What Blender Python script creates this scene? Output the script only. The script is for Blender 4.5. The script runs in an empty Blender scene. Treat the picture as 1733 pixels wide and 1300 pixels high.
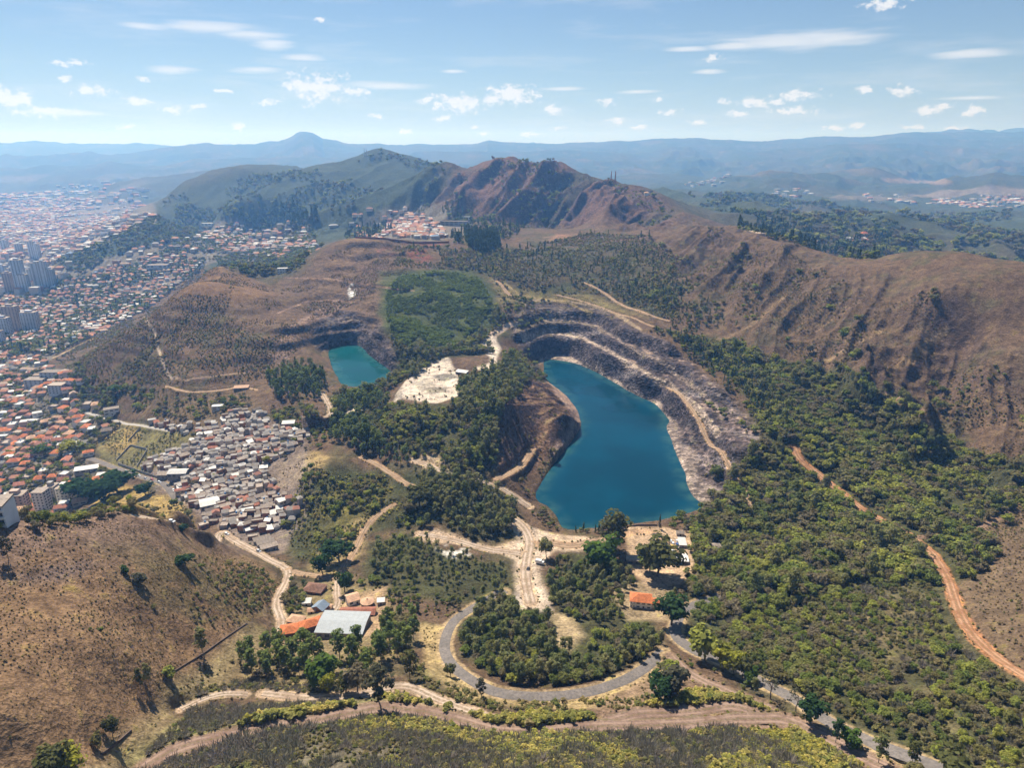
import bpy, bmesh, math, random
import numpy as np
from mathutils import Vector, Matrix

# ------------------------------------------------------------------ camera, sun, sky, exposure
S = bpy.context.scene
H = 320.0                       # height of the drone above the lake
PITCH = math.radians(19.19)
F = 1155.0                      # focal length in pixels of the 1733 px wide photograph
cam_data = bpy.data.cameras.new('camera')
cam_data.sensor_width = 36.0
cam_data.lens = 36.0 * F / 1733.0
cam_data.clip_start = 1.0
cam_data.clip_end = 200000.0
cam = bpy.data.objects.new('camera', cam_data)
S.collection.objects.link(cam)
cam.location = (0, 0, H)
cam.rotation_euler = (math.pi / 2 - PITCH, 0, 0)
S.camera = cam

SUN_EL, SUN_AZ = math.radians(53), math.radians(-30)      # azimuth from +Y, positive to +X
sd = Vector((math.sin(SUN_AZ) * math.cos(SUN_EL), math.cos(SUN_AZ) * math.cos(SUN_EL), math.sin(SUN_EL)))
sun_data = bpy.data.lights.new('sun', 'SUN')
sun_data.energy = 5.0
sun_data.angle = math.radians(0.5)
sun_data.color = (1.0, 0.95, 0.87)
sun = bpy.data.objects.new('sun', sun_data)
S.collection.objects.link(sun)
sun.rotation_euler = (-sd).to_track_quat('-Z', 'Y').to_euler()

S.view_settings.view_transform = 'Standard'
S.view_settings.look = 'None'
S.view_settings.gamma = 1.0
S.view_settings.use_curve_mapping = False
S.view_settings.exposure = 0.66
S.cycles.use_denoising = True
S.cycles.max_bounces = 6
S.cycles.diffuse_bounces = 3
S.cycles.glossy_bounces = 2
S.cycles.transmission_bounces = 4
S.cycles.transparent_max_bounces = 6
S.cycles.volume_bounces = 3
S.cycles.use_adaptive_sampling = True
S.cycles.adaptive_threshold = 0.01


def nn(nt, typ, **kw):
    n = nt.nodes.new(typ)
    ins = kw.pop('ins', {})
    for k, v in kw.items():
        setattr(n, k, v)
    for k, v in ins.items():
        n.inputs[k].default_value = v
    return n


def math_n(nt, op, a, b=None, c=None, clamp=False):
    n = nt.nodes.new('ShaderNodeMath')
    n.operation = op
    n.use_clamp = clamp
    for i, v in enumerate((a, b, c)):
        if v is None:
            continue
        if isinstance(v, (int, float)):
            n.inputs[i].default_value = v
        else:
            nt.links.new(v, n.inputs[i])
    return n.outputs[0]


def mix_n(nt, fac, a, b, blend='MIX'):
    n = nt.nodes.new('ShaderNodeMix')
    n.data_type = 'RGBA'
    n.blend_type = blend
    for sock, v in ((n.inputs[0], fac), (n.inputs[6], a), (n.inputs[7], b)):
        if isinstance(v, (int, float)):
            sock.default_value = v
        elif isinstance(v, (tuple, list)):
            sock.default_value = tuple(v) + (1.0,) if len(v) == 3 else tuple(v)
        else:
            nt.links.new(v, sock)
    return n.outputs[2]


def smooth_n(nt, v, lo, hi):
    n = nt.nodes.new('ShaderNodeMapRange')
    n.interpolation_type = 'SMOOTHSTEP'
    nt.links.new(v, n.inputs[0])
    n.inputs[1].default_value = lo
    n.inputs[2].default_value = hi
    return n.outputs[0]


def pix_dir(u, v):
    """World direction of a ray of the photograph's camera."""
    a, b = (np.asarray(u, float) - 866.5) / F, (650.0 - np.asarray(v, float)) / F
    c, s = math.cos(PITCH), math.sin(PITCH)
    return np.stack([a, c + b * s, -s + b * c], -1)


world = bpy.data.worlds.new('World')
S.world = world
world.use_nodes = True
wn = world.node_tree
wn.nodes.clear()
w_out = nn(wn, 'ShaderNodeOutputWorld')
w_bg = nn(wn, 'ShaderNodeBackground', ins={'Strength': 0.050})
w_sky = nn(wn, 'ShaderNodeTexSky', sky_type='NISHITA', sun_disc=False, sun_elevation=SUN_EL, sun_rotation=SUN_AZ,
           altitude=1200.0, air_density=1.15, dust_density=.7, ozone_density=2.6)
# clouds: u, v, half width, half height (photograph pixels at their bearing and height), softness class
CUMULUS = [(535, 148, 72, 27), (605, 155, 30, 10), (500, 143, 36, 16), (775, 172, 62, 18), (870, 160, 52, 19), (835, 168, 40, 12), (25, 165, 44, 22), (70, 188, 60, 12),
           (155, 154, 36, 12), (232, 171, 28, 9), (295, 185, 26, 9), (120, 106, 40, 8), (108, 133, 14, 8), (243, 135, 16, 7), (403, 214, 13, 8),
           (215, 214, 24, 7), (1348, 161, 42, 12), (1275, 172, 34, 10), (1250, 193, 22, 8), (1345, 187, 52, 9), (1528, 153, 30, 11), (1466, 150, 18, 8), (1570, 188, 26, 9),
           (1648, 188, 24, 9), (1598, 178, 16, 7), (1030, 172, 21, 8), (937, 186, 18, 10), (1112, 168, 12, 6), (1132, 190, 24, 6), (1043, 204, 18, 6), (1206, 98, 16, 9),
           (1180, 206, 22, 6), (640, 196, 18, 6), (725, 168, 14, 7), (750, 200, 16, 7), (895, 226, 22, 5), (1500, 6, 36, 12), (1408, 216, 20, 6), (1450, 212, 16, 6),
           (542, 32, 10, 5), (1616, 218, 24, 5), (380, 153, 20, 5), (455, 171, 22, 7), (685, 222, 16, 5), (1080, 215, 14, 5), (330, 180, 18, 6), (820, 226, 14, 4),
           (1310, 172, 20, 6), (1225, 170, 12, 6), (1545, 215, 20, 5), (945, 216, 14, 5), (800, 215, 18, 4)]
WISP = [(360, 46, 95, 11), (425, 58, 70, 13), (462, 74, 40, 12), (240, 44, 52, 8), (510, 96, 42, 8), (290, 118, 44, 9), (437, 118, 50, 7), (660, 144, 82, 8), (1350, 68, 175, 18), (1245, 76, 60, 10),
        (1400, 66, 110, 16), (1648, 89, 84, 9), (1165, 82, 40, 6), (1080, 155, 40, 4), (765, 120, 22, 4), (120, 190, 70, 7), (1200, 120, 30, 5), (950, 150, 40, 4), (1640, 165, 60, 4)]


def az_el(u, v):
    d = pix_dir(u, v)
    return math.atan2(d[0], d[1]), math.atan2(d[2], math.hypot(d[0], d[1]))


w_geo = nn(wn, 'ShaderNodeTexCoord')
sep = nn(wn, 'ShaderNodeSeparateXYZ')
wn.links.new(w_geo.outputs['Generated'], sep.inputs[0])
azn = math_n(wn, 'ARCTAN2', sep.outputs[0], sep.outputs[1])
eln = math_n(wn, 'ARCSINE', sep.outputs[2])
comb = nn(wn, 'ShaderNodeCombineXYZ')
wn.links.new(azn, comb.inputs[0])
wn.links.new(eln, comb.inputs[1])


def cloud_field(lst, sx):
    best = None
    for (u, v, hw, hh) in lst:
        a0, e0 = az_el(u, v)
        a1 = abs(az_el(u + hw, v)[0] - az_el(u - hw, v)[0]) / 2
        e1 = abs(az_el(u, v + hh)[1] - az_el(u, v - hh)[1]) / 2
        n = nn(wn, 'ShaderNodeVectorMath', operation='MULTIPLY_ADD')
        wn.links.new(comb.outputs[0], n.inputs[0])
        n.inputs[1].default_value = (1 / a1, 1 / e1, 0)
        n.inputs[2].default_value = (-a0 / a1, -e0 / e1, 0)
        l = nn(wn, 'ShaderNodeVectorMath', operation='LENGTH')
        wn.links.new(n.outputs[0], l.inputs[0])
        o = l.outputs['Value']
        best = o if best is None else math_n(wn, 'MINIMUM', best, o)
    return best


def cloud_noise(sx, sy, detail, rough, off=0.0):
    m = nn(wn, 'ShaderNodeVectorMath', operation='MULTIPLY')
    wn.links.new(comb.outputs[0], m.inputs[0])
    m.inputs[1].default_value = (sx, sy, 1)
    t = nn(wn, 'ShaderNodeTexNoise', noise_dimensions='2D', ins={'Scale': 1.0, 'Detail': detail, 'Roughness': rough})
    ad = nn(wn, 'ShaderNodeVectorMath', operation='ADD')
    wn.links.new(m.outputs[0], ad.inputs[0])
    ad.inputs[1].default_value = (off, off * 1.7, 0)
    wn.links.new(ad.outputs[0], t.inputs['Vector'])
    return t.outputs[0]


cu = cloud_field(CUMULUS, 1)
n1 = cloud_noise(85, 130, 9, 0.66)
n1b = cloud_noise(22, 40, 2, 0.5, 3.3)
cu_d = math_n(wn, 'ADD', math_n(wn, 'SUBTRACT', 1.0, cu), math_n(wn, 'MULTIPLY', math_n(wn, 'SUBTRACT', n1, 0.50), 3.2))
cu_d = math_n(wn, 'ADD', cu_d, math_n(wn, 'MULTIPLY', math_n(wn, 'SUBTRACT', n1b, 0.5), 0.9))
cu_m = smooth_n(wn, cu_d, -0.05, 0.85)
wi = cloud_field(WISP, 1)
n2 = cloud_noise(14, 130, 4, 0.5, 7.1)
wi_d = math_n(wn, 'ADD', math_n(wn, 'SUBTRACT', 1.0, wi), math_n(wn, 'MULTIPLY', math_n(wn, 'SUBTRACT', n2, 0.5), 1.1))
wi_m = math_n(wn, 'MULTIPLY', smooth_n(wn, wi_d, -0.2, 0.9), 0.68)
n3 = cloud_noise(5, 40, 5, 0.6, 1.9)
veil = math_n(wn, 'MULTIPLY', smooth_n(wn, n3, 0.48, 0.75), 0.18)
cm = math_n(wn, 'MAXIMUM', math_n(wn, 'MULTIPLY', cu_m, 0.9), math_n(wn, 'MAXIMUM', wi_m, veil))
front = math_n(wn, 'GREATER_THAN', sep.outputs[1], 0.0)
cm = math_n(wn, 'MULTIPLY', cm, front)
CLOUD = (11.6, 11.7, 11.9)
low = math_n(wn, 'POWER', 2.718, math_n(wn, 'MULTIPLY', math_n(wn, 'MAXIMUM', eln, 0.0), -9.0))
cc = mix_n(wn, math_n(wn, 'MULTIPLY', low, .45), mix_n(wn, 1.0, w_sky.outputs[0], (.84, .96, 1.06), 'MULTIPLY'), (7.2, 8.2, 9.7))
cc = mix_n(wn, cm, cc, CLOUD)
wn.links.new(cc, w_bg.inputs['Color'])
wn.links.new(w_bg.outputs[0], w_out.inputs['Surface'])
world.cycles.sampling_method = 'MANUAL'
world.cycles.sample_map_resolution = 512

# ------------------------------------------------------------------ numeric helpers
rng = np.random.default_rng(7)
random.seed(7)


def _hash(ix, iy, seed):
    h = (ix.astype(np.int64) * 374761393 + iy.astype(np.int64) * 668265263 + seed * 974634777) & 0x7fffffff
    h = ((h ^ (h >> 13)) * 1274126177) & 0x7fffffff
    return ((h ^ (h >> 16)) & 0xffff).astype(np.float32) / 65535.0


def vnoise(x, y, seed=0):
    """Smooth value noise in -1..1."""
    fx, fy = np.floor(x), np.floor(y)
    tx, ty = (x - fx).astype(np.float32), (y - fy).astype(np.float32)
    tx, ty = tx * tx * tx * (tx * (tx * 6 - 15) + 10), ty * ty * ty * (ty * (ty * 6 - 15) + 10)
    ix, iy = fx.astype(np.int64), fy.astype(np.int64)
    a, b, c, d = _hash(ix, iy, seed), _hash(ix + 1, iy, seed), _hash(ix, iy + 1, seed), _hash(ix + 1, iy + 1, seed)
    return ((a + (b - a) * tx) * (1 - ty) + (c + (d - c) * tx) * ty) * 2 - 1


def fbm(x, y, scale, octaves=4, seed=0, rough=0.5):
    o, a, t = 0.0, 1.0, 0.0
    cx, cy = x / scale, y / scale
    for k in range(octaves):
        o = o + a * vnoise(cx + k * 17.3, cy - k * 9.1, seed + k)
        t += a
        a *= rough
        cx, cy = 1.6 * cx - 1.2 * cy, 1.2 * cx + 1.6 * cy
    return o / t


def ridged(x, y, scale, octaves=3, seed=0):
    o, a, t = 0.0, 1.0, 0.0
    cx, cy = x / scale, y / scale
    for k in range(octaves):
        o = o + a * (1 - 2 * np.abs(vnoise(cx + k * 5.7, cy + k * 3.1, seed + k)))
        t += a
        a *= 0.5
        cx, cy = cx * 2.03, cy * 2.03
    return o / t


def sstep(x, a, b):
    t = np.clip((x - a) / (b - a), 0, 1)
    return t * t * (3 - 2 * t)


def at_z(u, v, z):
    d = pix_dir(u, v)
    t = (z - H) / d[..., 2]
    return np.stack([d[..., 0] * t, d[..., 1] * t], -1)


def at_y(u, v, y):
    d = pix_dir(u, v)
    t = y / d[..., 1]
    return np.stack([d[..., 0] * t, d[..., 1] * t, H + d[..., 2] * t], -1)


def in_poly(px, py, poly):
    inside = np.zeros(px.shape, bool)
    n = len(poly)
    for i in range(n):
        x0, y0 = poly[i]
        x1, y1 = poly[(i + 1) % n]
        if y0 == y1:
            continue
        c = ((y0 > py) != (y1 > py)) & (px < (x1 - x0) * (py - y0) / (y1 - y0) + x0)
        inside ^= c
    return inside


def dist_line(px, py, pts, closed=False):
    """Distance to a polyline and the arc length of the nearest point."""
    best = np.full(px.shape, 1e9, np.float32)
    arc = np.zeros(px.shape, np.float32)
    n = len(pts)
    s0 = 0.0
    for i in range(n if closed else n - 1):
        ax, ay = pts[i]
        bx, by = pts[(i + 1) % n]
        dx, dy = bx - ax, by - ay
        L2 = dx * dx + dy * dy + 1e-9
        t = np.clip(((px - ax) * dx + (py - ay) * dy) / L2, 0, 1)
        d = np.hypot(px - ax - t * dx, py - ay - t * dy)
        m = d < best
        best = np.where(m, d, best)
        arc = np.where(m, s0 + t * math.sqrt(L2), arc)
        s0 += math.sqrt(L2)
    return best, arc


def catmull(pts, n=6):
    p = [np.asarray(q, float) for q in pts]
    p = [2 * p[0] - p[1]] + p + [2 * p[-1] - p[-2]]
    out = []
    for i in range(1, len(p) - 2):
        for k in range(n):
            t = k / n
            out.append(0.5 * ((2 * p[i]) + (-p[i - 1] + p[i + 1]) * t + (2 * p[i - 1] - 5 * p[i] + 4 * p[i + 1] - p[i + 2]) * t * t
                              + (-p[i - 1] + 3 * p[i] - 3 * p[i + 1] + p[i + 2]) * t ** 3))
    out.append(p[-2])
    return np.array(out)


# ------------------------------------------------------------------ terrain: heights
CTRL_Z = [  # photograph pixel and height above the big lake
    (-300, 1300, 122), (0, 1300, 118), (150, 1300, 103), (300, 1300, 90), (600, 1300, 96), (900, 1300, 98), (1200, 1300, 92), (1450, 1300, 76), (1733, 1300, 96), (2000, 1300, 125),
    (200, 1285, 90), (600, 1205, 72), (900, 1225, 72), (1200, 1210, 66), (1350, 1230, 64), (400, 1230, 80),
    (600, 1120, 47), (900, 1170, 50), (1150, 1150, 50), (1250, 1150, 48), (760, 1120, 44), (1000, 1160, 50),
    (850, 1100, 40), (950, 1050, 34), (1050, 1050, 31), (1087, 1035, 27), (1130, 940, 9), (1060, 910, 6), (1000, 907, 6), (920, 920, 9), (900, 1000, 20), (890, 1030, 25),
    (580, 1070, 30), (500, 1080, 30), (630, 1010, 20), (470, 1030, 26), (560, 970, 11), (490, 960, 5), (440, 935, 0), (370, 897, -8), (300, 880, -13), (240, 866, -17),
    (0, 1200, 130), (0, 1100, 129), (0, 1000, 125), (0, 900, 114), (-300, 1100, 140), (-300, 900, 125), (200, 885, 84), (200, 1000, 100), (200, 1100, 100), (200, 1200, 94),
    (350, 1000, 64), (350, 925, 46), (300, 1100, 68), (400, 1100, 51), (330, 1160, 63), (480, 985, 13), (430, 1050, 38), (280, 893, 60), (445, 965, 18), (250, 1200, 78), (415, 1057, 44),
    (430, 700, 14), (230, 800, -38), (320, 720, -4), (440, 850, -5), (480, 880, -2), (500, 740, 18), (500, 800, 16), (540, 790, 29), (600, 850, 12), (600, 800, 22), (560, 700, 22), (350, 800, -14),
    (400, 780, -4), (650, 780, 24), (640, 900, 8), (560, 940, 5), (160, 790, -56), (300, 850, -24), (180, 840, -46),
    (100, 800, -64), (0, 800, -74), (0, 860, -80), (0, 700, -78), (100, 700, -62), (200, 700, -34), (100, 640, -56), (0, 600, -92), (200, 640, -8), (0, 550, -100), (0, 500, -112), (100, 520, -96), (0, 450, -116),
    (200, 450, -90), (0, 400, -112), (250, 390, -80), (-300, 600, -110), (-300, 450, -120), (-400, 800, -80), (60, 590, -84), (100, 340, -120), (250, 330, -110), (0, 330, -130), (150, 560, -84), (200, 520, -84),
    (360, 455, 102), (300, 500, 80), (250, 540, 58), (400, 500, 92), (350, 560, 58), (300, 640, 24), (170, 600, -22), (430, 560, 62), (450, 620, 30), (400, 650, 20), (530, 470, 95), (600, 405, 142), (545, 420, 126),
    (480, 540, 68), (300, 590, 42), (460, 492, 82), (250, 600, 22), (200, 580, 8), (140, 610, -44), (430, 470, 88), (230, 690, -24),
    (480, 462, 36), (400, 430, 0), (450, 400, 16), (550, 388, 50), (350, 400, -40), (330, 420, -60), (520, 400, 44), (620, 370, 80), (440, 375, 40),
    (740, 410, 132), (640, 440, 116), (700, 480, 96), (740, 560, 56), (800, 600, 46), (700, 620, 44), (600, 520, 76), (640, 565, 62), (560, 530, 66), (540, 560, 58), (590, 540, 66), (672, 600, 52),
    (525, 600, 42), (540, 640, 36), (600, 668, 33), (668, 652, 36), (500, 660, 30), (555, 690, 26),
    (730, 650, 42), (830, 600, 47), (680, 720, 46), (700, 700, 50), (760, 720, 48), (650, 700, 38), (850, 650, 50), (890, 640, 38), (930, 690, 28), (860, 720, 46), (900, 720, 42), (850, 780, 30), (870, 830, 12),
    (880, 860, 9), (780, 850, 20), (760, 900, 13), (830, 900, 10), (960, 720, 16), (900, 790, 22), (800, 780, 34), (700, 820, 22), (640, 760, 28), (700, 950, 14), (800, 960, 16),
    (760, 480, 90), (830, 500, 80), (900, 470, 98), (900, 430, 114), (850, 400, 118), (760, 372, 112), (700, 355, 112), (820, 450, 104), (720, 385, 112), (800, 540, 64), (860, 520, 72),
    (1000, 400, 128), (1000, 450, 108), (1000, 500, 80), (1100, 400, 136), (1100, 500, 88), (1200, 500, 96), (1200, 430, 130), (1300, 450, 132), (1300, 550, 76), (1300, 640, 36), (1400, 500, 112), (1400, 560, 78),
    (1500, 490, 128), (1500, 560, 94), (1600, 520, 128), (1600, 600, 78), (1100, 450, 112), (1050, 545, 66), (1180, 590, 56), (950, 385, 122), (1060, 352, 156), (1000, 366, 140), (920, 366, 130), (850, 360, 136), (790, 346, 150), (1130, 372, 150),
    (1733, 600, 100), (1733, 700, 55), (1733, 800, 32), (1600, 700, 40), (1500, 800, 20), (1500, 700, 26), (1733, 900, 38), (1733, 1000, 56), (1733, 1140, 78), (1600, 1000, 42), (1500, 1000, 40), (1400, 950, 26),
    (1300, 1000, 28), (1300, 1100, 42), (1450, 1150, 62), (1600, 1150, 68), (1300, 900, 13), (1250, 800, 14), (1280, 745, 34), (1400, 800, 16), (1400, 850, 13), (2000, 700, 90), (2000, 1000, 100), (1600, 1200, 76),
    (1230, 860, 9), (1200, 1000, 20), (1180, 1080, 36), (1560, 900, 22), (1640, 1000, 44), (1900, 560, 120),
    (985, 572, 31), (1040, 600, 31), (1090, 630, 30), (1150, 665, 28), (1190, 700, 24), (1215, 750, 14), (940, 563, 33), (900, 570, 36), (900, 517, 64), (960, 523, 64), (1020, 530, 64), (1080, 570, 58),
    (1130, 590, 56), (1200, 650, 46), (860, 545, 58), (1145, 555, 66), (1010, 512, 72),
    (1165, 740, 10), (1190, 800, 9),
    # shores
    (922, 608, 1), (975, 616, 1), (1040, 648, 1), (1105, 683, 1), (1132, 712, 1), (1148, 775, 1), (1164, 825, 1), (1191, 858, 1), (1120, 882, 1), (1060, 889, 1), (965, 897, 1), (940, 872, 1), (908, 848, 1), (930, 795, 1), (968, 745, 1), (983, 712, 1), (960, 672, 1), (928, 645, 1), (1050, 750, -3), (1000, 680, -3), (1080, 840, -3), (990, 820, -3),
    (556, 592, 33), (600, 586, 33), (625, 605, 33), (664, 632, 33), (650, 646, 33), (600, 656, 33), (566, 635, 33), (605, 620, 29),
    # far country right of the ridge
    (1600, 405, 40), (1500, 402, 66), (1300, 382, 92), (1210, 350, 60), (1733, 350, -10), (1400, 350, 0), (1600, 330, 0), (1200, 315, 20), (1733, 310, -20), (1500, 290, 0), (1733, 420, 30), (1733, 380, 20), (2000, 400, 20),
    (2000, 320, 0), (1650, 370, 20), (1450, 385, 50), (1100, 300, 40), (1350, 310, -20), (1000, 275, 60), (1250, 280, 0),
    (300, 300, -100), (100, 300, -100), (400, 285, -60), (0, 290, -100), (560, 285, 0), (700, 270, 20), (-300, 320, -120),
]
CTRL_Y = [  # photograph bearing and row, distance (crest lines)
    (753, 280, 2480), (789, 286, 2480), (825, 273, 2480), (868, 269, 2450), (903, 281, 2420), (932, 279, 2400), (982, 290, 2350), (1021, 303, 2280), (1054, 310, 2230), (1090, 326, 2150), (1113, 337, 2080), (1150, 358, 1850),
    (1185, 380, 1640), (1249, 391, 1450), (1313, 404, 1300), (1378, 427, 1180), (1456, 440, 1100), (1549, 427, 1050), (1632, 432, 980), (1733, 449, 900), (1900, 470, 820), (2100, 500, 740),
    (560, 291, 3600), (606, 270, 3550), (617, 262, 3520), (631, 256, 3500), (646, 252, 3500), (664, 260, 3480), (682, 263, 3450), (717, 273, 3400), (755, 281, 3350),
    (519, 290, 4000), (483, 281, 4100), (429, 290, 4100), (393, 297, 4100), (358, 313, 4000), (304, 320, 3800), (285, 332, 3500), (262, 348, 3200), (235, 372, 2900), (210, 400, 2500), (130, 430, 2300),
    (640, 310, 2900), (560, 340, 2700), (470, 345, 2800), (380, 355, 2800), (700, 320, 2600), (300, 385, 2500),
]
CTRL_W = [  # bearing column, distance, height (ground hidden behind crests)
    (0, 480, 20), (200, 500, 10), (-300, 520, 20), (100, 560, -50), (0, 600, -66), (330, 1560, -20), (250, 1330, -50), (420, 1600, 0), (520, 1560, 30), (600, 1660, 80), (680, 1720, 104),
    (800, 2900, 120), (900, 2900, 90), (1000, 2800, 60), (1090, 2700, 40), (1200, 2150, 70), (1300, 1750, 92), (1380, 1600, 70), (1460, 1500, 50), (1550, 1450, 50), (1650, 1350, 40), (1733, 1300, 40), (1900, 1200, 40),
    (640, 4200, 60), (760, 4200, 60), (480, 4800, -20), (350, 4700, -80), (280, 4300, -100), (200, 3200, -100), (2200, 1200, 30),
    (0, 30, 95), (866, 30, 110), (1733, 30, 110), (866, 120, 108), (200, 120, 115), (1500, 120, 110), (-1500, 300, 130), (3300, 300, 120), (-1500, 1500, -100), (3300, 1500, 60), (-1500, 5000, -100), (3300, 5000, 0),
    (200, 20000, -60), (866, 20000, 0), (1600, 20000, 0), (200, 45000, 0), (866, 45000, 0), (1600, 45000, 0), (-1500, 30000, 0), (3300, 30000, 0), (500, 9000, -80), (1000, 9000, 20), (1600, 9000, 0), (0, 9000, -120),
]
_P = []
for (u, v, z) in CTRL_Z:
    x, y = at_z(u, v, z)
    _P.append((x, y, z))
for (u, v, y) in CTRL_Y:
    p = at_y(u, v, y)
    _P.append(tuple(p))
for (u, r, z) in CTRL_W:
    th = math.atan2((u - 866.5) / F, math.cos(PITCH))
    _P.append((r * math.sin(th), r * math.cos(th), z))
_P = np.array(_P)
_q = np.stack([np.arctan2(_P[:, 0], _P[:, 1]), np.log(np.hypot(_P[:, 0], _P[:, 1]))], 1)
CQ = 0.03


def _phi(d2):
    return -np.sqrt(d2 + CQ * CQ)


_n = len(_q)
_A = np.zeros((_n + 3, _n + 3))
_A[:_n, :_n] = _phi(((_q[:, None] - _q[None]) ** 2).sum(-1)) + np.eye(_n) * 0.00025
_A[:_n, _n] = 1
_A[:_n, _n + 1:] = _q
_A[_n, :_n] = 1
_A[_n + 1:, :_n] = _q.T
_w = np.linalg.solve(_A, np.concatenate([_P[:, 2], [0, 0, 0]]))

# grid rings: fine where the picture looks, coarse under the drone and far away
TH = np.linspace(math.radians(-57), math.radians(57), 1340)
_r = [16.0]
while _r[-1] < 24000:
    r = _r[-1]
    _r.append(r + (5.0 if r < 150 else 0.95 if r < 340 else (0.0028 if r < 480 else 0.0018) * r if r < 1250 else 0.003 * r if r < 1500 else 0.0034 * r if r < 3200 else 0.0075 * r if r < 9000 else 0.012 * r))
RR = np.array(_r)
NT, NR = len(TH), len(RR)
# smooth base on a coarse grid, then cubic-free bilinear refinement
cth = np.linspace(TH[0], TH[-1], 420)
crl = np.linspace(math.log(RR[0]), math.log(RR[-1]), 620)
gq = np.stack(np.meshgrid(crl, cth, indexing='ij'), -1)[..., ::-1].reshape(-1, 2)
base = np.zeros(len(gq), np.float32)
for i in range(0, len(gq), 20000):
    q = gq[i:i + 20000]
    base[i:i + 20000] = _phi(((q[:, None] - _q[None]) ** 2).sum(-1)) @ _w[:_n] + _w[_n] + q @ _w[_n + 1:]
base = base.reshape(len(crl), len(cth))
fi = np.interp(np.log(RR), crl, np.arange(len(crl)))
fj = np.interp(TH, cth, np.arange(len(cth)))


def _cub(a, f, axis):
    i = np.clip(np.floor(f).astype(int), 0, a.shape[axis] - 2)
    t = (f - i)
    sh = [1, 1]
    sh[axis] = len(f)
    t = t.reshape(sh).astype(np.float32)
    g = lambda k: np.take(a, np.clip(i + k, 0, a.shape[axis] - 1), axis)
    p0, p1, p2, p3 = g(-1), g(0), g(1), g(2)
    return p1 + 0.5 * t * (p2 - p0 + t * (2 * p0 - 5 * p1 + 4 * p2 - p3 + t * (3 * (p1 - p2) + p3 - p0)))


Z = _cub(_cub(base, fi, 0), fj, 1).astype(np.float32)
X = (RR[:, None] * np.sin(TH)[None]).astype(np.float32)
Y = (RR[:, None] * np.cos(TH)[None]).astype(np.float32)
R2 = np.broadcast_to(RR[:, None].astype(np.float32), Z.shape)
T2 = np.broadcast_to(TH[None].astype(np.float32), Z.shape)


def theta_of(u, v):
    d = pix_dir(u, v)
    return np.arctan2(d[..., 0], d[..., 1])


def ridge(z, pts, sf, sb, k=12.0, seed=0, jag=0.0, gul=0.0):
    """Raise a crest line given as (bearing column, row, distance) with a front and a back slope."""
    pts = np.array(pts, float)
    pts[:, 2] = np.where(pts[:, 2] > 9000, 9000 + (pts[:, 2] - 9000) * 0.3, pts[:, 2])
    w = at_y(pts[:, 0], pts[:, 1], pts[:, 2])
    th, rc, zc = np.arctan2(w[:, 0], w[:, 1]), np.hypot(w[:, 0], w[:, 1]), w[:, 2]
    o = np.argsort(th)
    th, rc, zc = th[o], rc[o], zc[o]
    m0, m1 = RR.searchsorted(rc.min() * 0.45), RR.searchsorted(rc.max() * 1.9)
    sl = slice(m0, m1)
    t, r = T2[sl], R2[sl]
    C, D = np.interp(t, th, rc), np.interp(t, th, zc)
    out = np.maximum(th[0] - t, t - th[-1]).clip(0) * r
    if jag:
        D = D + jag * fbm(t * C, t * 0 + seed, 900, 4, seed)
    d = C - r
    if gul:
        g = fbm(X[sl], Y[sl], gul * 9, 4, seed + 3)
        d = d * (1 + (0.3 if r.min() > 2500 else .55) * g)
    h = D - np.where(d > 0, d * sf, -d * sb) - out * 0.35
    a, b = z[sl], h
    hh = np.clip(0.5 + 0.5 * (b - a) / k, 0, 1)
    z[sl] = a * (1 - hh) + b * hh + k * hh * (1 - hh)
    return z


# far ranges
Z = ridge(Z, [(-400, 240, 30000), (0, 240, 30000), (60, 237, 30000), (130, 243, 30000), (230, 242, 30000), (300, 246, 30000), (420, 246, 30000), (640, 246, 30000), (820, 242, 30000), (1000, 246, 30000)], .10, .2, 40, 11, 25)
Z = ridge(Z, [(-400, 262, 15000), (60, 264, 15000), (120, 257, 15000), (148, 254, 15000), (190, 262, 15000), (270, 253, 16000), (320, 245, 17000), (345, 243, 17000), (380, 247, 17000), (430, 243, 18000), (462, 236, 18000),
              (480, 234, 18000), (498, 226, 18000), (508, 220, 18000), (518, 219, 18000), (530, 223, 18000), (546, 234, 18000), (580, 241, 18000), (650, 246, 18000), (760, 252, 17000)], .15, .3, 8, 5, 14, 30)
Z = ridge(Z, [(640, 249, 19000), (720, 245, 19000), (800, 244, 19000), (826, 239, 19000), (850, 243, 19000), (940, 240, 19000), (975, 237, 19000), (1010, 240, 19000), (1100, 239, 18000), (1140, 236, 18000), (1220, 234, 18000),
              (1290, 237, 18000), (1380, 232, 18000), (1480, 230, 17000), (1520, 224, 17000), (1570, 227, 17000), (1733, 224, 17000), (2200, 228, 17000)], .10, .2, 40, 8, 26, 30)
Z = ridge(Z, [(1540, 226, 26000), (1600, 221, 26000), (1640, 218, 26000), (1690, 222, 26000), (1720, 216, 26000), (1760, 214, 26000), (2000, 224, 26000)], .2, .2, 30, 9, 12)
Z = ridge(Z, [(700, 262, 11000), (830, 258, 11000), (930, 256, 11000), (1060, 262, 11000), (1200, 268, 11000)], .10, .15, 40, 12, 30, 22)
Z = ridge(Z, [(1250, 258, 10500), (1380, 252, 10500), (1430, 245, 10500), (1480, 243, 10500), (1560, 247, 10500), (1640, 252, 10500), (1733, 250, 10500), (2100, 258, 10500)], .12, .15, 40, 13, 30, 22)
Z = ridge(Z, [(1380, 296, 6200), (1460, 288, 6200), (1480, 287, 6200), (1520, 296, 6200)], .16, .2, 20, 14, 8, 14)
Z = ridge(Z, [(1230, 300, 5600), (1300, 290, 5600), (1420, 303, 5600)], .12, .15, 20, 15, 8, 14)
Z = ridge(Z, [(1600, 310, 5200), (1680, 300, 5200), (1800, 304, 5200)], .12, .15, 20, 16, 8, 14)
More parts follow.
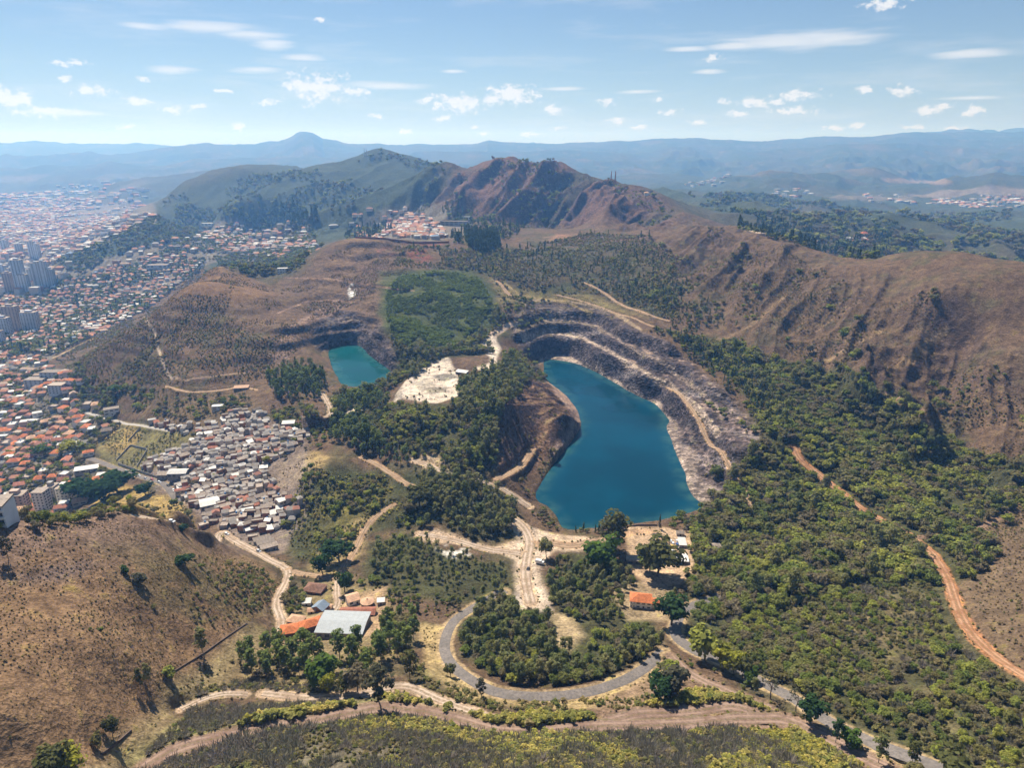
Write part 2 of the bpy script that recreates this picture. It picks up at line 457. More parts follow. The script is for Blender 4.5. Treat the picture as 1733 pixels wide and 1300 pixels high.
Z = ridge(Z, [(-100, 290, 9000), (60, 284, 9000), (180, 274, 9000), (240, 280, 9000), (330, 272, 9000), (460, 268, 9500), (600, 266, 9500)], .10, .2, 30, 17, 25, 20)
Z = ridge(Z, [(200, 306, 6200), (300, 298, 6200), (400, 292, 6200), (500, 284, 6600)], .12, .2, 20, 18, 12, 15)
Z = ridge(Z, [(1110, 322, 3300), (1180, 335, 3000), (1250, 352, 2700), (1330, 372, 2450), (1370, 380, 2350)], .25, .25, 12, 19, 6, 8)
Z = ridge(Z, [(1280, 350, 3400), (1390, 342, 3400), (1480, 362, 3300), (1560, 378, 3000)], .2, .2, 12, 20, 6, 8)
Z = ridge(Z, [(1490, 352, 4000), (1560, 345, 4000), (1700, 352, 4000)], .18, .2, 12, 21, 6, 8)
Z = ridge(Z, [(1500, 404, 2100), (1580, 394, 2100), (1680, 400, 2000), (1800, 396, 2000)], .2, .2, 12, 22, 5, 7)

# crests near enough to show their spurs
Z = ridge(Z, [c for c in CTRL_Y if c[0] >= 753 and c[2] > 1600 and c[1] < 359], .66, .55, 7, 24, 0, 14)
Z = ridge(Z, [c for c in CTRL_Y if c[0] >= 1150 and c[2] < 1900], .42, .4, 12, 25, 0, 9)
Z = ridge(Z, [c for c in CTRL_Y if 560 <= c[0] <= 755 and c[2] > 3300], .45, .38, 5, 26, 0, 14)
Z = ridge(Z, [c for c in CTRL_Y if 283 <= c[0] < 560 and c[2] > 3300], .22, .25, 14, 27, 0, 20)

# relief noise, growing with distance
amp = np.interp(R2, [150, 400, 900, 2000, 4000, 8000, 16000, 40000], [0.8, 1.6, 3.2, 8, 22, 40, 50, 40]).astype(np.float32)
scl = np.interp(RR, [150, 400, 900, 2000, 4000, 8000, 16000, 40000], [35, 50, 75, 140, 450, 1100, 1600, 2500])[:, None].astype(np.float32)
nzA = fbm(X, Y, 70, 5, 31)
nzB = ridged(X, Y, 190, 4, 37)
nzC = ridged(X, Y, 900, 5, 41)
wA, wB, wC = 1 - sstep(R2, 900, 2500), sstep(R2, 900, 2200) * (1 - sstep(R2, 4500, 8000)), sstep(R2, 3200, 7000)
rel = amp * (nzA * wA + .6 * nzB * wB + nzC * wC)


def world_poly_z(px, z):
    px = np.array(px, float)
    return at_z(px[:, 0], px[:, 1], z)


LAKE = [(922, 608), (945, 610), (975, 616), (1005, 628), (1040, 648), (1075, 668), (1105, 683), (1125, 700), (1132, 712), (1128, 722), (1135, 742), (1148, 775), (1158, 800), (1164, 825), (1176, 845), (1191, 858),
        (1165, 870), (1120, 882), (1060, 889), (1000, 896), (965, 897), (948, 891), (940, 872), (925, 857), (908, 848), (906, 835), (915, 818), (930, 795), (950, 770), (968, 745), (980, 725), (983, 712), (975, 695), (960, 672),
        (940, 655), (928, 645), (920, 630)]
POND = [(555, 590), (575, 585), (600, 583), (614, 589), (628, 603), (645, 616), (663, 630), (654, 643), (628, 651), (600, 656), (578, 651), (568, 634), (559, 612)]
POND_Z = 32.0
lake_w, pond_w = world_poly_z(LAKE, 0.0), world_poly_z(POND, POND_Z)


def crest_dir(ang):
    return math.cos(ang), math.sin(ang)


# gullies on the long right-hand slope (ribs run down towards the lake) and on the rocky main ridge
def soft_poly_world(pts, feather):
    d, _ = dist_line(X, Y, pts, True)
    ins = in_poly(X, Y, pts)
    return sstep(np.where(ins, d, -d), -feather, feather)


def poly_rz(lst):
    """Polygon from (column, distance) pairs."""
    o = []
    for (u, r) in lst:
        th = math.atan2((u - 866.5) / F, math.cos(PITCH))
        o.append((r * math.sin(th), r * math.cos(th)))
    return o


m_right = soft_poly_world(poly_rz([(1150, 1750), (1250, 1430), (1380, 1200), (1560, 1060), (1740, 930), (2100, 800), (2100, 560), (1740, 640), (1560, 760), (1400, 860), (1280, 960), (1180, 1120), (1080, 1500)]), 50)
ang = math.radians(-38)            # direction of the crest
a1 = X * math.cos(ang) + Y * math.sin(ang)
a2 = -X * math.sin(ang) + Y * math.cos(ang)
sk = a1 + 0.05 * a2
wob = 14 * fbm(X, Y, 120, 2, 61)
g1 = ridged(sk + wob, a2 * 0.22, 85, 3, 63)
g2 = ridged(sk + wob, a2 * 0.3, 30, 3, 66)
right_gully = g1 + .4 * g2
rel = rel * (1 - 0.3 * m_right) + m_right * (19 * (g1 - .15) + 7 * g2)
m_main = soft_poly_world(poly_rz([(720, 2480), (760, 2560), (870, 2520), (1000, 2400), (1100, 2150), (1180, 1750), (1100, 1600), (1000, 1780), (900, 1900), (800, 2050), (720, 2250)]), 90)
ang = math.radians(-12)
a1 = X * math.cos(ang) + Y * math.sin(ang)
a2 = -X * math.sin(ang) + Y * math.cos(ang)
sk = a1 - 0.35 * a2
wob = 40 * fbm(X, Y, 260, 2, 71)
g1 = ridged(sk + wob, a2 * 0.22, 210, 3, 73)
g2 = ridged(sk + wob, a2 * 0.35, 70, 3, 76)
rel_gully = g1 + .3 * g2
_cw = at_y(np.array([c[0] for c in CTRL_Y[:14]], float), np.array([c[1] for c in CTRL_Y[:14]], float), np.array([c[2] for c in CTRL_Y[:14]], float))
cd_, _ = dist_line(X, Y, _cw[:, :2])
m_main_r = m_main * (.25 + .75 * sstep(cd_, 20, 150))
rel = rel * (1 - 0.6 * m_main) + m_main_r * (75 * (g1 - .25) + 30 * g2)
# fine roughness of the dry slopes; hills of the wooded country beyond the ridge; spurs of the second peak
rel = rel + (m_right + m_main) * (1.5 * fbm(X, Y, 13, 3, 64, .6) + 2.2 * ridged(X, Y, 26, 2, 65)) * sstep(R2, 300, 600)
m_far = sstep(T2, .06, .16) * sstep(R2, 1750, 2500) * (1 - sstep(R2, 5500, 8000)) * (1 - m_main)
rel = rel + m_far * (58 * fbm(X, Y, 620, 4, 67, .5) + 16 * ridged(X, Y, 260, 3, 68))
m_peak = soft_poly_world(poly_rz([(300, 3500), (430, 3900), (560, 3650), (646, 3560), (755, 3400), (730, 2750), (600, 2650), (480, 2750), (330, 3000)]), 120)
pk, _ = dist_line(X, Y, at_y(np.array([560., 631., 664., 755.]), np.array([291., 257., 260., 281.]), np.array([3600., 3510., 3480., 3350.]))[:, :2])
rel = rel + m_peak * (.15 + .85 * sstep(pk, 20, 260)) * (36 * ridged(X * .95 - Y * .3, Y * .4, 330, 3, 69) - 8)
Z = Z + rel
print('terrain', Z.shape, 'tps', _n)

# ------------------------------------------------------------------ reading the terrain
def _lookup(A, x, y):
    r, t = np.hypot(x, y), np.arctan2(x, y)
    i = np.clip(np.interp(r, RR, np.arange(NR)), 0, NR - 1.001)
    j = np.clip((t - TH[0]) / (TH[1] - TH[0]), 0, NT - 1.001)
    i0, j0 = i.astype(int), j.astype(int)
    a, b = i - i0, j - j0
    return (A[i0, j0] * (1 - b) + A[i0, j0 + 1] * b) * (1 - a) + (A[i0 + 1, j0] * (1 - b) + A[i0 + 1, j0 + 1] * b) * a


def ground(x, y):
    return _lookup(Z, np.asarray(x, float), np.asarray(y, float))


def cast(pts, rmin=150.0):
    """Points of the terrain seen at photograph pixels."""
    p = np.array(pts, float).reshape(-1, 2)
    d = pix_dir(p[:, 0], p[:, 1])
    th = np.arctan2(d[:, 0], d[:, 1])
    sl = d[:, 2] / np.hypot(d[:, 0], d[:, 1])
    j = np.clip((th - TH[0]) / (TH[1] - TH[0]), 0, NT - 1.001)
    j0 = j.astype(int)
    b = (j - j0)[None]
    col = Z[:, j0] * (1 - b) + Z[:, j0 + 1] * b
    ray = H + RR[:, None] * sl[None]
    under = (ray <= col) & (RR[:, None] > rmin)
    hit = under.argmax(0)
    hit = np.where(under.any(0), hit, NR - 1)
    k = np.clip(hit, 1, NR - 1)
    ar = np.arange(len(p))
    d0, d1 = ray[k - 1, ar] - col[k - 1, ar], ray[k, ar] - col[k, ar]
    f = np.clip(d0 / (d0 - d1 + 1e-9), 0, 1)
    r = RR[k - 1] + f * (RR[k] - RR[k - 1])
    x, y = r * np.sin(th), r * np.cos(th)
    return np.stack([x, y, ground(x, y)], 1)


def densify(px, step=25.0, closed=True):
    out = []
    n = len(px)
    for i in range(n if closed else n - 1):
        a, b = np.array(px[i], float), np.array(px[(i + 1) % n], float)
        k = max(1, int(np.hypot(*(b - a)) / step))
        for q in range(k):
            out.append(a + (b - a) * q / k)
    if not closed:
        out.append(np.array(px[-1], float))
    return np.array(out)


def wpoly(px):
    return cast(densify(px))[:, :2]


WX = fbm(X, Y, 30, 3, 81)
WY = fbm(X, Y, 30, 3, 91)


def near_box(poly, pad):
    """Index window of the grid that can touch a polygon."""
    r, t = np.hypot(poly[:, 0], poly[:, 1]), np.arctan2(poly[:, 0], poly[:, 1])
    i0, i1 = RR.searchsorted(max(r.min() * 0.93 - pad, 16)), RR.searchsorted(r.max() * 1.03 + pad) + 1
    dt = pad / max(r.min(), 60)
    j0, j1 = TH.searchsorted(t.min() - dt), TH.searchsorted(t.max() + dt) + 1
    return slice(max(i0, 0), min(i1, NR)), slice(max(j0, 0), min(j1, NT))


def soft(px, feather=4.0, warp=0.0, world=None):
    """Soft mask (window, values) of a ragged polygon on the ground."""
    poly = np.array(world) if world is not None else wpoly(px)
    win = near_box(poly, feather + warp * 2 + 5)
    x, y = X[win] + warp * WX[win], Y[win] + warp * WY[win]
    ins = in_poly(x, y, poly)
    if feather > 0.5:
        d, _ = dist_line(x, y, poly, True)
        m = sstep(np.where(ins, d, -d), -feather, feather)
    else:
        m = ins.astype(np.float32)
    return win, m.astype(np.float32)


# ------------------------------------------------------------------ the pits
def terrace(z, levels, hard=(0.25, 0.7)):
    lv = np.array(levels, float)
    i = np.clip(np.searchsorted(lv, z, 'right') - 1, 0, len(lv) - 2)
    f = (z - lv[i]) / (lv[i + 1] - lv[i])
    g = np.where((z < lv[0]) | (z > lv[-1]), f, 0.18 * f + 0.82 * sstep(f, *hard))
    return lv[i] + g * (lv[i + 1] - lv[i])


PIT = [(905, 612), (885, 598), (868, 572), (868, 540), (890, 516), (915, 511), (965, 515), (1020, 522), (1082, 560), (1136, 584), (1206, 645), (1255, 690), (1290, 735), (1285, 758), (1240, 790), (1222, 840), (1194, 862),
       (1150, 840), (1140, 780), (1115, 725), (1050, 665), (980, 625)]
POND_PIT = [(552, 596), (532, 585), (528, 560), (548, 538), (575, 526), (605, 528), (640, 556), (672, 596), (672, 640), (650, 640), (630, 615), (600, 592)]
PENIN = [(846, 655), (890, 642), (935, 655), (970, 695), (976, 722), (935, 770), (890, 780), (845, 795), (828, 770), (830, 700)]
win, m = soft(PIT, 6, 3)
PIT_M = np.zeros_like(Z)
PIT_M[win] = m
zz = Z[win] + 3.0 * fbm(X[win], Y[win], 45, 3, 101)
tz = terrace(zz, [-1, 31, 47, 65, 90], (.22, .74))
tf = terrace(tz + 2.0 * fbm(X[win], Y[win], 12, 3, 109), [-2, 4, 11, 18, 25, 33, 40, 48, 57, 66, 76, 92], (.35, .65))
tz = tz * .65 + tf * .35
sk_ = X[win] * .5 + Y[win] * .6
sl_ = np.abs(terrace(zz + 2, [-1, 31, 47, 65, 90], (.22, .74)) - terrace(zz, [-1, 31, 47, 65, 90], (.22, .74)))
tz = tz + (3.4 * ridged(sk_ + tz * .9, (Y[win] * .5 - X[win] * .6) * .3, 15, 3, 105) + 2.2 * ridged(X[win], Y[win], 7, 2, 110)) * sstep(tz, 1, 7) * (.25 + .75 * sstep(sl_, .8, 3))
Z[win] = Z[win] * (1 - m) + m * tz
win, m = soft(POND_PIT, 6, 3)
PIT_M[win] = np.maximum(PIT_M[win], m)
zz = Z[win] + 3.0 * fbm(X[win], Y[win], 45, 3, 102)
tz = terrace(zz, [32, 42, 52, 62, 75, 90], (.2, .8))
Z[win] = Z[win] * (1 - m) + m * (tz + 3.0 * ridged(X[win] * .6 + Y[win] * .6, (Y[win] - X[win]) * .3, 18, 3, 106) + 1.4 * ridged(X[win], Y[win], 7, 2, 110))
win, m = soft(PENIN, 8, 4)
PEN_M = np.zeros_like(Z)
PEN_M[win] = m
cx = X[win] * 0.75 - Y[win] * 0.66
cy = X[win] * 0.66 + Y[win] * 0.75
Z[win] += m * (6.5 * ridged(cx, cy * 0.3, 34, 3, 107) + 3.0 * ridged(cx, cy * 0.45, 12, 2, 108))
# old workings above the pond: uneven benches
WORK = [(470, 540), (560, 440), (610, 402), (740, 412), (700, 450), (690, 500), (650, 520), (640, 555), (600, 528), (545, 540), (520, 600), (470, 620)]
win, m = soft(WORK, 15, 6)
WORK_M = np.zeros_like(Z)
WORK_M[win] = m
tz = terrace(Z[win] + 4 * fbm(X[win], Y[win], 60, 3, 111), [40, 56, 70, 84, 98, 112, 126, 145], (0.3, 0.7))
Z[win] = Z[win] * (1 - .6 * m) + m * .6 * tz + m * 2.2 * ridged(X[win] * .6 + Y[win] * .8, (Y[win] * .6 - X[win] * .8) * .4, 45, 3, 112)
HILLB = [(160, 600), (250, 540), (300, 500), (420, 520), (520, 520), (470, 640), (380, 660), (280, 650)]
win, m = soft(HILLB, 20, 6)
tz = terrace(Z[win] + 3 * fbm(X[win], Y[win], 70, 3, 113), [0, 14, 28, 42, 56, 70, 84, 100], (0.3, 0.75))
Z[win] = Z[win] * (1 - .45 * m) + m * .45 * tz

for poly, lev in ((lake_w, 0.0), (pond_w, POND_Z)):
    poly = catmull(list(poly) + [poly[0]], 4)[:-1]
    win = near_box(poly, 40)
    x, y = X[win] + 1.5 * WX[win], Y[win] + 1.5 * WY[win]
    d, _ = dist_line(x, y, poly, True)
    ins = in_poly(x, y, poly)
    z = Z[win]
    if lev == 0.0:
        lo = sstep(-(x - 50) - .12 * (y - 600), -20, 20) * (y < 960)
        z = np.where(ins, z, z * (1 - lo) + np.minimum(z, 1.5 + .42 * d + .012 * d * d) * lo)
    z = np.where(ins, lev - np.minimum(0.35 * d + 0.2, 9), np.maximum(z, lev + np.minimum(d * 0.4, 1.6 + 0.02 * d)))
    Z[win] = z


# ------------------------------------------------------------------ roads and tracks (pixel lines laid on the terrain)
def smooth1(a, k):
    ker = np.ones(2 * k + 1) / (2 * k + 1)
    return np.convolve(np.pad(a, k, mode='edge'), ker, 'valid')


ROADS = []


def road(name, px, width, mat, verge=3.0, step=3.0, lift=0.05, rmin=150.0, ribbon=True, jit=0.0):
    w = cast(densify(px, 12.0, False), rmin)
    xy = catmull(w[::2, :2] if len(w) > 6 else w[:, :2], 5)
    seg = np.concatenate([[0], np.cumsum(np.hypot(*np.diff(xy, axis=0).T))])
    s = np.arange(0, seg[-1], step)
    xy = np.stack([smooth1(np.interp(s, seg, xy[:, 0]), 2), smooth1(np.interp(s, seg, xy[:, 1]), 2)], 1)
    z = smooth1(ground(xy[:, 0], xy[:, 1]), 7)
    win = near_box(xy, width + verge + 6)
    d, arc = dist_line(X[win], Y[win], xy)
    zr = np.interp(arc, np.concatenate([[0], np.cumsum(np.hypot(*np.diff(xy, axis=0).T))]), z)
    m = 1 - sstep(d, width / 2 + 0.6, width / 2 + verge + 2.5)
    Z[win] = Z[win] * (1 - m) + m * (zr - (0.06 if ribbon else 0.0))
    ROADS.append(dict(name=name, xy=xy, z=z + lift + 0.012 * (len(ROADS) % 9), width=width, mat=mat, ribbon=ribbon, jit=jit, verge=verge))


road('ring_road', [(858, 1000), (830, 1012), (800, 1030), (772, 1048), (757, 1072), (752, 1100), (764, 1125), (798, 1153), (840, 1171), (890, 1179), (950, 1178), (1010, 1168), (1060, 1150), (1100, 1126), (1135, 1090)], 7.5, 'asphalt', 3)
road('hill_road', [(1222, 1008), (1195, 1018), (1155, 1035), (1140, 1055), (1143, 1075), (1170, 1100), (1240, 1126), (1285, 1154), (1348, 1184), (1403, 1224), (1479, 1260), (1583, 1298), (1680, 1325)], 8.5, 'asphalt', 3)
road('dirt_road', [(235, 1298), (311, 1266), (415, 1236), (500, 1226), (575, 1211), (650, 1200), (725, 1207), (837, 1236), (912, 1239), (1000, 1232), (1150, 1226), (1250, 1218), (1330, 1222), (1400, 1250), (1450, 1278), (1520, 1300)], 8.0, 'redsoil', 3, jit=1.2)
road('dirt_road', [(1025, 1216), (1090, 1211), (1150, 1205), (1240, 1199), (1320, 1214)], 7.0, 'redsoil', 3, jit=1.2)
road('dirt_road', [(440, 1176), (519, 1180), (600, 1176), (648, 1167), (690, 1163), (730, 1180), (800, 1205), (860, 1222)], 5.0, 'paledirt', 2, jit=1.0)
road('dirt_road', [(300, 1196), (340, 1184), (390, 1178), (440, 1176)], 4.0, 'paledirt', 2, jit=1.0)
road('dirt_road', [(1132, 1112), (1165, 1140), (1205, 1160), (1262, 1184), (1320, 1202)], 6.0, 'redsoil', 2, jit=1.0)
road('dirt_road', [(1343, 752), (1352, 776), (1382, 802), (1420, 832), (1460, 862), (1505, 888), (1550, 912), (1580, 940), (1602, 975), (1612, 1002), (1620, 1032), (1645, 1076), (1682, 1112), (1735, 1146), (1800, 1180)], 7.0, 'orange', 3, jit=1.2)
road('dirt_road', [(1545, 912), (1600, 905), (1650, 898), (1690, 878), (1745, 855)], 4.5, 'browndirt', 2, jit=1.0)
road('dirt_road', [(1128, 652), (1155, 672), (1178, 700), (1192, 735), (1223, 768), (1239, 800), (1263, 836), (1272, 866)], 5.0, 'dirt', 2, jit=1.0)
road('dirt_road', [(865, 874), (894, 902), (898, 928), (888, 950), (890, 985), (899, 1022)], 8.5, 'paledirt', 3, jit=1.5)
road('dirt_road', [(706, 904), (745, 908), (780, 917), (833, 932), (886, 938)], 7.0, 'paledirt', 3, jit=1.5)
road('dirt_road', [(906, 922), (940, 921), (966, 924), (1006, 916), (1060, 905), (1105, 905)], 8.0, 'dirt', 3, jit=1.2)
road('dirt_road', [(610, 771), (650, 794), (687, 818), (710, 828)], 6.0, 'dirt', 2, jit=1.0)
road('dirt_road', [(697, 778), (722, 786), (751, 798), (790, 806), (815, 814), (851, 826), (878, 848), (912, 870)], 7.5, 'paledirt', 2, jit=1.2)
road('dirt_road', [(838, 814), (875, 794), (895, 776), (902, 758)], 6.0, 'dirt', 2, jit=1.0)
road('dirt_road', [(214, 862), (254, 872), (291, 886), (335, 897), (382, 907), (435, 936), (468, 953), (487, 966), (482, 990), (467, 1019), (466, 1035), (477, 1056), (467, 1080)], 6.0, 'paledirt', 2, jit=0.8)
road('street', [(150, 775), (161, 779), (201, 794), (241, 808), (278, 819), (298, 832), (303, 850)], 8.0, 'asphalt', 1)
road('street', [(120, 690), (164, 704), (201, 714), (248, 722), (290, 730)], 6.0, 'concrete_road', 1)
road('dirt_road', [(487, 966), (520, 974), (572, 977), (592, 946), (608, 923), (617, 892), (647, 866), (680, 842)], 5.0, 'dirt', 2, jit=1.0)
road('dirt_road', [(572, 979), (570, 1001), (572, 1022), (562, 1037)], 5.0, 'paledirt', 2, jit=0.8)
road('dirt_road', [(280, 655), (315, 663), (350, 663), (395, 658), (425, 652), (448, 668)], 4.0, 'dirt', 2, jit=0.8)
road('dirt_road', [(842, 474), (852, 488), (864, 502)], 6.0, 'dirt', 2, jit=0.8)
road('dirt_road', [(985, 476), (1018, 491), (1043, 513), (1090, 529), (1133, 545), (1147, 556)], 6.0, 'dirt', 2, jit=1.0)
road('dirt_road', [(940, 498), (964, 504), (1007, 516), (1036, 529), (1079, 541), (1110, 555)], 5.0, 'dirt', 2, jit=1.0)
road('dirt_road', [(545, 665), (556, 685), (560, 700), (552, 720)], 6.0, 'paledirt', 2, jit=1.0)

# level ground for buildings and yards: pixel polygon, feather
PADS = [[(1062, 892), (1120, 892), (1165, 905), (1172, 965), (1120, 968), (1060, 955)], [(540, 1040), (615, 1042), (612, 1080), (540, 1082)], [(470, 1050), (540, 1045), (540, 1085), (472, 1090)],
        [(590, 1000), (650, 1002), (650, 1040), (590, 1040)], [(1060, 1005), (1115, 1005), (1118, 1045), (1062, 1045)], [(690, 640), (720, 620), (745, 605), (790, 625), (770, 680), (700, 682), (668, 675)]]
for pd in PADS:
    wp = cast(densify(pd))
    win, m = soft(pd, 6, 0)
    zc = wp[:, 2]
    A = np.c_[wp[:, :2], np.ones(len(wp))]
    co = np.linalg.lstsq(A, zc, rcond=None)[0]
    pl = (X[win] * co[0] + Y[win] * co[1]) * 0.4 + (zc.mean() - (wp[:, 0].mean() * co[0] + wp[:, 1].mean() * co[1]) * 0.4)
    Z[win] = Z[win] * (1 - m) + m * pl

# spoil heaps and scrapes on the pale clearing
win, m = soft([(690, 642), (735, 614), (758, 606), (788, 640), (778, 666), (735, 680), (672, 674)], 8, 3)
Z[win] += m * (1.6 * ridged(X[win], Y[win], 28, 3, 121) + .8 * fbm(X[win], Y[win], 9, 2, 122))

# ------------------------------------------------------------------ terrain: ground colours (base colours of soil, rock, dry and green cover)
lin = lambda r, g, b: np.array([r, g, b], np.float32)
BROWN, REDB, OLIVE, DRY = lin(.118, .075, .046), lin(.115, .064, .046), lin(.070, .064, .031), lin(.30, .20, .085)
GREEN, DIRT, PALE, ORANGE = lin(.050, .056, .022), lin(.40, .25, .145), lin(.56, .46, .36), lin(.40, .185, .085)
ROCK, ROCKP, SOIL, CITY = lin(.052, .043, .046), lin(.105, .079, .076), lin(.20, .125, .085), lin(.165, .14, .11)
FARG, YEL, GREYV = lin(.050, .062, .036), lin(.26, .20, .035), lin(.12, .095, .085)
C = np.zeros(Z.shape + (3,), np.float32)
slope = np.hypot(np.gradient(Z, axis=0) / np.gradient(RR)[:, None], np.gradient(Z, axis=1) / (RR[:, None] * (TH[1] - TH[0])))
n40, n12, n150 = fbm(X, Y, 45, 4, 201, .6), fbm(X, Y, 12, 3, 205, .6), fbm(X, Y, 170, 4, 209, .55)
n600 = fbm(X, Y, 700, 5, 213, .6)


def blend(win, m, col):
    C[win] = C[win] * (1 - m[..., None]) + col * m[..., None]


ALL = (slice(None), slice(None))
C[:] = BROWN
blend(ALL, sstep(n40 + .5 * n12, -.1, .5) * .75, OLIVE)
far = sstep(R2, 1700, 2600)
blend(ALL, far * (0.7 + 0.3 * sstep(n600, -.4, .2)), FARG)
blend(ALL, far * sstep(n600, .25, .6) * .6, lin(.13, .095, .06))
blend(ALL, sstep(R2, 4500, 8000) * sstep(-n150, .2, .6) * .5, lin(.15, .11, .075))
# ridge slopes keep their dry red-brown cover
blend(ALL, m_main * (.35 + .65 * sstep(slope + .3 * n40 + .25 * n150, .12, .42)), lin(.125, .070, .048))
blend(ALL, m_main * sstep(-rel_gully, -.25, .25) * .85, lin(.048, .046, .027))  # gullies: dark olive cover, with their shade painted into the ground colour
blend(ALL, m_main * sstep(slope + .25 * n40, .7, 1.1) * .6, lin(.075, .052, .045))
blend(ALL, m_right * (.55 + .4 * sstep(n40, -.3, .3)), lin(.114, .074, .045))
blend(ALL, m_right * sstep(n12 + .8 * n40, .25, .7) * .6, OLIVE)
blend(ALL, m_right * sstep(-right_gully + .5 * n40, .0, .6) * .65, lin(.075, .060, .036))
blend(ALL, m_right * sstep(slope + .2 * n12, .75, 1.1) * .6, lin(.085, .055, .045))


def paint(px, col, feather=5, warp=5, s=1.0, noise=None, lo=-.3, hi=.3):
    win, m = soft(px, feather, warp)
    if noise is not None:
        m = m * sstep(noise[win], lo, hi)
    blend(win, m * s, col)


def paint_line(px, w, col, s=.8):
    p = cast(densify(px, 10, False))[:, :2]
    win = near_box(p, w + 4)
    d, _ = dist_line(X[win] + WX[win], Y[win] + WY[win], p)
    blend(win, (1 - sstep(d, w * .4, w)) * s, col)


# green and settled country left of the ridge
paint([(60, 470), (200, 400), (300, 330), (420, 300), (560, 292), (640, 260), (760, 300), (720, 340), (760, 380), (600, 400), (520, 420), (500, 462), (420, 470), (340, 445), (200, 470)], FARG, 60, 30, .95)
paint([(300, 320), (430, 290), (560, 290), (606, 268), (640, 250), (690, 262), (760, 280), (720, 330), (640, 345), (500, 350)], lin(.040, .052, .032), 80, 30, .85)
paint([(-80, 900), (-80, 390), (60, 345), (250, 345), (265, 365), (190, 410), (80, 450), (160, 440), (330, 400), (380, 370), (520, 385), (545, 420), (480, 450), (380, 440), (345, 450), (290, 490), (250, 525), (180, 560), (90, 605),
       (60, 625), (130, 640), (170, 700), (150, 780), (140, 850), (0, 870)], CITY, 12, 8, .9)
paint([(-80, 345), (120, 335), (260, 345), (230, 362), (60, 380), (-80, 390)], lin(.17, .14, .11), 60, 40, .7)
paint([(-80, 300), (120, 296), (300, 292), (430, 290), (330, 322), (120, 345), (-80, 350)], lin(.16, .13, .11), 150, 100, .6, n600, -.2, .3)
paint([(650, 352), (720, 350), (800, 372), (790, 398), (730, 410), (620, 400), (600, 380)], CITY, 20, 10, .75)
# brown hill and workings
paint([(90, 600), (200, 545), (290, 490), (345, 455), (400, 462), (470, 492), (540, 440), (600, 402), (700, 410), (700, 470), (640, 520), (660, 560), (560, 530), (520, 600), (450, 640), (330, 655), (230, 650), (120, 625)],
      lin(.120, .076, .046), 14, 8, .85)
paint([(90, 600), (200, 545), (330, 520), (480, 560), (470, 640), (330, 655), (230, 650), (120, 625)], OLIVE, 10, 8, .7, n12 + .8 * n40, 0, .5)
paint([(300, 500), (350, 452), (420, 468), (470, 500), (400, 510), (330, 500)], lin(.165, .095, .047), 18, 8, .8)
paint([(560, 440), (610, 402), (650, 405), (600, 440), (570, 480)], lin(.17, .105, .056), 14, 8, .8)
paint([(455, 600), (480, 560), (540, 520), (590, 515), (560, 535), (510, 560), (485, 620), (460, 620)], lin(.20, .13, .095), 6, 5, .85)
paint([(610, 410), (700, 410), (760, 412), (700, 432), (640, 430)], lin(.20, .075, .05), 5, 5, .8, n40, -.2, .2)
paint([(690, 430), (720, 425), (735, 440), (705, 447)], lin(.22, .07, .045), 6, 6, .8, n12, -.2, .2)
paint([(560, 452), (640, 440), (690, 470), (640, 500), (580, 490)], lin(.12, .075, .06), 10, 8, .6, n12, -.1, .3)
paint([(594, 478), (606, 478), (602, 500), (592, 508), (590, 492)], lin(.55, .52, .5), 2, 4, .9, n12, -.4, 0)
paint([(740, 470), (830, 420), (1100, 420), (1160, 500), (1100, 530), (960, 500), (860, 500), (830, 480)], lin(.080, .064, .034), 30, 12, .88)
paint([(740, 440), (860, 420), (1000, 400), (1150, 470), (1130, 540), (1000, 500), (860, 510), (800, 480)], lin(.050, .054, .024), 25, 12, .85, n12 + n40, -.3, .3)
paint([(830, 470), (880, 490), (1000, 500), (1100, 540), (1000, 516), (900, 512), (850, 520)], lin(.20, .16, .06), 8, 6, .6)
paint([(940, 395), (1000, 402), (985, 412), (930, 408)], lin(.24, .13, .08), 8, 8, .7)
# wooded ground
for pl in ([(1120, 560), (1230, 575), (1330, 610), (1420, 620), (1500, 650), (1560, 700), (1640, 760), (1740, 790), (1740, 860), (1650, 890), (1680, 960), (1605, 1000), (1640, 1080), (1740, 1160), (1740, 1310), (1520, 1310), (1420, 1240),
            (1250, 1130), (1155, 1080), (1160, 980), (1170, 900), (1215, 850), (1260, 770), (1290, 730), (1240, 640), (1180, 590)],
           [(590, 670), (660, 684), (760, 685), (840, 620), (870, 605), (905, 640), (845, 700), (835, 800), (750, 795), (680, 770), (600, 745), (560, 725), (555, 690)],
           [(640, 520), (650, 490), (680, 465), (740, 455), (820, 470), (850, 520), (860, 560), (830, 600), (760, 605), (690, 640), (560, 690), (555, 670), (650, 650), (675, 620), (660, 570)],
           [(690, 800), (820, 805), (875, 850), (885, 915), (800, 915), (750, 890), (640, 900), (620, 860)], [(620, 920), (700, 900), (760, 930), (860, 960), (865, 1005), (800, 1030), (620, 1000)],
           [(775, 1060), (850, 1000), (930, 1040), (960, 930), (1060, 950), (1085, 1000), (1130, 1090), (1030, 1145), (880, 1160), (775, 1110)],
           [(480, 880), (510, 790), (660, 800), (640, 900), (560, 960), (500, 950)]):
    paint(pl, GREEN, 8, 6, .8)
paint([(1180, 1060), (1400, 1000), (1500, 980), (1600, 1010), (1640, 1090), (1733, 1170), (1733, 1310), (1520, 1310), (1350, 1190)], lin(.135, .105, .055), 20, 10, .65, n12, -.2, .4)
paint([(1350, 1060), (1480, 985), (1560, 1010), (1600, 1100), (1500, 1120)], lin(.17, .125, .065), 30, 10, .6, n40, -.3, .4)
paint([(1650, 890), (1740, 850), (1740, 1140), (1690, 1110), (1645, 1050), (1625, 990), (1680, 960), (1690, 925)], lin(.135, .092, .056), 6, 4, .95)
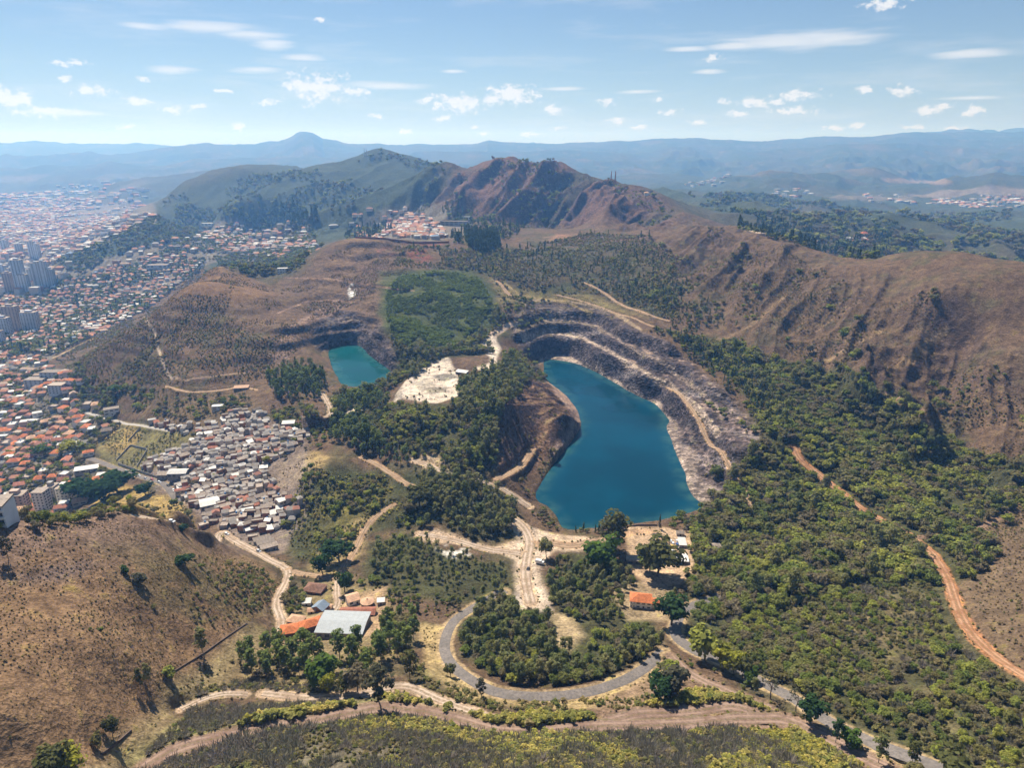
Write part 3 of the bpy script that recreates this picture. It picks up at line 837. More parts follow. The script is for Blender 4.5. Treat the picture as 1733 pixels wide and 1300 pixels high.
paint([(640, 460), (800, 455), (840, 500), (830, 560), (760, 590), (650, 560)], lin(.062, .075, .024), 10, 6, .8)
# left hill
paint([(-200, 880), (150, 868), (290, 888), (440, 950), (478, 985), (430, 1050), (330, 1130), (180, 1300), (-200, 1320)], lin(.200, .122, .066), 8, 4, .95)
paint([(-200, 870), (150, 862), (300, 885), (420, 930), (300, 940), (180, 960), (0, 990), (-200, 1000)], lin(.155, .102, .076), 18, 8, .8, n40, -.5, .1)
paint([(180, 940), (300, 930), (420, 950), (478, 985), (430, 1050), (330, 1080), (230, 1000)], lin(.115, .090, .042), 25, 8, .8, n12 + n40, -.3, .4)
paint([(90, 960), (150, 950), (170, 958), (120, 985), (20, 990)], lin(.15, .105, .085), 5, 4, .8)
# lower slopes, verges, yards
paint([(330, 1140), (420, 1060), (470, 1085), (400, 1120), (390, 1170), (300, 1200), (200, 1300), (150, 1300)], lin(.25, .19, .095), 6, 4, .85)
paint([(480, 1020), (560, 960), (650, 1000), (700, 1070), (640, 1160), (420, 1170), (390, 1130), (440, 1080)], lin(.20, .15, .075), 8, 5, .8)
paint([(705, 1055), (752, 1060), (750, 1110), (790, 1155), (880, 1185), (1000, 1178), (1100, 1135), (1140, 1110), (1180, 1150), (1100, 1200), (950, 1200), (800, 1190), (720, 1130)], lin(.36, .26, .12), 4, 3, .85)
paint([(760, 1120), (800, 1160), (860, 1190), (840, 1200), (760, 1170), (720, 1140)], lin(.28, .21, .10), 5, 4, .7)
paint([(1080, 1150), (1180, 1130), (1300, 1190), (1250, 1215), (1050, 1215), (1000, 1200)], lin(.20, .13, .085), 5, 4, .8)
paint([(-50, 1320), (240, 1300), (430, 1245), (650, 1215), (850, 1250), (1200, 1235), (1400, 1270), (1460, 1320)], lin(.125, .105, .07), 8, 4, .95)
paint([(200, 1280), (300, 1220), (440, 1190), (600, 1185), (700, 1180), (860, 1230), (700, 1195), (560, 1205), (420, 1225), (300, 1260), (230, 1300)], lin(.22, .19, .08), 4, 3, .85)
paint([(540, 1040), (650, 990), (665, 1050), (700, 1060), (640, 1080), (470, 1090), (470, 1060)], lin(.38, .25, .15), 5, 4, .75)
paint([(930, 1040), (960, 1045), (985, 1080), (960, 1110), (935, 1080)], lin(.38, .28, .16), 5, 4, .9)
paint([(1030, 1000), (1080, 985), (1140, 985), (1140, 1050), (1060, 1050)], lin(.33, .24, .14), 5, 4, .8)
paint([(1060, 892), (1125, 893), (1175, 900), (1175, 985), (1100, 995), (1065, 960)], lin(.42, .29, .18), 3, 2, .95)
paint([(880, 985), (900, 965), (925, 1000), (928, 1035), (895, 1040), (870, 1010)], lin(.34, .30, .26), 4, 4, .9)
paint([(860, 880), (900, 895), (945, 905), (1010, 912), (1010, 930), (930, 935), (905, 965), (880, 960), (870, 930), (700, 912), (740, 898), (830, 925), (880, 915)], lin(.47, .345, .235), 4, 4, .95)
paint([(862, 872), (900, 893), (935, 905), (935, 930), (915, 965), (925, 1000), (928, 1035), (892, 1038), (872, 1000), (872, 950), (850, 938), (872, 915)], lin(.48, .37, .27), 4, 4, .9)
paint([(740, 925), (775, 920), (800, 940), (770, 945)], lin(.6, .55, .48), 4, 5, .8, n12, -.2, .2)
paint([(690, 640), (735, 612), (758, 604), (770, 625), (790, 640), (780, 668), (735, 682), (668, 675)], PALE, 3, 4, .95)
paint([(690, 640), (735, 612), (758, 604), (790, 640), (780, 668), (735, 682), (668, 675)], lin(.25, .20, .15), 3, 6, .8, n12 + .6 * n40, .15, .5)
paint_line([(672, 676), (700, 655), (740, 625), (752, 608)], 5, lin(.50, .42, .34), .8)
paint_line([(752, 615), (772, 628), (790, 640), (800, 650)], 4, lin(.48, .40, .32), .8)
paint_line([(700, 672), (740, 660), (775, 655)], 4, lin(.30, .25, .19), .7)
paint([(735, 636), (765, 632), (775, 640), (745, 645)], lin(.13, .12, .10), 3, 3, .8)
paint([(715, 658), (745, 655), (752, 664), (725, 668)], lin(.26, .22, .16), 3, 4, .9)
paint([(700, 648), (720, 640), (735, 652), (712, 660)], lin(.40, .34, .26), 3, 4, .8)
paint([(812, 572), (838, 566), (848, 590), (838, 608), (848, 632), (812, 628), (808, 622), (830, 614), (820, 592)], PALE, 3, 4, .95)
paint([(858, 548), (886, 548), (850, 562), (820, 572), (812, 568)], lin(.45, .33, .24), 2, 3, .9)
paint([(590, 690), (618, 680), (620, 690), (598, 712), (588, 708)], PALE, 2, 3, .85)
paint([(705, 760), (740, 770), (755, 800), (720, 795)], lin(.42, .30, .19), 3, 3, .8)
paint([(460, 830), (470, 790), (500, 768), (540, 765), (560, 775), (540, 810), (500, 830)], lin(.27, .19, .085), 6, 4, .9)
paint([(550, 830), (640, 815), (660, 840), (600, 880), (560, 900), (540, 870)], lin(.22, .18, .05), 10, 6, .65, n40, -.3, .3)
paint([(520, 960), (600, 880), (640, 870), (610, 940), (570, 985)], lin(.30, .22, .10), 6, 5, .8)
paint([(160, 730), (210, 715), (330, 735), (300, 790), (240, 800), (170, 780)], lin(.19, .165, .065), 6, 5, .85)
paint([(170, 720), (215, 715), (240, 745), (200, 770), (165, 755)], lin(.33, .22, .08), 8, 6, .7, n40, -.2, .2)
paint([(230, 690), (300, 655), (420, 665), (450, 690), (380, 720), (270, 722)], lin(.145, .10, .055), 10, 6, .8)
paint([(155, 850), (210, 820), (310, 850), (330, 890), (240, 868), (170, 862)], lin(.32, .22, .075), 5, 5, .85)
paint([(250, 800), (330, 740), (400, 700), (520, 730), (525, 870), (480, 935), (420, 930), (330, 870), (270, 830)], lin(.22, .17, .14), 6, 5, .75)
# rock of the pits, steep faces
st = sstep(slope, .35, .85)
strata = ridged(X * .55 + Y * .6 + Z * .9, (Y - X) * .25, 13, 4, 301)
rk = ROCK + (ROCKP - ROCK) * sstep(strata + .5 * n12, .0, .9)[..., None] * .85
rk = rk + (lin(.36, .30, .28) - rk) * (sstep(fbm(X * .6 + Y * .6 + Z, (Y - X) * .3 + Z, 20, 4, 303), .22, .6) * .34)[..., None]
mp = PIT_M * (.8 + .2 * st)
C = C * (1 - mp[..., None]) + rk * mp[..., None]
flat = PIT_M * (1 - sstep(slope, .15, .4)) * sstep(Z, 4, 10)
blend(ALL, flat * sstep(n12 + .6 * n40, -.1, .4) * .8, lin(.27, .19, .145))
blend(ALL, PIT_M * flat * sstep(n12, .0, .4) * sstep(R2, 1000, 1060) * .8, OLIVE)
shore = (1 - sstep(Z, 1.2, 3.5)) * sstep(Z, -1, 0.2) * (R2 < 1200) * (Y > 400) * PIT_M
blend(ALL, shore * (.5 + .4 * sstep(n12, -.2, .3)), lin(.36, .28, .22))
blend(ALL, PEN_M * .85, lin(.17, .098, .060))
blend(ALL, PEN_M * sstep(slope, .45, .9) * .85, lin(.080, .050, .042))
blend(ALL, PEN_M * (1 - sstep(slope, .2, .4)) * sstep(n12, -.2, .3) * .6, lin(.17, .13, .06))
blend(ALL, WORK_M * sstep(slope, .5, .95) * .8, lin(.085, .065, .058))
paint([(925, 645), (945, 655), (980, 692), (986, 715), (975, 740), (940, 780), (928, 770), (965, 725), (968, 700), (940, 668)], lin(.33, .22, .165), 3, 2, .8)
paint([(1132, 715), (1180, 735), (1215, 790), (1200, 850), (1180, 840), (1160, 790), (1140, 750)], lin(.165, .122, .108), 4, 5, .6, n12, -.3, .4)
paint([(1190, 690), (1230, 690), (1282, 735), (1280, 752), (1240, 750), (1215, 725)], lin(.18, .13, .115), 4, 5, .6, n12, -.4, .3)
paint([(868, 545), (880, 520), (905, 514), (960, 530), (940, 555), (900, 560), (880, 575)], lin(.135, .105, .075), 5, 4, .7, n12, -.4, .3)
for rd in ROADS:                      # soil of the verges
    col = {'asphalt': lin(.34, .24, .13), 'redsoil': lin(.235, .155, .105), 'paledirt': lin(.44, .31, .20), 'orange': ORANGE, 'browndirt': lin(.22, .14, .09), 'dirt': DIRT, 'concrete_road': lin(.3, .26, .2)}[rd['mat']]
    win = near_box(rd['xy'], rd['width'] + 12)
    d, _ = dist_line(X[win] + 1.2 * WX[win], Y[win] + 1.2 * WY[win], rd['xy'])
    blend(win, (1 - sstep(d + 1.2 * n12[win], rd['width'] * .5, rd['width'] * .5 + rd['verge'] * .7)) * .9, col)





paint_line([(243, 535), (255, 552), (262, 560), (268, 590), (275, 610), (284, 632), (292, 640)], 2.5, lin(.45, .34, .25))
paint_line([(90, 606), (180, 562), (230, 528), (270, 505), (282, 498)], 5, lin(.40, .28, .16), .8)
paint_line([(285, 498), (310, 480), (330, 462), (345, 455)], 2.5, lin(.28, .17, .10), .7)
paint_line([(292, 640), (310, 645), (330, 640), (420, 630)], 2.5, lin(.36, .25, .17), .6)
paint_line([(480, 470), (560, 472), (600, 478), (660, 488), (700, 492)], 3, lin(.26, .16, .11), .7)
paint_line([(470, 530), (520, 510), (560, 508), (600, 512)], 3, lin(.27, .17, .12), .7)
paint_line([(920, 402), (960, 396), (1010, 398), (1040, 408), (1090, 402)], 4, lin(.30, .18, .12), .7)
paint_line([(602, 402), (650, 404), (700, 412), (745, 412)], 5, lin(.16, .06, .045), .8)
paint_line([(885, 575), (930, 563), (985, 572), (1040, 600), (1090, 630), (1150, 665), (1190, 700), (1215, 735)], 4.5, lin(.34, .26, .20), .9)
paint_line([(900, 540), (960, 541), (1010, 552), (1060, 585), (1120, 615), (1180, 660), (1230, 705)], 3.0, lin(.24, .18, .14), .7)
paint_line([(1085, 558), (1040, 530), (1000, 516), (960, 510), (900, 508)], 3.5, lin(.34, .25, .16), .8)
paint_line([(838, 570), (858, 553), (888, 546)], 4, lin(.40, .30, .22), .8)
paint_line([(1500, 665), (1540, 690), (1570, 710)], 3, lin(.34, .22, .14), .7)
paint_line([(1455, 510), (1380, 560)], 4, lin(.30, .19, .11), .5)  # paler strip down a rib of the right-hand slope, no track
paint_line([(1330, 500), (1260, 560), (1200, 580)], 5, lin(.27, .18, .10), .5)
paint_line([(1600, 560), (1520, 620)], 6, lin(.30, .20, .10), .5)  # another paler rib strip on the same slope
paint_line([(1490, 560), (1400, 610)], 6, lin(.30, .20, .11), .5)
paint_line([(258, 362), (262, 372), (258, 385)], 6, lin(.4, .3, .2), .8)
paint_line([(60, 452), (120, 425), (180, 398), (190, 390)], 8, lin(.4, .32, .24), .7)
paint_line([(855, 480), (880, 500), (960, 512), (1000, 530)], 4, lin(.36, .27, .13), .7)
paint_line([(1270, 392), (1320, 398), (1390, 408)], 18, lin(.48, .36, .24), .9)
paint_line([(1480, 400), (1520, 410), (1550, 405)], 40, lin(.13, .12, .07), .9)
paint_line([(1560, 332), (1640, 326), (1733, 322)], 110, lin(.22, .17, .14), .7)
paint_line([(1420, 333), (1530, 336)], 80, lin(.2, .16, .13), .6)
paint_line([(1500, 305), (1600, 308)], 60, lin(.25, .17, .12), .7)
C *= (1 + .10 * n12 + .08 * n40)[..., None]
C = np.clip(C, .012, .8)
ROCKY = np.clip(np.maximum(PIT_M, np.maximum(.5 * PEN_M, .5 * WORK_M)) + .55 * m_main + .35 * m_right * sstep(slope, .5, .9), 0, 1)


# ------------------------------------------------------------------ materials
def principled(name, col=(.5, .5, .5), rough=.85, spec=.25, metal=0.0):
    m = bpy.data.materials.new(name)
    m.use_nodes = True
    b = m.node_tree.nodes['Principled BSDF']
    b.inputs['Base Color'].default_value = tuple(col) + (1,)
    b.inputs['Roughness'].default_value = rough
    b.inputs['Specular IOR Level'].default_value = spec
    b.inputs['Metallic'].default_value = metal
    return m, m.node_tree, b


def obj_coord(nt, scale=1.0):
    t = nn(nt, 'ShaderNodeTexCoord')
    m = nn(nt, 'ShaderNodeVectorMath', operation='SCALE')
    nt.links.new(t.outputs['Object'], m.inputs[0])
    m.inputs['Scale'].default_value = scale
    return m.outputs[0]


def noise_fac(nt, scale, detail=3.0, rough=.6, co=None):
    t = nn(nt, 'ShaderNodeTexNoise', ins={'Scale': scale, 'Detail': detail, 'Roughness': rough})
    if co is None:
        co = obj_coord(nt)
    nt.links.new(co, t.inputs['Vector'])
    return t.outputs[0]


m_ground, nt, bs = principled('ground_material', rough=.95, spec=.08)
at = nn(nt, 'ShaderNodeAttribute', attribute_name='Col')
co = obj_coord(nt)
f1 = noise_fac(nt, .55, 3, .65, co)
f2 = noise_fac(nt, .11, 4, .6, co)
f3 = noise_fac(nt, .02, 4, .6, co)
k1 = nn(nt, 'ShaderNodeMapRange', ins={1: .3, 2: .7, 3: .5, 4: 1.5})
nt.links.new(f1, k1.inputs[0])
k2 = nn(nt, 'ShaderNodeMapRange', ins={1: .3, 2: .7, 3: .6, 4: 1.4})
nt.links.new(f2, k2.inputs[0])
k3 = nn(nt, 'ShaderNodeMapRange', ins={1: .3, 2: .7, 3: .82, 4: 1.18})
nt.links.new(f3, k3.inputs[0])
kk = math_n(nt, 'MULTIPLY', math_n(nt, 'MULTIPLY', k1.outputs[0], k2.outputs[0]), k3.outputs[0])
sc = nn(nt, 'ShaderNodeVectorMath', operation='SCALE')
nt.links.new(at.outputs['Color'], sc.inputs[0])
nt.links.new(kk, sc.inputs['Scale'])
# greener and drier drifts
grn = mix_n(nt, smooth_n(nt, f2, .56, .75), sc.outputs[0], (.9, 1.0, .62), 'MULTIPLY')
# broken rock where the attribute's alpha says so: angular blocks of lighter and darker stone
mp_ = nn(nt, 'ShaderNodeMapping')
mp_.inputs['Rotation'].default_value = (.5, .35, .75)
mp_.inputs['Scale'].default_value = (.22, .26, .34)
nt.links.new(co, mp_.inputs['Vector'])
vo = nn(nt, 'ShaderNodeTexVoronoi', ins={'Scale': 1.0})
nt.links.new(mp_.outputs[0], vo.inputs['Vector'])
vs_ = nn(nt, 'ShaderNodeSeparateColor')
nt.links.new(vo.outputs['Color'], vs_.inputs[0])
kv = nn(nt, 'ShaderNodeMapRange', ins={3: .45, 4: 1.6})
nt.links.new(vs_.outputs[0], kv.inputs[0])
kr = math_n(nt, 'ADD', 1.0, math_n(nt, 'MULTIPLY', math_n(nt, 'SUBTRACT', kv.outputs[0], 1.0), at.outputs['Alpha']))
rs_ = nn(nt, 'ShaderNodeVectorMath', operation='SCALE')
nt.links.new(grn, rs_.inputs[0])
nt.links.new(kr, rs_.inputs['Scale'])
nt.links.new(rs_.outputs[0], bs.inputs['Base Color'])
bp = nn(nt, 'ShaderNodeBump', ins={'Strength': .8, 'Distance': 1.6})
nt.links.new(math_n(nt, 'ADD', math_n(nt, 'ADD', math_n(nt, 'MULTIPLY', f1, .8), math_n(nt, 'MULTIPLY', f2, 1.8)), math_n(nt, 'MULTIPLY', math_n(nt, 'MULTIPLY', vo.outputs['Distance'], at.outputs['Alpha']), 1.3)), bp.inputs['Height'])
nt.links.new(bp.outputs[0], bs.inputs['Normal'])


def link(o, parent=None):
    S.collection.objects.link(o)
    if parent is not None:
        o.parent = parent
    return o


def tag(o, label=None, cat=None, group=None, kind=None):
    if label:
        o['label'] = label
    if cat:
        o['category'] = cat
    if group:
        o['group'] = group
    if kind:
        o['kind'] = kind
    return o


def np_mesh(name, verts, quads, smooth=True):
    me = bpy.data.meshes.new(name)
    n, q = len(verts), len(quads)
    k = quads.shape[1]
    me.vertices.add(n)
    me.vertices.foreach_set('co', np.ascontiguousarray(verts, np.float32).ravel())
    me.loops.add(q * k)
    me.loops.foreach_set('vertex_index', np.ascontiguousarray(quads, np.int32).ravel())
    me.polygons.add(q)
    me.polygons.foreach_set('loop_start', np.arange(q, dtype=np.int32) * k)
    if smooth:
        me.polygons.foreach_set('use_smooth', np.ones(q, bool))
    me.update(calc_edges=True)
    return me


idx = np.arange(NR * NT, dtype=np.int32).reshape(NR, NT)
quads = np.stack([idx[:-1, :-1], idx[:-1, 1:], idx[1:, 1:], idx[1:, :-1]], -1).reshape(-1, 4)
quads = quads[:, ::-1]
me = np_mesh('terrain', np.stack([X, Y, Z], -1).reshape(-1, 3), quads)
ca = me.color_attributes.new('Col', 'FLOAT_COLOR', 'POINT')
ca.data.foreach_set('color', np.concatenate([C, ROCKY[..., None].astype(np.float32)], -1).astype(np.float32).ravel())
me.materials.append(m_ground)
terrain = link(bpy.data.objects.new('terrain', me))
tag(terrain, kind='structure')

# ------------------------------------------------------------------ water
def water(name, poly, lev, col):
    m, nt, b = principled(name + '_material', col, .14, .2)
    b.inputs['IOR'].default_value = 1.33
    f = noise_fac(nt, .35, 3, .6)
    g = noise_fac(nt, .012, 3, .5)
    base_ = mix_n(nt, smooth_n(nt, g, .35, .65), tuple(c * .8 for c in col), tuple(c * 1.15 for c in col))
    sa = nn(nt, 'ShaderNodeAttribute', attribute_name='shore')
    h = noise_fac(nt, .06, 4, .6)
    edge = math_n(nt, 'MULTIPLY', sa.outputs['Fac'], smooth_n(nt, h, .3, .7), clamp=True)
    nt.links.new(mix_n(nt, math_n(nt, 'MULTIPLY', edge, .75), base_, (.035, .10, .095)), b.inputs['Base Color'])
    rr_ = nn(nt, 'ShaderNodeMapRange', ins={1: .3, 2: .7, 3: .06, 4: .22})
    nt.links.new(noise_fac(nt, .02, 4, .6), rr_.inputs[0])
    nt.links.new(rr_.outputs[0], b.inputs['Roughness'])
    bp = nn(nt, 'ShaderNodeBump', ins={'Strength': .12, 'Distance': .25})
    nt.links.new(f, bp.inputs['Height'])
    nt.links.new(bp.outputs[0], b.inputs['Normal'])
    c = poly.mean(0)
    big = c + (poly - c) * 1.0
    # grow outwards a little so that the banks cut the sheet
    pts = catmull(list(big) + [big[0]], 3)[:-1]
    n = np.roll(pts, -1, 0) - np.roll(pts, 1, 0)
    nrm = np.stack([n[:, 1], -n[:, 0]], 1) / (np.hypot(n[:, 0], n[:, 1])[:, None] + 1e-6)
    area = 0.5 * np.sum(pts[:, 0] * np.roll(pts[:, 1], -1) - np.roll(pts[:, 0], -1) * pts[:, 1])
    pts = pts + nrm * (7.0 if area > 0 else -7.0)
    step_ = 3.0
    lo, hi = pts.min(0) - 6, pts.max(0) + 6
    gx, gy = np.meshgrid(np.arange(lo[0], hi[0], step_), np.arange(lo[1], hi[1], step_), indexing='ij')
    d_, _ = dist_line(gx, gy, poly, True)
    ins_ = in_poly(gx, gy, pts)
    ok_ = ins_[:-1, :-1] | ins_[1:, :-1] | ins_[1:, 1:] | ins_[:-1, 1:]
    id_ = np.arange(gx.size).reshape(gx.shape)
    q_ = np.stack([id_[:-1, :-1][ok_], id_[1:, :-1][ok_], id_[1:, 1:][ok_], id_[:-1, 1:][ok_]], -1)
    used, inv = np.unique(q_, return_inverse=True)
    me = np_mesh(name, np.c_[gx.ravel()[used], gy.ravel()[used], np.full(len(used), lev)], inv.reshape(-1, 4))
    aa = me.attributes.new('shore', 'FLOAT', 'POINT')
    aa.data.foreach_set('value', (1 - sstep(d_, 1, 17)).ravel()[used].astype(np.float32))
    me.materials.append(m)
    return tag(link(bpy.data.objects.new(name, me)), kind='structure')


water('lake', lake_w, 0.0, (.0, .038, .066))
water('pond', pond_w, POND_Z, (.0, .060, .066))

# ------------------------------------------------------------------ road sheets
ROAD_MATS = {}
for k, (a, b, sp) in {'asphalt': ((.165, .145, .13), (.23, .195, .17), .05), 'redsoil': ((.215, .138, .10), (.29, .20, .148), .08), 'paledirt': ((.33, .235, .165), (.46, .36, .275), .06), 'orange': ((.30, .145, .072), (.40, .235, .14), .09),
                      'browndirt': ((.20, .12, .08), (.26, .17, .11), .06), 'dirt': ((.28, .18, .11), (.38, .265, .175), .07), 'concrete_road': ((.36, .33, .29), (.46, .42, .37), .05)}.items():
    m, nt, bs = principled('road_' + k, a, .92, .1)
    co = obj_coord(nt)
    f = noise_fac(nt, .09, 5, .65, co)
    g = noise_fac(nt, .7, 3, .6, co)
    c1 = mix_n(nt, smooth_n(nt, f, .36, .64), a, b)
    c2 = mix_n(nt, smooth_n(nt, g, .3, .75), c1, tuple(x * .72 for x in a))
    if k not in ('asphalt', 'concrete_road'):
        ac = nn(nt, 'ShaderNodeAttribute', attribute_name='across')
        dv = math_n(nt, 'ABSOLUTE', math_n(nt, 'SUBTRACT', math_n(nt, 'ABSOLUTE', ac.outputs['Fac']), .45))
        rut = math_n(nt, 'MULTIPLY', math_n(nt, 'SUBTRACT', 1.0, smooth_n(nt, dv, .06, .2)), smooth_n(nt, f, .35, .55))
        c2 = mix_n(nt, math_n(nt, 'MULTIPLY', rut, .6), c2, tuple(min(.7, x * 1.25) for x in b))
        med = math_n(nt, 'MULTIPLY', smooth_n(nt, math_n(nt, 'ADD', dv, math_n(nt, 'MULTIPLY', g, .5)), .5, .75), .55)
        c2 = mix_n(nt, med, c2, (.14, .12, .05))
    nt.links.new(c2, bs.inputs['Base Color'])
    bp = nn(nt, 'ShaderNodeBump', ins={'Strength': .5, 'Distance': .3})
    nt.links.new(g, bp.inputs['Height'])
    nt.links.new(bp.outputs[0], bs.inputs['Normal'])
    ROAD_MATS[k] = m
for rd in ROADS:
    xy, z = rd['xy'], rd['z']
    t = np.gradient(xy, axis=0)
    t /= np.hypot(t[:, 0], t[:, 1])[:, None] + 1e-9
    nrm = np.stack([-t[:, 1], t[:, 0]], 1)
    w = rd['width'] / 2
    s = np.arange(len(xy)) * 3.0
    jl = rd['jit'] * vnoise(s / 7, s * 0 + 3.3, 5) if rd['jit'] else 0
    jr = rd['jit'] * vnoise(s / 7, s * 0 + 8.3, 6) if rd['jit'] else 0
    fr = [-1, -.78, -.55, -.35, -.15, .1, .35, .55, .78, 1]
    offs = [w * f_ + (jl if k_ == 0 else jr if k_ == 9 else 0) for k_, f_ in enumerate(fr)]
    V = []
    for k, o in enumerate(offs):
        o = np.broadcast_to(o, len(xy))
        p = xy + nrm * o[:, None]
        V.append(np.c_[p, z + (-.3 if k in (0, 9) else -.06 if abs(abs(fr[k]) - .45) < .12 and rd['mat'] not in ('asphalt', 'concrete_road') else 0)])
    V = np.stack(V, 1)
    n = len(xy)
    ii = np.arange(n * 10).reshape(n, 10)
    q = np.stack([ii[:-1, :-1], ii[:-1, 1:], ii[1:, 1:], ii[1:, :-1]], -1).reshape(-1, 4)[:, ::-1]
    me = np_mesh(rd['name'], V.reshape(-1, 3), q)
    aa = me.attributes.new('across', 'FLOAT', 'POINT')
    aa.data.foreach_set('value', np.tile(np.array(fr, np.float32), n))
    me.materials.append(ROAD_MATS[rd['mat']])
    tag(link(bpy.data.objects.new(rd['name'], me)), kind='structure')

# ------------------------------------------------------------------ ground that must stay free of plants
BLOCK = np.zeros(Z.shape, bool)
for rd in ROADS:
    win = near_box(rd['xy'], rd['width'] + 12)
    d, _ = dist_line(X[win], Y[win], rd['xy'])
    BLOCK[win] |= d < rd['width'] / 2 + (5.5 if rd['mat'] == 'orange' else 3.0 if rd['name'] == 'hill_road' else 1.2)
for poly, lev in ((lake_w, 0.0), (pond_w, POND_Z)):
    win = near_box(poly, 12)
    BLOCK[win] |= in_poly(X[win], Y[win], poly) | (Z[win] < lev + .8)


def block_disc(x, y, r):
    i0, i1 = RR.searchsorted(math.hypot(x, y) - r), RR.searchsorted(math.hypot(x, y) + r) + 1
    t = math.atan2(x, y)
    dt = r / math.hypot(x, y)
    j0, j1 = TH.searchsorted(t - dt), TH.searchsorted(t + dt) + 1
    BLOCK[i0:i1, j0:j1] |= (X[i0:i1, j0:j1] - x) ** 2 + (Y[i0:i1, j0:j1] - y) ** 2 < r * r


def free(x, y):
    i = np.clip(np.searchsorted(RR, np.hypot(x, y)), 0, NR - 1)
    j = np.clip(np.rint((np.arctan2(x, y) - TH[0]) / (TH[1] - TH[0])).astype(int), 0, NT - 1)
    return ~BLOCK[i, j]


def to_pix(x, y, z):
    dx, dy, dz = np.asarray(x, float), np.asarray(y, float), np.asarray(z, float) - H
    c, s = math.cos(PITCH), math.sin(PITCH)
    f = dy * c - dz * s
    up = dy * s + dz * c
    return 866.5 + F * dx / f, 650 - F * up / f, f


def seen(x, y, z, margin=6.0):
    """Which points the photograph's camera can see over the bare ground."""
    u, v, f = to_pix(x, y, z)
    c = cast(np.stack([u, v], 1), 60.0)
    ok = (f > 0) & (u > -12) & (u < 1745) & (v > -10) & (v < 1315)
    return ok & (np.hypot(c[:, 0], c[:, 1]) > np.hypot(x, y) - margin)


# ------------------------------------------------------------------ materials of the built things
def weathered(name, col, rough=.8, var=.25, scale=.5, dirt=None, spec=.25, metal=0.0, objvar=0.0):
    m, nt, b = principled(name, col, rough, spec, metal)
    co = obj_coord(nt)
    f = noise_fac(nt, scale, 4, .65, co)
    c = mix_n(nt, smooth_n(nt, f, .32, .7), tuple(x * (1 - var) for x in col), tuple(min(1, x * (1 + var)) for x in col))
    if dirt is not None:
        g = noise_fac(nt, scale * 2.7, 3, .7, co)
        c = mix_n(nt, math_n(nt, 'MULTIPLY', smooth_n(nt, g, .52, .75), .7), c, dirt)
    if objvar:
        oi = nn(nt, 'ShaderNodeObjectInfo')
        k = nn(nt, 'ShaderNodeMapRange', ins={3: 1 - objvar, 4: 1 + objvar})
        nt.links.new(oi.outputs['Random'], k.inputs[0])
        s = nn(nt, 'ShaderNodeVectorMath', operation='SCALE')
        nt.links.new(c, s.inputs[0])
        nt.links.new(k.outputs[0], s.inputs['Scale'])
        c = s.outputs[0]
    nt.links.new(c, b.inputs['Base Color'])
    return m


def ribbed(name, col, period, axis=0, **kw):
    """Sheet or tile roofing: rows of ribs as relief, weathered colour."""
    m = weathered(name, col, **kw)
    nt = m.node_tree
    b = nt.nodes['Principled BSDF']
    w = nn(nt, 'ShaderNodeTexWave', wave_type='BANDS', bands_direction='XYZ'[axis], ins={'Scale': 1.0 / period * .5, 'Distortion': .6, 'Detail': 2.0})
    nt.links.new(obj_coord(nt), w.inputs['Vector'])
    bp = nn(nt, 'ShaderNodeBump', ins={'Strength': .6, 'Distance': .15})
    nt.links.new(w.outputs['Fac'], bp.inputs['Height'])
    nt.links.new(bp.outputs[0], b.inputs['Normal'])
    return m


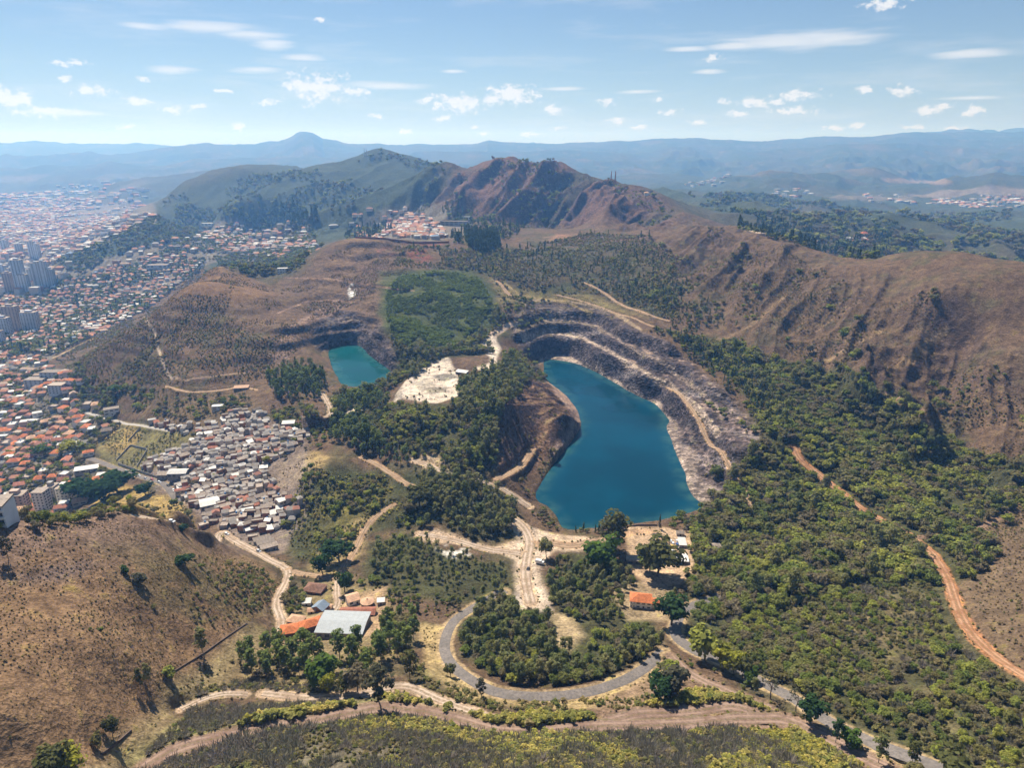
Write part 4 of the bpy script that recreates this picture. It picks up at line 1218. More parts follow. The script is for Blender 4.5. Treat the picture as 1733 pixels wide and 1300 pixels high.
M = dict(
    tile_bright=ribbed('orange_roof_tiles', (.55, .17, .06), .9, 0, var=.28, dirt=(.30, .10, .05), objvar=.15),
    tile_red=ribbed('red_roof_tiles', (.36, .14, .085), .9, 0, var=.3, dirt=(.20, .09, .06), objvar=.25),
    tile_pale=ribbed('pale_roof_tiles', (.56, .34, .21), .9, 0, var=.2, dirt=(.36, .22, .15), objvar=.15),
    tile_brown=ribbed('brown_roof_tiles', (.20, .105, .07), .9, 0, var=.3, dirt=(.12, .07, .05), objvar=.2),
    metal_white=ribbed('white_sheet_roof', (.66, .63, .58), .7, 0, rough=.8, spec=.1, var=.1, dirt=(.45, .40, .34), objvar=.12),
    metal_grey=ribbed('grey_sheet_roof', (.36, .38, .385), .8, 0, rough=.75, spec=.12, var=.08, dirt=(.36, .33, .29), objvar=.1),
    fibre=ribbed('fibre_cement_roof', (.24, .19, .15), .8, 0, var=.3, dirt=(.13, .115, .10), objvar=.35),
    slab=weathered('concrete_slab_roof', (.30, .24, .19), var=.25, dirt=(.16, .14, .12), objvar=.3),
    blue_roof=ribbed('blue_grey_sheet_roof', (.22, .27, .33), .7, 0, rough=.5, var=.12, objvar=.1),
    brick=weathered('bare_brick_wall', (.34, .155, .095), var=.25, scale=.8, dirt=(.24, .14, .10), objvar=.25),
    plaster=weathered('white_plaster_wall', (.70, .67, .62), var=.1, scale=.6, dirt=(.42, .38, .33), objvar=.1),
    cream=weathered('cream_plaster_wall', (.56, .47, .36), var=.12, scale=.6, dirt=(.36, .29, .22), objvar=.15),
    grey_wall=weathered('grey_render_wall', (.32, .30, .28), var=.2, scale=.6, dirt=(.2, .18, .17), objvar=.25),
    dark_wall=weathered('dark_timber_wall', (.11, .075, .055), var=.3, scale=.7),
    tower_pale=weathered('pale_tower_wall', (.56, .56, .57), var=.08, scale=.1, objvar=.18),
    tower_brown=weathered('brown_tower_wall', (.42, .31, .25), var=.12, scale=.1, objvar=.2),
    tower_blue=weathered('blue_grey_tower_wall', (.44, .46, .49), var=.1, scale=.1, objvar=.2),
    window=weathered('dark_window_glass', (.09, .10, .115), rough=.15, var=.3, scale=.7, spec=.5),
    door=weathered('door_paint', (.10, .06, .04), var=.2, scale=1.0),
    tank=weathered('blue_water_tank', (.10, .22, .42), rough=.5, var=.1),
    steel=weathered('galvanised_steel', (.35, .36, .37), rough=.5, var=.15, metal=.3),
    redsteel=weathered('painted_lattice_steel', (.30, .10, .08), rough=.6, var=.15),
    stone=weathered('rough_stone_wall', (.20, .135, .10), var=.35, scale=1.2, dirt=(.10, .08, .07)),
    concrete=weathered('wall_concrete', (.36, .33, .29), var=.2, scale=.8, dirt=(.2, .18, .16)),
    tyre=weathered('tyre_rubber', (.02, .02, .02), var=.2),
    rim=weathered('wheel_rim', (.4, .4, .42), rough=.4, var=.1, metal=.6),
    lamp=weathered('lamp_lens', (.7, .68, .6), rough=.2, var=.05),
)
for nm, c in dict(white=(.75, .75, .74), silver=(.42, .43, .45), black=(.02, .02, .022), red=(.40, .03, .025), blue=(.04, .10, .30), yellow=(.62, .42, .06), grey=(.16, .17, .18)).items():
    M['paint_' + nm] = weathered('car_paint_' + nm, c, rough=.3, var=.06, spec=.5)


# ------------------------------------------------------------------ mesh builder
class MB:
    def __init__(s):
        s.v, s.f, s.mi = [], [], []

    def add(s, vs, fs, mi=0):
        o = len(s.v)
        s.v += [tuple(p) for p in vs]
        s.f += [tuple(i + o for i in f) for f in fs]
        s.mi += [mi] * len(fs)

    def box(s, x0, x1, y0, y1, z0, z1, mi=0):
        s.add([(x0, y0, z0), (x1, y0, z0), (x1, y1, z0), (x0, y1, z0), (x0, y0, z1), (x1, y0, z1), (x1, y1, z1), (x0, y1, z1)],
              [(0, 3, 2, 1), (4, 5, 6, 7), (0, 1, 5, 4), (1, 2, 6, 5), (2, 3, 7, 6), (3, 0, 4, 7)], mi)

    def tube(s, a, b, r0, r1=None, n=6, mi=0):
        a, b = Vector(a), Vector(b)
        r1 = r0 if r1 is None else r1
        d = (b - a).normalized()
        q = d.orthogonal().normalized()
        w = d.cross(q)
        vs = []
        for p, r in ((a, r0), (b, r1)):
            vs += [tuple(p + (q * math.cos(6.2832 * k / n) + w * math.sin(6.2832 * k / n)) * r) for k in range(n)]
        s.add(vs, [(k, (k + 1) % n, n + (k + 1) % n, n + k) for k in range(n)] + [tuple(range(n))[::-1], tuple(range(n, 2 * n))], mi)

    def gable(s, w, d, z, h, ov=.5, t=.15, mi=0):
        """Gable roof, ridge along x."""
        a, b = w / 2 + ov, d / 2 + ov
        zo = z - h * ov / (d / 2)
        top = [(-a, -b, zo), (a, -b, zo), (a, 0, z + h), (-a, 0, z + h), (a, b, zo), (-a, b, zo)]
        bot = [(x, y, q - t) for x, y, q in top]
        s.add(top + bot, [(0, 1, 2, 3), (3, 2, 4, 5), (9, 8, 7, 6), (11, 10, 8, 9), (0, 6, 7, 1), (5, 4, 10, 11), (1, 7, 8, 2), (2, 8, 10, 4), (0, 3, 9, 6), (3, 5, 11, 9)], mi)

    def hip(s, w, d, z, h, ov=.5, t=.15, mi=0):
        a, b = w / 2 + ov, d / 2 + ov
        k = max(a - b, a * .06)
        s.add([(-a, -b, z), (a, -b, z), (a, b, z), (-a, b, z), (-k, 0, z + h), (k, 0, z + h), (-a, -b, z - t), (a, -b, z - t), (a, b, z - t), (-a, b, z - t)],
              [(0, 1, 5, 4), (1, 2, 5), (2, 3, 4, 5), (3, 0, 4), (9, 8, 7, 6), (0, 6, 7, 1), (1, 7, 8, 2), (2, 8, 9, 3), (3, 9, 6, 0)], mi)

    def shed(s, w, d, z, h, ov=.35, t=.12, mi=0):
        a, b = w / 2 + ov, d / 2 + ov
        top = [(-a, -b, z), (a, -b, z), (a, b, z + h), (-a, b, z + h)]
        s.add(top + [(x, y, q - t) for x, y, q in top], [(0, 1, 2, 3), (7, 6, 5, 4), (0, 4, 5, 1), (1, 5, 6, 2), (2, 6, 7, 3), (3, 7, 4, 0)], mi)

    def mesh(s, name, mats):
        me = bpy.data.meshes.new(name)
        me.from_pydata(s.v, [], s.f)
        for m in (mats if isinstance(mats, (list, tuple)) else [mats]):
            me.materials.append(m)
        if max(s.mi, default=0) > 0:
            me.polygons.foreach_set('material_index', np.array(s.mi, np.int32))
        me.update()
        return me

    def build(s, name, mats, parent=None):
        return link(bpy.data.objects.new(name, s.mesh(name, mats)), parent)


def empty(name, loc, rz=0.0, scale=(1, 1, 1)):
    o = bpy.data.objects.new(name, None)
    o.empty_display_size = .5
    o.location, o.rotation_euler, o.scale = loc, (0, 0, rz), scale
    return link(o)


def walls_mb(w, d, h, roof, rh):
    """Walls down into the slope; gable ends closed under the roof."""
    b = MB()
    b.box(-w / 2, w / 2, -d / 2, d / 2, -2.5, h)
    if roof == 'gable':
        for sx in (-1, 1):
            x0, x1 = sorted((sx * (w / 2 - .25), sx * w / 2))
            b.add([(x0, -d / 2, h), (x0, d / 2, h), (x0, 0, h + rh - .16), (x1, -d / 2, h), (x1, d / 2, h), (x1, 0, h + rh - .16)], [(0, 1, 2), (5, 4, 3), (0, 3, 4, 1), (1, 4, 5, 2), (2, 5, 3, 0)])
    if roof == 'shed':
        b.add([(-w / 2, -d / 2, h), (w / 2, -d / 2, h), (w / 2, d / 2, h), (-w / 2, d / 2, h), (w / 2, d / 2, h + rh * .94 - .13), (-w / 2, d / 2, h + rh * .94 - .13)], [(0, 1, 4, 5), (1, 2, 4), (0, 5, 3), (2, 3, 5, 4)])
    return b


def roof_mb(w, d, h, roof, rh):
    r = MB()
    if roof == 'gable':
        r.gable(w, d, h, rh)
    elif roof == 'hip':
        r.hip(w, d, h + .12, rh)
    elif roof == 'shed':
        r.shed(w, d, h + .02, rh)
    else:                                       # flat slab with a parapet
        r.box(-w / 2 - .12, w / 2 + .12, -d / 2 - .12, d / 2 + .12, h, h + .18)
        for x0, x1, y0, y1 in ((-w / 2 - .12, w / 2 + .12, -d / 2 - .12, -d / 2 + .1), (-w / 2 - .12, w / 2 + .12, d / 2 - .1, d / 2 + .12), (-w / 2 - .12, -w / 2 + .1, -d / 2 + .1, d / 2 - .1), (w / 2 - .1, w / 2 + .12, -d / 2 + .1, d / 2 - .1)):
            r.box(x0, x1, y0, y1, h + .18, h + rh)
    return r


def add_openings(root, w, d, h, n, wm=None, storeys=1, door=True, back=False):
    """Windows on the sides, each a part; one door."""
    for sgn in ((-1, 1) if back else (-1,)):
        for s_ in range(storeys):
            z0 = h * s_ / storeys + h / storeys * .38
            for k in range(n):
                x = -w / 2 + w * (k + .5) / n
                if door and sgn < 0 and s_ == 0 and k == n // 2:
                    b = MB()
                    b.box(x - .55, x + .55, -d / 2 - .05, -d / 2 + .02, 0, 2.1)
                    b.build('door', M['door'], root)
                    continue
                b = MB()
                y = sgn * d / 2
                b.box(x - w / n * .3, x + w / n * .3, y - .05, y + .05, z0, z0 + h / storeys * .42)
                b.build('window', M['window'], root)


def house(name, label, cat, x, y, w, d, h, rz, roof, rh, wall, cover, nwin=3, group=None, z=None, storeys=1, back=False):
    z = float(ground(x, y)) if z is None else z
    root = empty(name, (x, y, z), rz)
    tag(root, label, cat, group)
    walls_mb(w, d, h, roof, rh).build('wall', M[wall], root)
    roof_mb(w, d, h, roof, rh).build('roof', M[cover], root)
    if nwin:
        add_openings(root, w, d, h, nwin, storeys=storeys, back=back)
    block_disc(x, y, max(w, d) * .62)
    if y < 560:
        block_disc(x, y - 7, w * .5 + 1)
    return root


def spot(u, v):
    p = cast([(u, v)])[0]
    k = math.sqrt(p[0] ** 2 + p[1] ** 2 + (p[2] - H) ** 2) / F        # metres per photograph pixel there
    return p[0], p[1], k


LANDMARKS = []


def hero(name, label, cat, u, v, pw, d, h, rz, roof, rh, wall, cover, nwin=3, **kw):
    x, y, k = spot(u, v)
    return house(name, label, cat, x, y, pw * k, d, h, math.radians(rz), roof, rh, wall, cover, nwin, **kw)


# ---- buildings one can name
hero('warehouse', 'large warehouse with a wide pale grey sheet roof beside orange roofed house', 'warehouse', 582, 1066, 72, 21, 6.0, -3, 'gable', .9, 'grey_wall', 'metal_grey', 6, back=True)
r_ = hero('tiled_house', 'low house with bright orange roof in two wings left of warehouse', 'house', 492, 1072, 28, 9, 3.4, 14, 'hip', 2.2, 'dark_wall', 'tile_bright', 3)
b = MB(); b.hip(13, 8, 3.6, 2.3); o = b.build('roof', M['tile_bright'], r_); o.location = (12.5, 2.2, .3); o.rotation_euler = (0, 0, .25)
b = MB(); b.box(-6.3, 6.3, -3.8, 3.8, -2.5, 3.4); o = b.build('wall', M['dark_wall'], r_); o.location = (12.5, 2.2, .3); o.rotation_euler = (0, 0, .25)
hero('tiled_pavilion', 'small hipped roof of pale orange tiles behind the orange two-wing house', 'pavilion', 502, 1055, 24, 7, 3.2, -14, 'hip', 1.9, 'cream', 'tile_pale', 2)
hero('gabled_pavilion', 'pale tiled gabled pavilion with white gable wall next to round roof', 'pavilion', 597, 1019, 18, 9, 4.0, 28, 'gable', 2.0, 'plaster', 'tile_pale', 2)
hero('kiosk', 'little white flat roofed hut right of the round roofed pavilion', 'hut', 645, 1022, 11, 4, 2.8, 8, 'shed', .5, 'grey_wall', 'metal_white', 1)
hero('tiled_hall', 'long low terracotta roofed hall right behind the grey roofed warehouse', 'hall', 606, 1041, 54, 8, 3.2, 2, 'gable', 1.6, 'cream', 'tile_red', 5)
hero('hipped_house', 'house under a big brown hipped roof beside the forked dirt track', 'house', 533, 1001, 30, 10, 3.0, -12, 'hip', 3.0, 'brick', 'tile_brown', 3)
hero('white_shed', 'small square white roofed shed among bushes below brown hipped house', 'shed', 520, 1023, 12, 5, 2.8, 5, 'shed', .5, 'plaster', 'metal_white', 1)
hero('blue_roofed_house', 'narrow house with blue-grey sheet roof between white shed and warehouse', 'house', 543, 1034, 17, 9, 4.0, 68, 'gable', 2.4, 'brick', 'blue_roof', 2)
hero('orange_hut', 'tiny orange tiled hut touching the left side of blue-grey roof', 'hut', 528, 1037, 11, 4, 2.6, 10, 'gable', 1.0, 'cream', 'tile_pale', 1)
hero('tool_shed', 'small pale tiled hut just right of the narrow blue-grey roof', 'hut', 557, 1031, 9, 4, 2.6, -8, 'gable', 1.0, 'cream', 'tile_pale', 1)
x, y, k = spot(622, 1024)
root = tag(empty('round_pavilion', (x, y, float(ground(x, y)))), 'round pavilion with a low conical roof of pale orange tiles', 'pavilion')
b = MB(); b.tube((0, 0, -2), (0, 0, 3.0), 9.6 * k, n=28); b.build('wall', M['dark_wall'], root)
b = MB(); R_ = 11.0 * k
b.add([(R_ * math.cos(a), R_ * math.sin(a), 2.9) for a in np.linspace(0, 6.2832, 29)[:-1]] + [(.5 * math.cos(a), .5 * math.sin(a), 4.6) for a in np.linspace(0, 6.2832, 29)[:-1]],
      [(q, (q + 1) % 28, 28 + (q + 1) % 28, 28 + q) for q in range(28)] + [tuple(range(28, 56)), tuple(range(28))[::-1]])
b.build('roof', M['tile_pale'], root)
b = MB(); b.tube((0, 0, 4.55), (0, 0, 5.2), .5, .3, n=8); b.build('roof_cap', M['tile_brown'], root)
block_disc(x, y - 3, 10)
r_ = hero('villa', 'white walled house with stepped bright orange roof in the trees', 'house', 1084, 1023, 33, 10, 5.2, -10, 'hip', 2.8, 'plaster', 'tile_bright', 4, storeys=2)
b = MB(); b.gable(7.5, 7, 4.3, 1.8); o = b.build('roof', M['tile_bright'], r_); o.location = (8.6, -.8, 0)
b = MB(); b.box(-3.6, 3.6, -3.2, 3.2, -2.5, 4.3); o = b.build('wall', M['plaster'], r_); o.location = (8.6, -.8, 0)
b = MB(); b.box(-6, -4.8, -5.9, -5.1, 0, 4.8); b.build('porch_post', M['plaster'], r_)
hero('depot_shed', 'long white roofed depot shed at lower end of car yard', 'shed', 1149, 950, 27, 10, 3.4, -6, 'shed', .7, 'grey_wall', 'metal_white', 3)
hero('depot_office', 'low flat pale roofed block half hidden behind the yard tree', 'office', 1085, 952, 48, 8, 3.2, -4, 'flat', .5, 'grey_wall', 'slab', 4)
hero('depot_store', 'narrow white roofed store on the right of the parked cars', 'store', 1154, 922, 11, 11, 3.0, -5, 'shed', .5, 'grey_wall', 'metal_white', 1)
hero('guard_hut', 'small grey roofed hut uphill from the narrow white store', 'hut', 1151, 906, 12, 4, 2.6, -5, 'shed', .4, 'grey_wall', 'fibre', 1)
hero('garden_shed', 'grey roofed shed alone in the trees right of depot', 'shed', 1210, 928, 14, 6, 2.8, 10, 'gable', 1.0, 'grey_wall', 'fibre', 1)
hero('quarry_shed', 'long white roofed shed on the pale quarry clearing', 'shed', 782, 634, 20, 7, 4.0, -24, 'shed', 1.2, 'dark_wall', 'metal_white', 3)
hero('farmhouse', 'lone white house with green lawn behind the brown hill saddle', 'house', 479, 461, 16, 13, 8, 8, 'flat', .8, 'plaster', 'metal_white', 4, storeys=2)
hero('community_hall', 'hall with the biggest white roof inside the shanty settlement', 'hall', 356, 858, 27, 16, 6.0, 28, 'gable', 1.2, 'grey_wall', 'metal_white', 4)
hero('market_hall', 'white roofed hall with dark base beside the settlement street', 'hall', 303, 806, 27, 12, 6.0, 4, 'gable', 1.6, 'grey_wall', 'metal_white', 4)
hero('street_garage', 'long dark roofed garage joined to the left of white hall', 'garage', 279, 807, 18, 9, 4.0, 4, 'shed', .8, 'grey_wall', 'fibre', 3)
for (u, v, lb) in ((444, 918, 'upper one of three parallel grey sheds at settlement end'), (450, 924, 'middle one of three parallel grey sheds at settlement end'), (456, 931, 'lower one of three parallel grey sheds at settlement end')):
    hero('parallel_shed', lb, 'shed', u, v, 25, 5.5, 4.0, 31, 'shed', .9, 'grey_wall', 'fibre' if u != 450 else 'slab', 2, group='parallel sheds by the lower road')
hero('long_shed', 'long white roofed shed above the dark tree clump by street', 'shed', 153, 797, 38, 10, 4.5, 22, 'shed', 1.2, 'grey_wall', 'metal_white', 5)
hero('trail_house', 'pale roofed house at the bend of brown hill dirt track', 'house', 409, 659, 22, 9, 3.4, 10, 'shed', 1.0, 'grey_wall', 'tile_pale', 3)
hero('hillside_house', 'white house alone on brown slope above the shanty settlement', 'house', 369, 693, 16, 8, 5, 12, 'flat', .7, 'plaster', 'metal_white', 2, storeys=2)
hero('brick_house', 'tall red brick house with pale roof at settlement upper right', 'house', 489, 723, 19, 9, 6, 8, 'shed', .6, 'brick', 'metal_white', 3, storeys=2)
hero('white_street_house', 'pale blue and white house at the upper street bend', 'house', 190, 700, 20, 13, 8, 30, 'flat', .8, 'plaster', 'slab', 3, storeys=2)
r_ = hero('ridge_lodge', 'lodge with tiered orange roofs beyond the right hand ridge', 'lodge', 1461, 405, 24, 28, 9, 4, 'hip', 7, 'plaster', 'tile_bright', 4)
b = MB(); b.hip(22, 15, 17, 6); b.build('roof', M['tile_bright'], r_)
b = MB(); b.box(-10, 10, -6, 6, 10, 17); b.build('wall', M['plaster'], r_)
hero('lookout_house', 'orange roofed lookout house on the ridge beside the masts', 'house', 1094, 329, 8, 10, 5, 5, 'hip', 3, 'plaster', 'tile_pale', 2)
hero('ridge_sheds', 'pale flat building next to the tiered orange lodge', 'building', 1432, 406, 16, 18, 6, 0, 'flat', 1, 'plaster', 'metal_white', 3)
hero('country_house', 'large white mansion on the green hill behind farmhouse', 'house', 357, 382, 26, 26, 10, 4, 'flat', 1.5, 'plaster', 'metal_white', 5, storeys=2)
hero('dark_villa', 'broad dark walled modern villa above the orange roofed district', 'house', 268, 453, 30, 26, 9, 4, 'flat', 1.2, 'tower_blue', 'slab', 5)
hero('round_pool_house', 'low round roofed grey building at foot of brown hill', 'building', 162, 559, 16, 16, 6, 6, 'hip', 1.5, 'grey_wall', 'slab', 3)
hero('condo_block', 'long grey terrace block at right edge of hillside estate', 'building', 770, 382, 46, 26, 12, -8, 'flat', 1.5, 'grey_wall', 'slab', 6, storeys=3)
hero('condo_white', 'white cube house at the upper right of hillside estate', 'house', 792, 374, 12, 18, 12, -8, 'flat', 1.5, 'plaster', 'metal_white', 3, storeys=2)


# ---- towers of the town
def tower(label, u, v, pw, ph, depth, wall, strips, cap=True, rz=0.0, bands=False):
    x, y, k = spot(u, v)
    w, h, d = pw * k, ph * k, depth
    root = tag(empty('apartment_tower', (x, y, float(ground(x, y))), math.radians(rz)), label, 'tower', 'apartment towers of the town')
    b = MB(); b.box(-w / 2, w / 2, -d / 2, d / 2, -4, h); b.build('wall', M[wall], root)
    n = max(3, int(h / 3.2))
    if bands:
        for q in range(n):
            b = MB(); z0 = h * (q + .35) / n
            b.box(-w / 2 - .3, w / 2 + .3, -d / 2 - 1.0, -d / 2 + .3, z0, z0 + h / n * .32)
            b.build('balcony', M['plaster'], root)
            b = MB(); b.box(-w / 2 + .6, w / 2 - .6, -d / 2 - .06, -d / 2 + .2, z0 + h / n * .34, z0 + h / n * .88); b.build('window_row', M['window'], root)
    else:
        for s_ in range(strips):
            xc = -w / 2 + w * (s_ + .5) / strips
            b = MB()
            for q in range(n):
                z0 = h * (q + .3) / n
                b.box(xc - w / strips * .2, xc + w / strips * .2, -d / 2 - .07, -d / 2 + .03, z0, z0 + h / n * .5)
            b.build('window_column', M['window'], root)
        for sx in (-1, 1):
            b = MB()
            for q in range(n):
                z0 = h * (q + .3) / n
                for yy in (-d * .28, d * .05, d * .3):
                    x0, x1 = sorted((sx * (w / 2 - .03), sx * (w / 2 + .07)))
                    b.box(x0, x1, yy - d * .09, yy + d * .09, z0, z0 + h / n * .5)
            b.build('side_windows', M['window'], root)
    b = MB(); b.box(-w / 2 - .2, w / 2 + .2, -d / 2 - .2, d / 2 + .2, h, h + .8); b.build('roof', M['slab'], root)
    if cap:
        b = MB(); b.box(-w * .22, w * .22, -d * .22, d * .22, h + .8, h + 5); b.build('roof_tank', M[wall], root)
    block_disc(x, y, max(w, d) * .7)


for a in [('white tower with dark blue vertical stripe, the tallest one of the town', 69, 484, 13, 32, 16, 'tower_pale', 2), ('slim white striped tower joined right of the tallest white tower', 79, 484, 10, 34, 15, 'tower_pale', 2),
          ('lower grey block leaning on right side of white striped tower', 89, 482, 10, 22, 15, 'tower_blue', 3), ('tall grey tower with brown crown left of white pair', 39, 492, 13, 42, 18, 'tower_blue', 3),
          ('pale slab tower standing in front of the tall grey tower', 45, 494, 12, 24, 16, 'tower_pale', 3), ('narrow brown tower left of the pale slab tower', 19, 494, 11, 26, 16, 'tower_brown', 3),
          ('broad dark blue tower at town edge behind brown tower', 6, 474, 17, 20, 22, 'tower_blue', 4), ('pale green tower between the dark blue and grey towers', 26, 484, 11, 24, 16, 'tower_pale', 3),
          ('grey tower just left of the white striped pair', 57, 482, 9, 22, 16, 'tower_blue', 2), ('hazy white twin tower far behind the striped pair', 58, 436, 7, 22, 22, 'tower_pale', 2),
          ('second hazy white tower of the far twin towers', 65, 436, 6, 18, 22, 'tower_pale', 2), ('tall brown tower below the orange roofed streets', 25, 557, 19, 32, 18, 'tower_brown', 4),
          ('pale ribbed tower right of the tall brown tower', 55, 557, 20, 24, 18, 'tower_pale', 5), ('dark grey tower left below the tall brown tower', 11, 567, 15, 24, 18, 'tower_blue', 4),
          ('grey block wedged between brown and pale ribbed towers', 40, 551, 10, 17, 16, 'tower_blue', 3), ('short dark tower cut by the left picture edge', 2, 582, 10, 18, 14, 'tower_blue', 3),
          ('hazy tower standing far up the town at left edge', 10, 424, 8, 14, 20, 'tower_pale', 2), ('hazy pale tower alone above far rooftops', 34, 428, 7, 12, 20, 'tower_pale', 2)]:
    tower(*a)
tower('dark brown apartment block just behind the nearest bare hill', 36, 874, 24, 34, 14, 'tower_brown', 4, rz=8)
tower('white apartment block with long balconies at left picture edge', 5, 884, 24, 30, 14, 'tower_pale', 4, rz=14, bands=True, cap=False)
tower('white apartment block under an orange roof behind bare hill', 77, 868, 16, 34, 13, 'plaster', 3, cap=False)
tower('white block with stepped roof left of dark tree clump', 114, 848, 17, 22, 13, 'plaster', 3)
tower('slim grey block beside the stepped white block', 92, 846, 14, 22, 12, 'grey_wall', 3)
tower('low dark glassy villa block on the slope below brown hill', 100, 664, 20, 12, 16, 'tower_blue', 4, cap=False)
tower('white and glass villa block beside the dark villa block', 64, 655, 26, 12, 18, 'tower_blue', 4, cap=False)
tower('green glass block at the top of the villa row', 92, 640, 30, 10, 18, 'tower_blue', 5, cap=False)


# ---- masts on the crests
def mast(label, u, v, ph, mat, base_w):
    p = cast([(u, v)])[0]
    k = math.sqrt(p[0] ** 2 + p[1] ** 2) / F
    h = ph * k
    root = tag(empty('radio_mast', (p[0], p[1], p[2] - 1)), label, 'mast', 'radio masts on the ridge')
    b = MB(); n = 9
    for q in range(4):
        a = math.pi / 4 + q * math.pi / 2
        b.tube((base_w * math.cos(a), base_w * math.sin(a), 0), (base_w * .35 * math.cos(a), base_w * .35 * math.sin(a), h), .55, .42, 5)
    for s_ in range(n):
        z0, z1 = h * s_ / n, h * (s_ + 1) / n
        r0, r1 = base_w * (1 - .65 * s_ / n), base_w * (1 - .65 * (s_ + 1) / n)
        for q in range(4):
            a, c = math.pi / 4 + q * math.pi / 2, math.pi / 4 + (q + 1) * math.pi / 2
            b.tube((r0 * math.cos(a), r0 * math.sin(a), z0), (r1 * math.cos(c), r1 * math.sin(c), z1), .3, n=4)
            b.tube((r1 * math.cos(a), r1 * math.sin(a), z1), (r1 * math.cos(c), r1 * math.sin(c), z1), .26, n=4)
    b.build('lattice', M[mat], root)
    b = MB(); b.tube((0, 0, h), (0, 0, h * 1.12), .25, .1, 5); b.build('antenna', M['steel'], root)
    for q in range(3):
        b = MB(); a = q * 2.1
        b.tube((1.2 * math.cos(a), 1.2 * math.sin(a), h * (.72 + .08 * q)), (2.1 * math.cos(a), 2.1 * math.sin(a), h * (.72 + .08 * q)), .9, 1.1, 10)
        b.build('dish', M['plaster'], root)


mast('left one of two red lattice masts on the rocky ridge', 1034, 308, 17, 'redsteel', 2.6)
mast('right one of two red lattice masts on the rocky ridge', 1041, 310, 19, 'redsteel', 3.0)
mast('thin lattice mast on the shoulder of the farther peak', 617, 264, 12, 'steel', 2.4)
mast('stout mast beside the thin mast on the farther peak', 621, 263, 9, 'steel', 4.0)


# ---- walls and fences
def wall_line(name, label, cat, px, h, t, mat, post=None):
    w = cast(densify(px, 8, False))[:, :2]
    seg = np.concatenate([[0], np.cumsum(np.hypot(*np.diff(w, axis=0).T))])
    s = np.linspace(0, seg[-1], max(3, int(seg[-1] / 4)))
    xy = np.stack([np.interp(s, seg, w[:, 0]), np.interp(s, seg, w[:, 1])], 1)
    z = ground(xy[:, 0], xy[:, 1])
    tt = np.gradient(xy, axis=0)
    tt /= np.hypot(tt[:, 0], tt[:, 1])[:, None]
    nr = np.stack([-tt[:, 1], tt[:, 0]], 1) * t / 2
    b = MB()
    V = []
    for i in range(len(xy)):
        a, c = xy[i] + nr[i], xy[i] - nr[i]
        V += [(a[0], a[1], z[i] - 1), (a[0], a[1], z[i] + h), (c[0], c[1], z[i] + h), (c[0], c[1], z[i] - 1)]
    fs = []
    for i in range(len(xy) - 1):
        o, q = 4 * i, 4 * i + 4
        fs += [(o, o + 1, q + 1, q), (o + 1, o + 2, q + 2, q + 1), (o + 2, o + 3, q + 3, q + 2)]
    fs += [(0, 3, 2, 1), (len(V) - 4, len(V) - 3, len(V) - 2, len(V) - 1)]
    b.add(V, fs)
    return tag(b.build(name, M[mat]), label, cat)


wall_line('hillside_wall', 'low dark retaining wall running along the foot of bare hill', 'wall', [(418, 1056), (380, 1082), (345, 1107), (294, 1138)], 0.7, .6, 'dark_wall')
wall_line('hillside_wall', 'lower end of dark retaining wall near grey brush terraces', 'wall', [(222, 1238), (195, 1262), (172, 1278)], 0.8, .7, 'dark_wall')
wall_line('lake_wall', 'brown retaining wall between car depot and the big lake', 'wall', [(1061, 893), (1080, 890), (1112, 890)], 1.6, .5, 'stone')
wall_line('boundary_wall', 'long rust red boundary wall along edge of old workings', 'wall', [(602, 403), (650, 405), (700, 412), (760, 411)], 3.5, 1.0, 'tile_red')
wall_line('yard_fence', 'dark fence along left side of the parked cars', 'fence', [(1131, 914), (1132, 925), (1134, 937)], 2.0, .15, 'dark_wall')
wall_line('lot_wall', 'concrete wall around empty sloping lot left of settlement', 'wall', [(197, 781), (221, 755), (250, 762), (232, 791)], 2.4, .3, 'concrete')
wall_line('lot_wall', 'concrete wall climbing to the upper street above lot', 'wall', [(217, 748), (238, 724)], 2.0, .3, 'concrete')
wall_line('street_wall', 'grey wall along the upper edge of settlement street', 'wall', [(200, 786), (240, 800), (276, 812)], 2.2, .3, 'concrete')


# ---- vehicles
def car_meshes(L, W, Hh, cab0, cab1):
    body = MB()
    x0, x1, w = -L / 2, L / 2, W / 2
    zb_, zs = .35, .35 + Hh * .42
    prof = [(x0, zb_), (x0, zs - .08), (x0 + .25, zs), (x1 - .2, zs - .05), (x1, zs - .25), (x1, zb_)]
    n = len(prof)
    body.add([(x, -w, z) for x, z in prof] + [(x, w, z) for x, z in prof], [tuple(range(n))[::-1], tuple(range(n, 2 * n))] + [(i, (i + 1) % n, n + (i + 1) % n, n + i) for i in range(n)])
    cab = MB()
    a, c, t = cab0, cab1, Hh + .15
    cab.add([(a, -w * .96, zs), (c, -w * .96, zs), (c, w * .96, zs), (a, w * .96, zs), (a + .35, -w * .8, t - .06), (c - .75, -w * .8, t - .06), (c - .75, w * .8, t - .06), (a + .35, w * .8, t - .06)],
            [(0, 1, 5, 4), (1, 2, 6, 5), (2, 3, 7, 6), (3, 0, 4, 7)])
    top = MB()
    top.box(a + .33, c - .73, -w * .82, w * .82, t - .07, t)
    return body, cab, top


CARS = {}


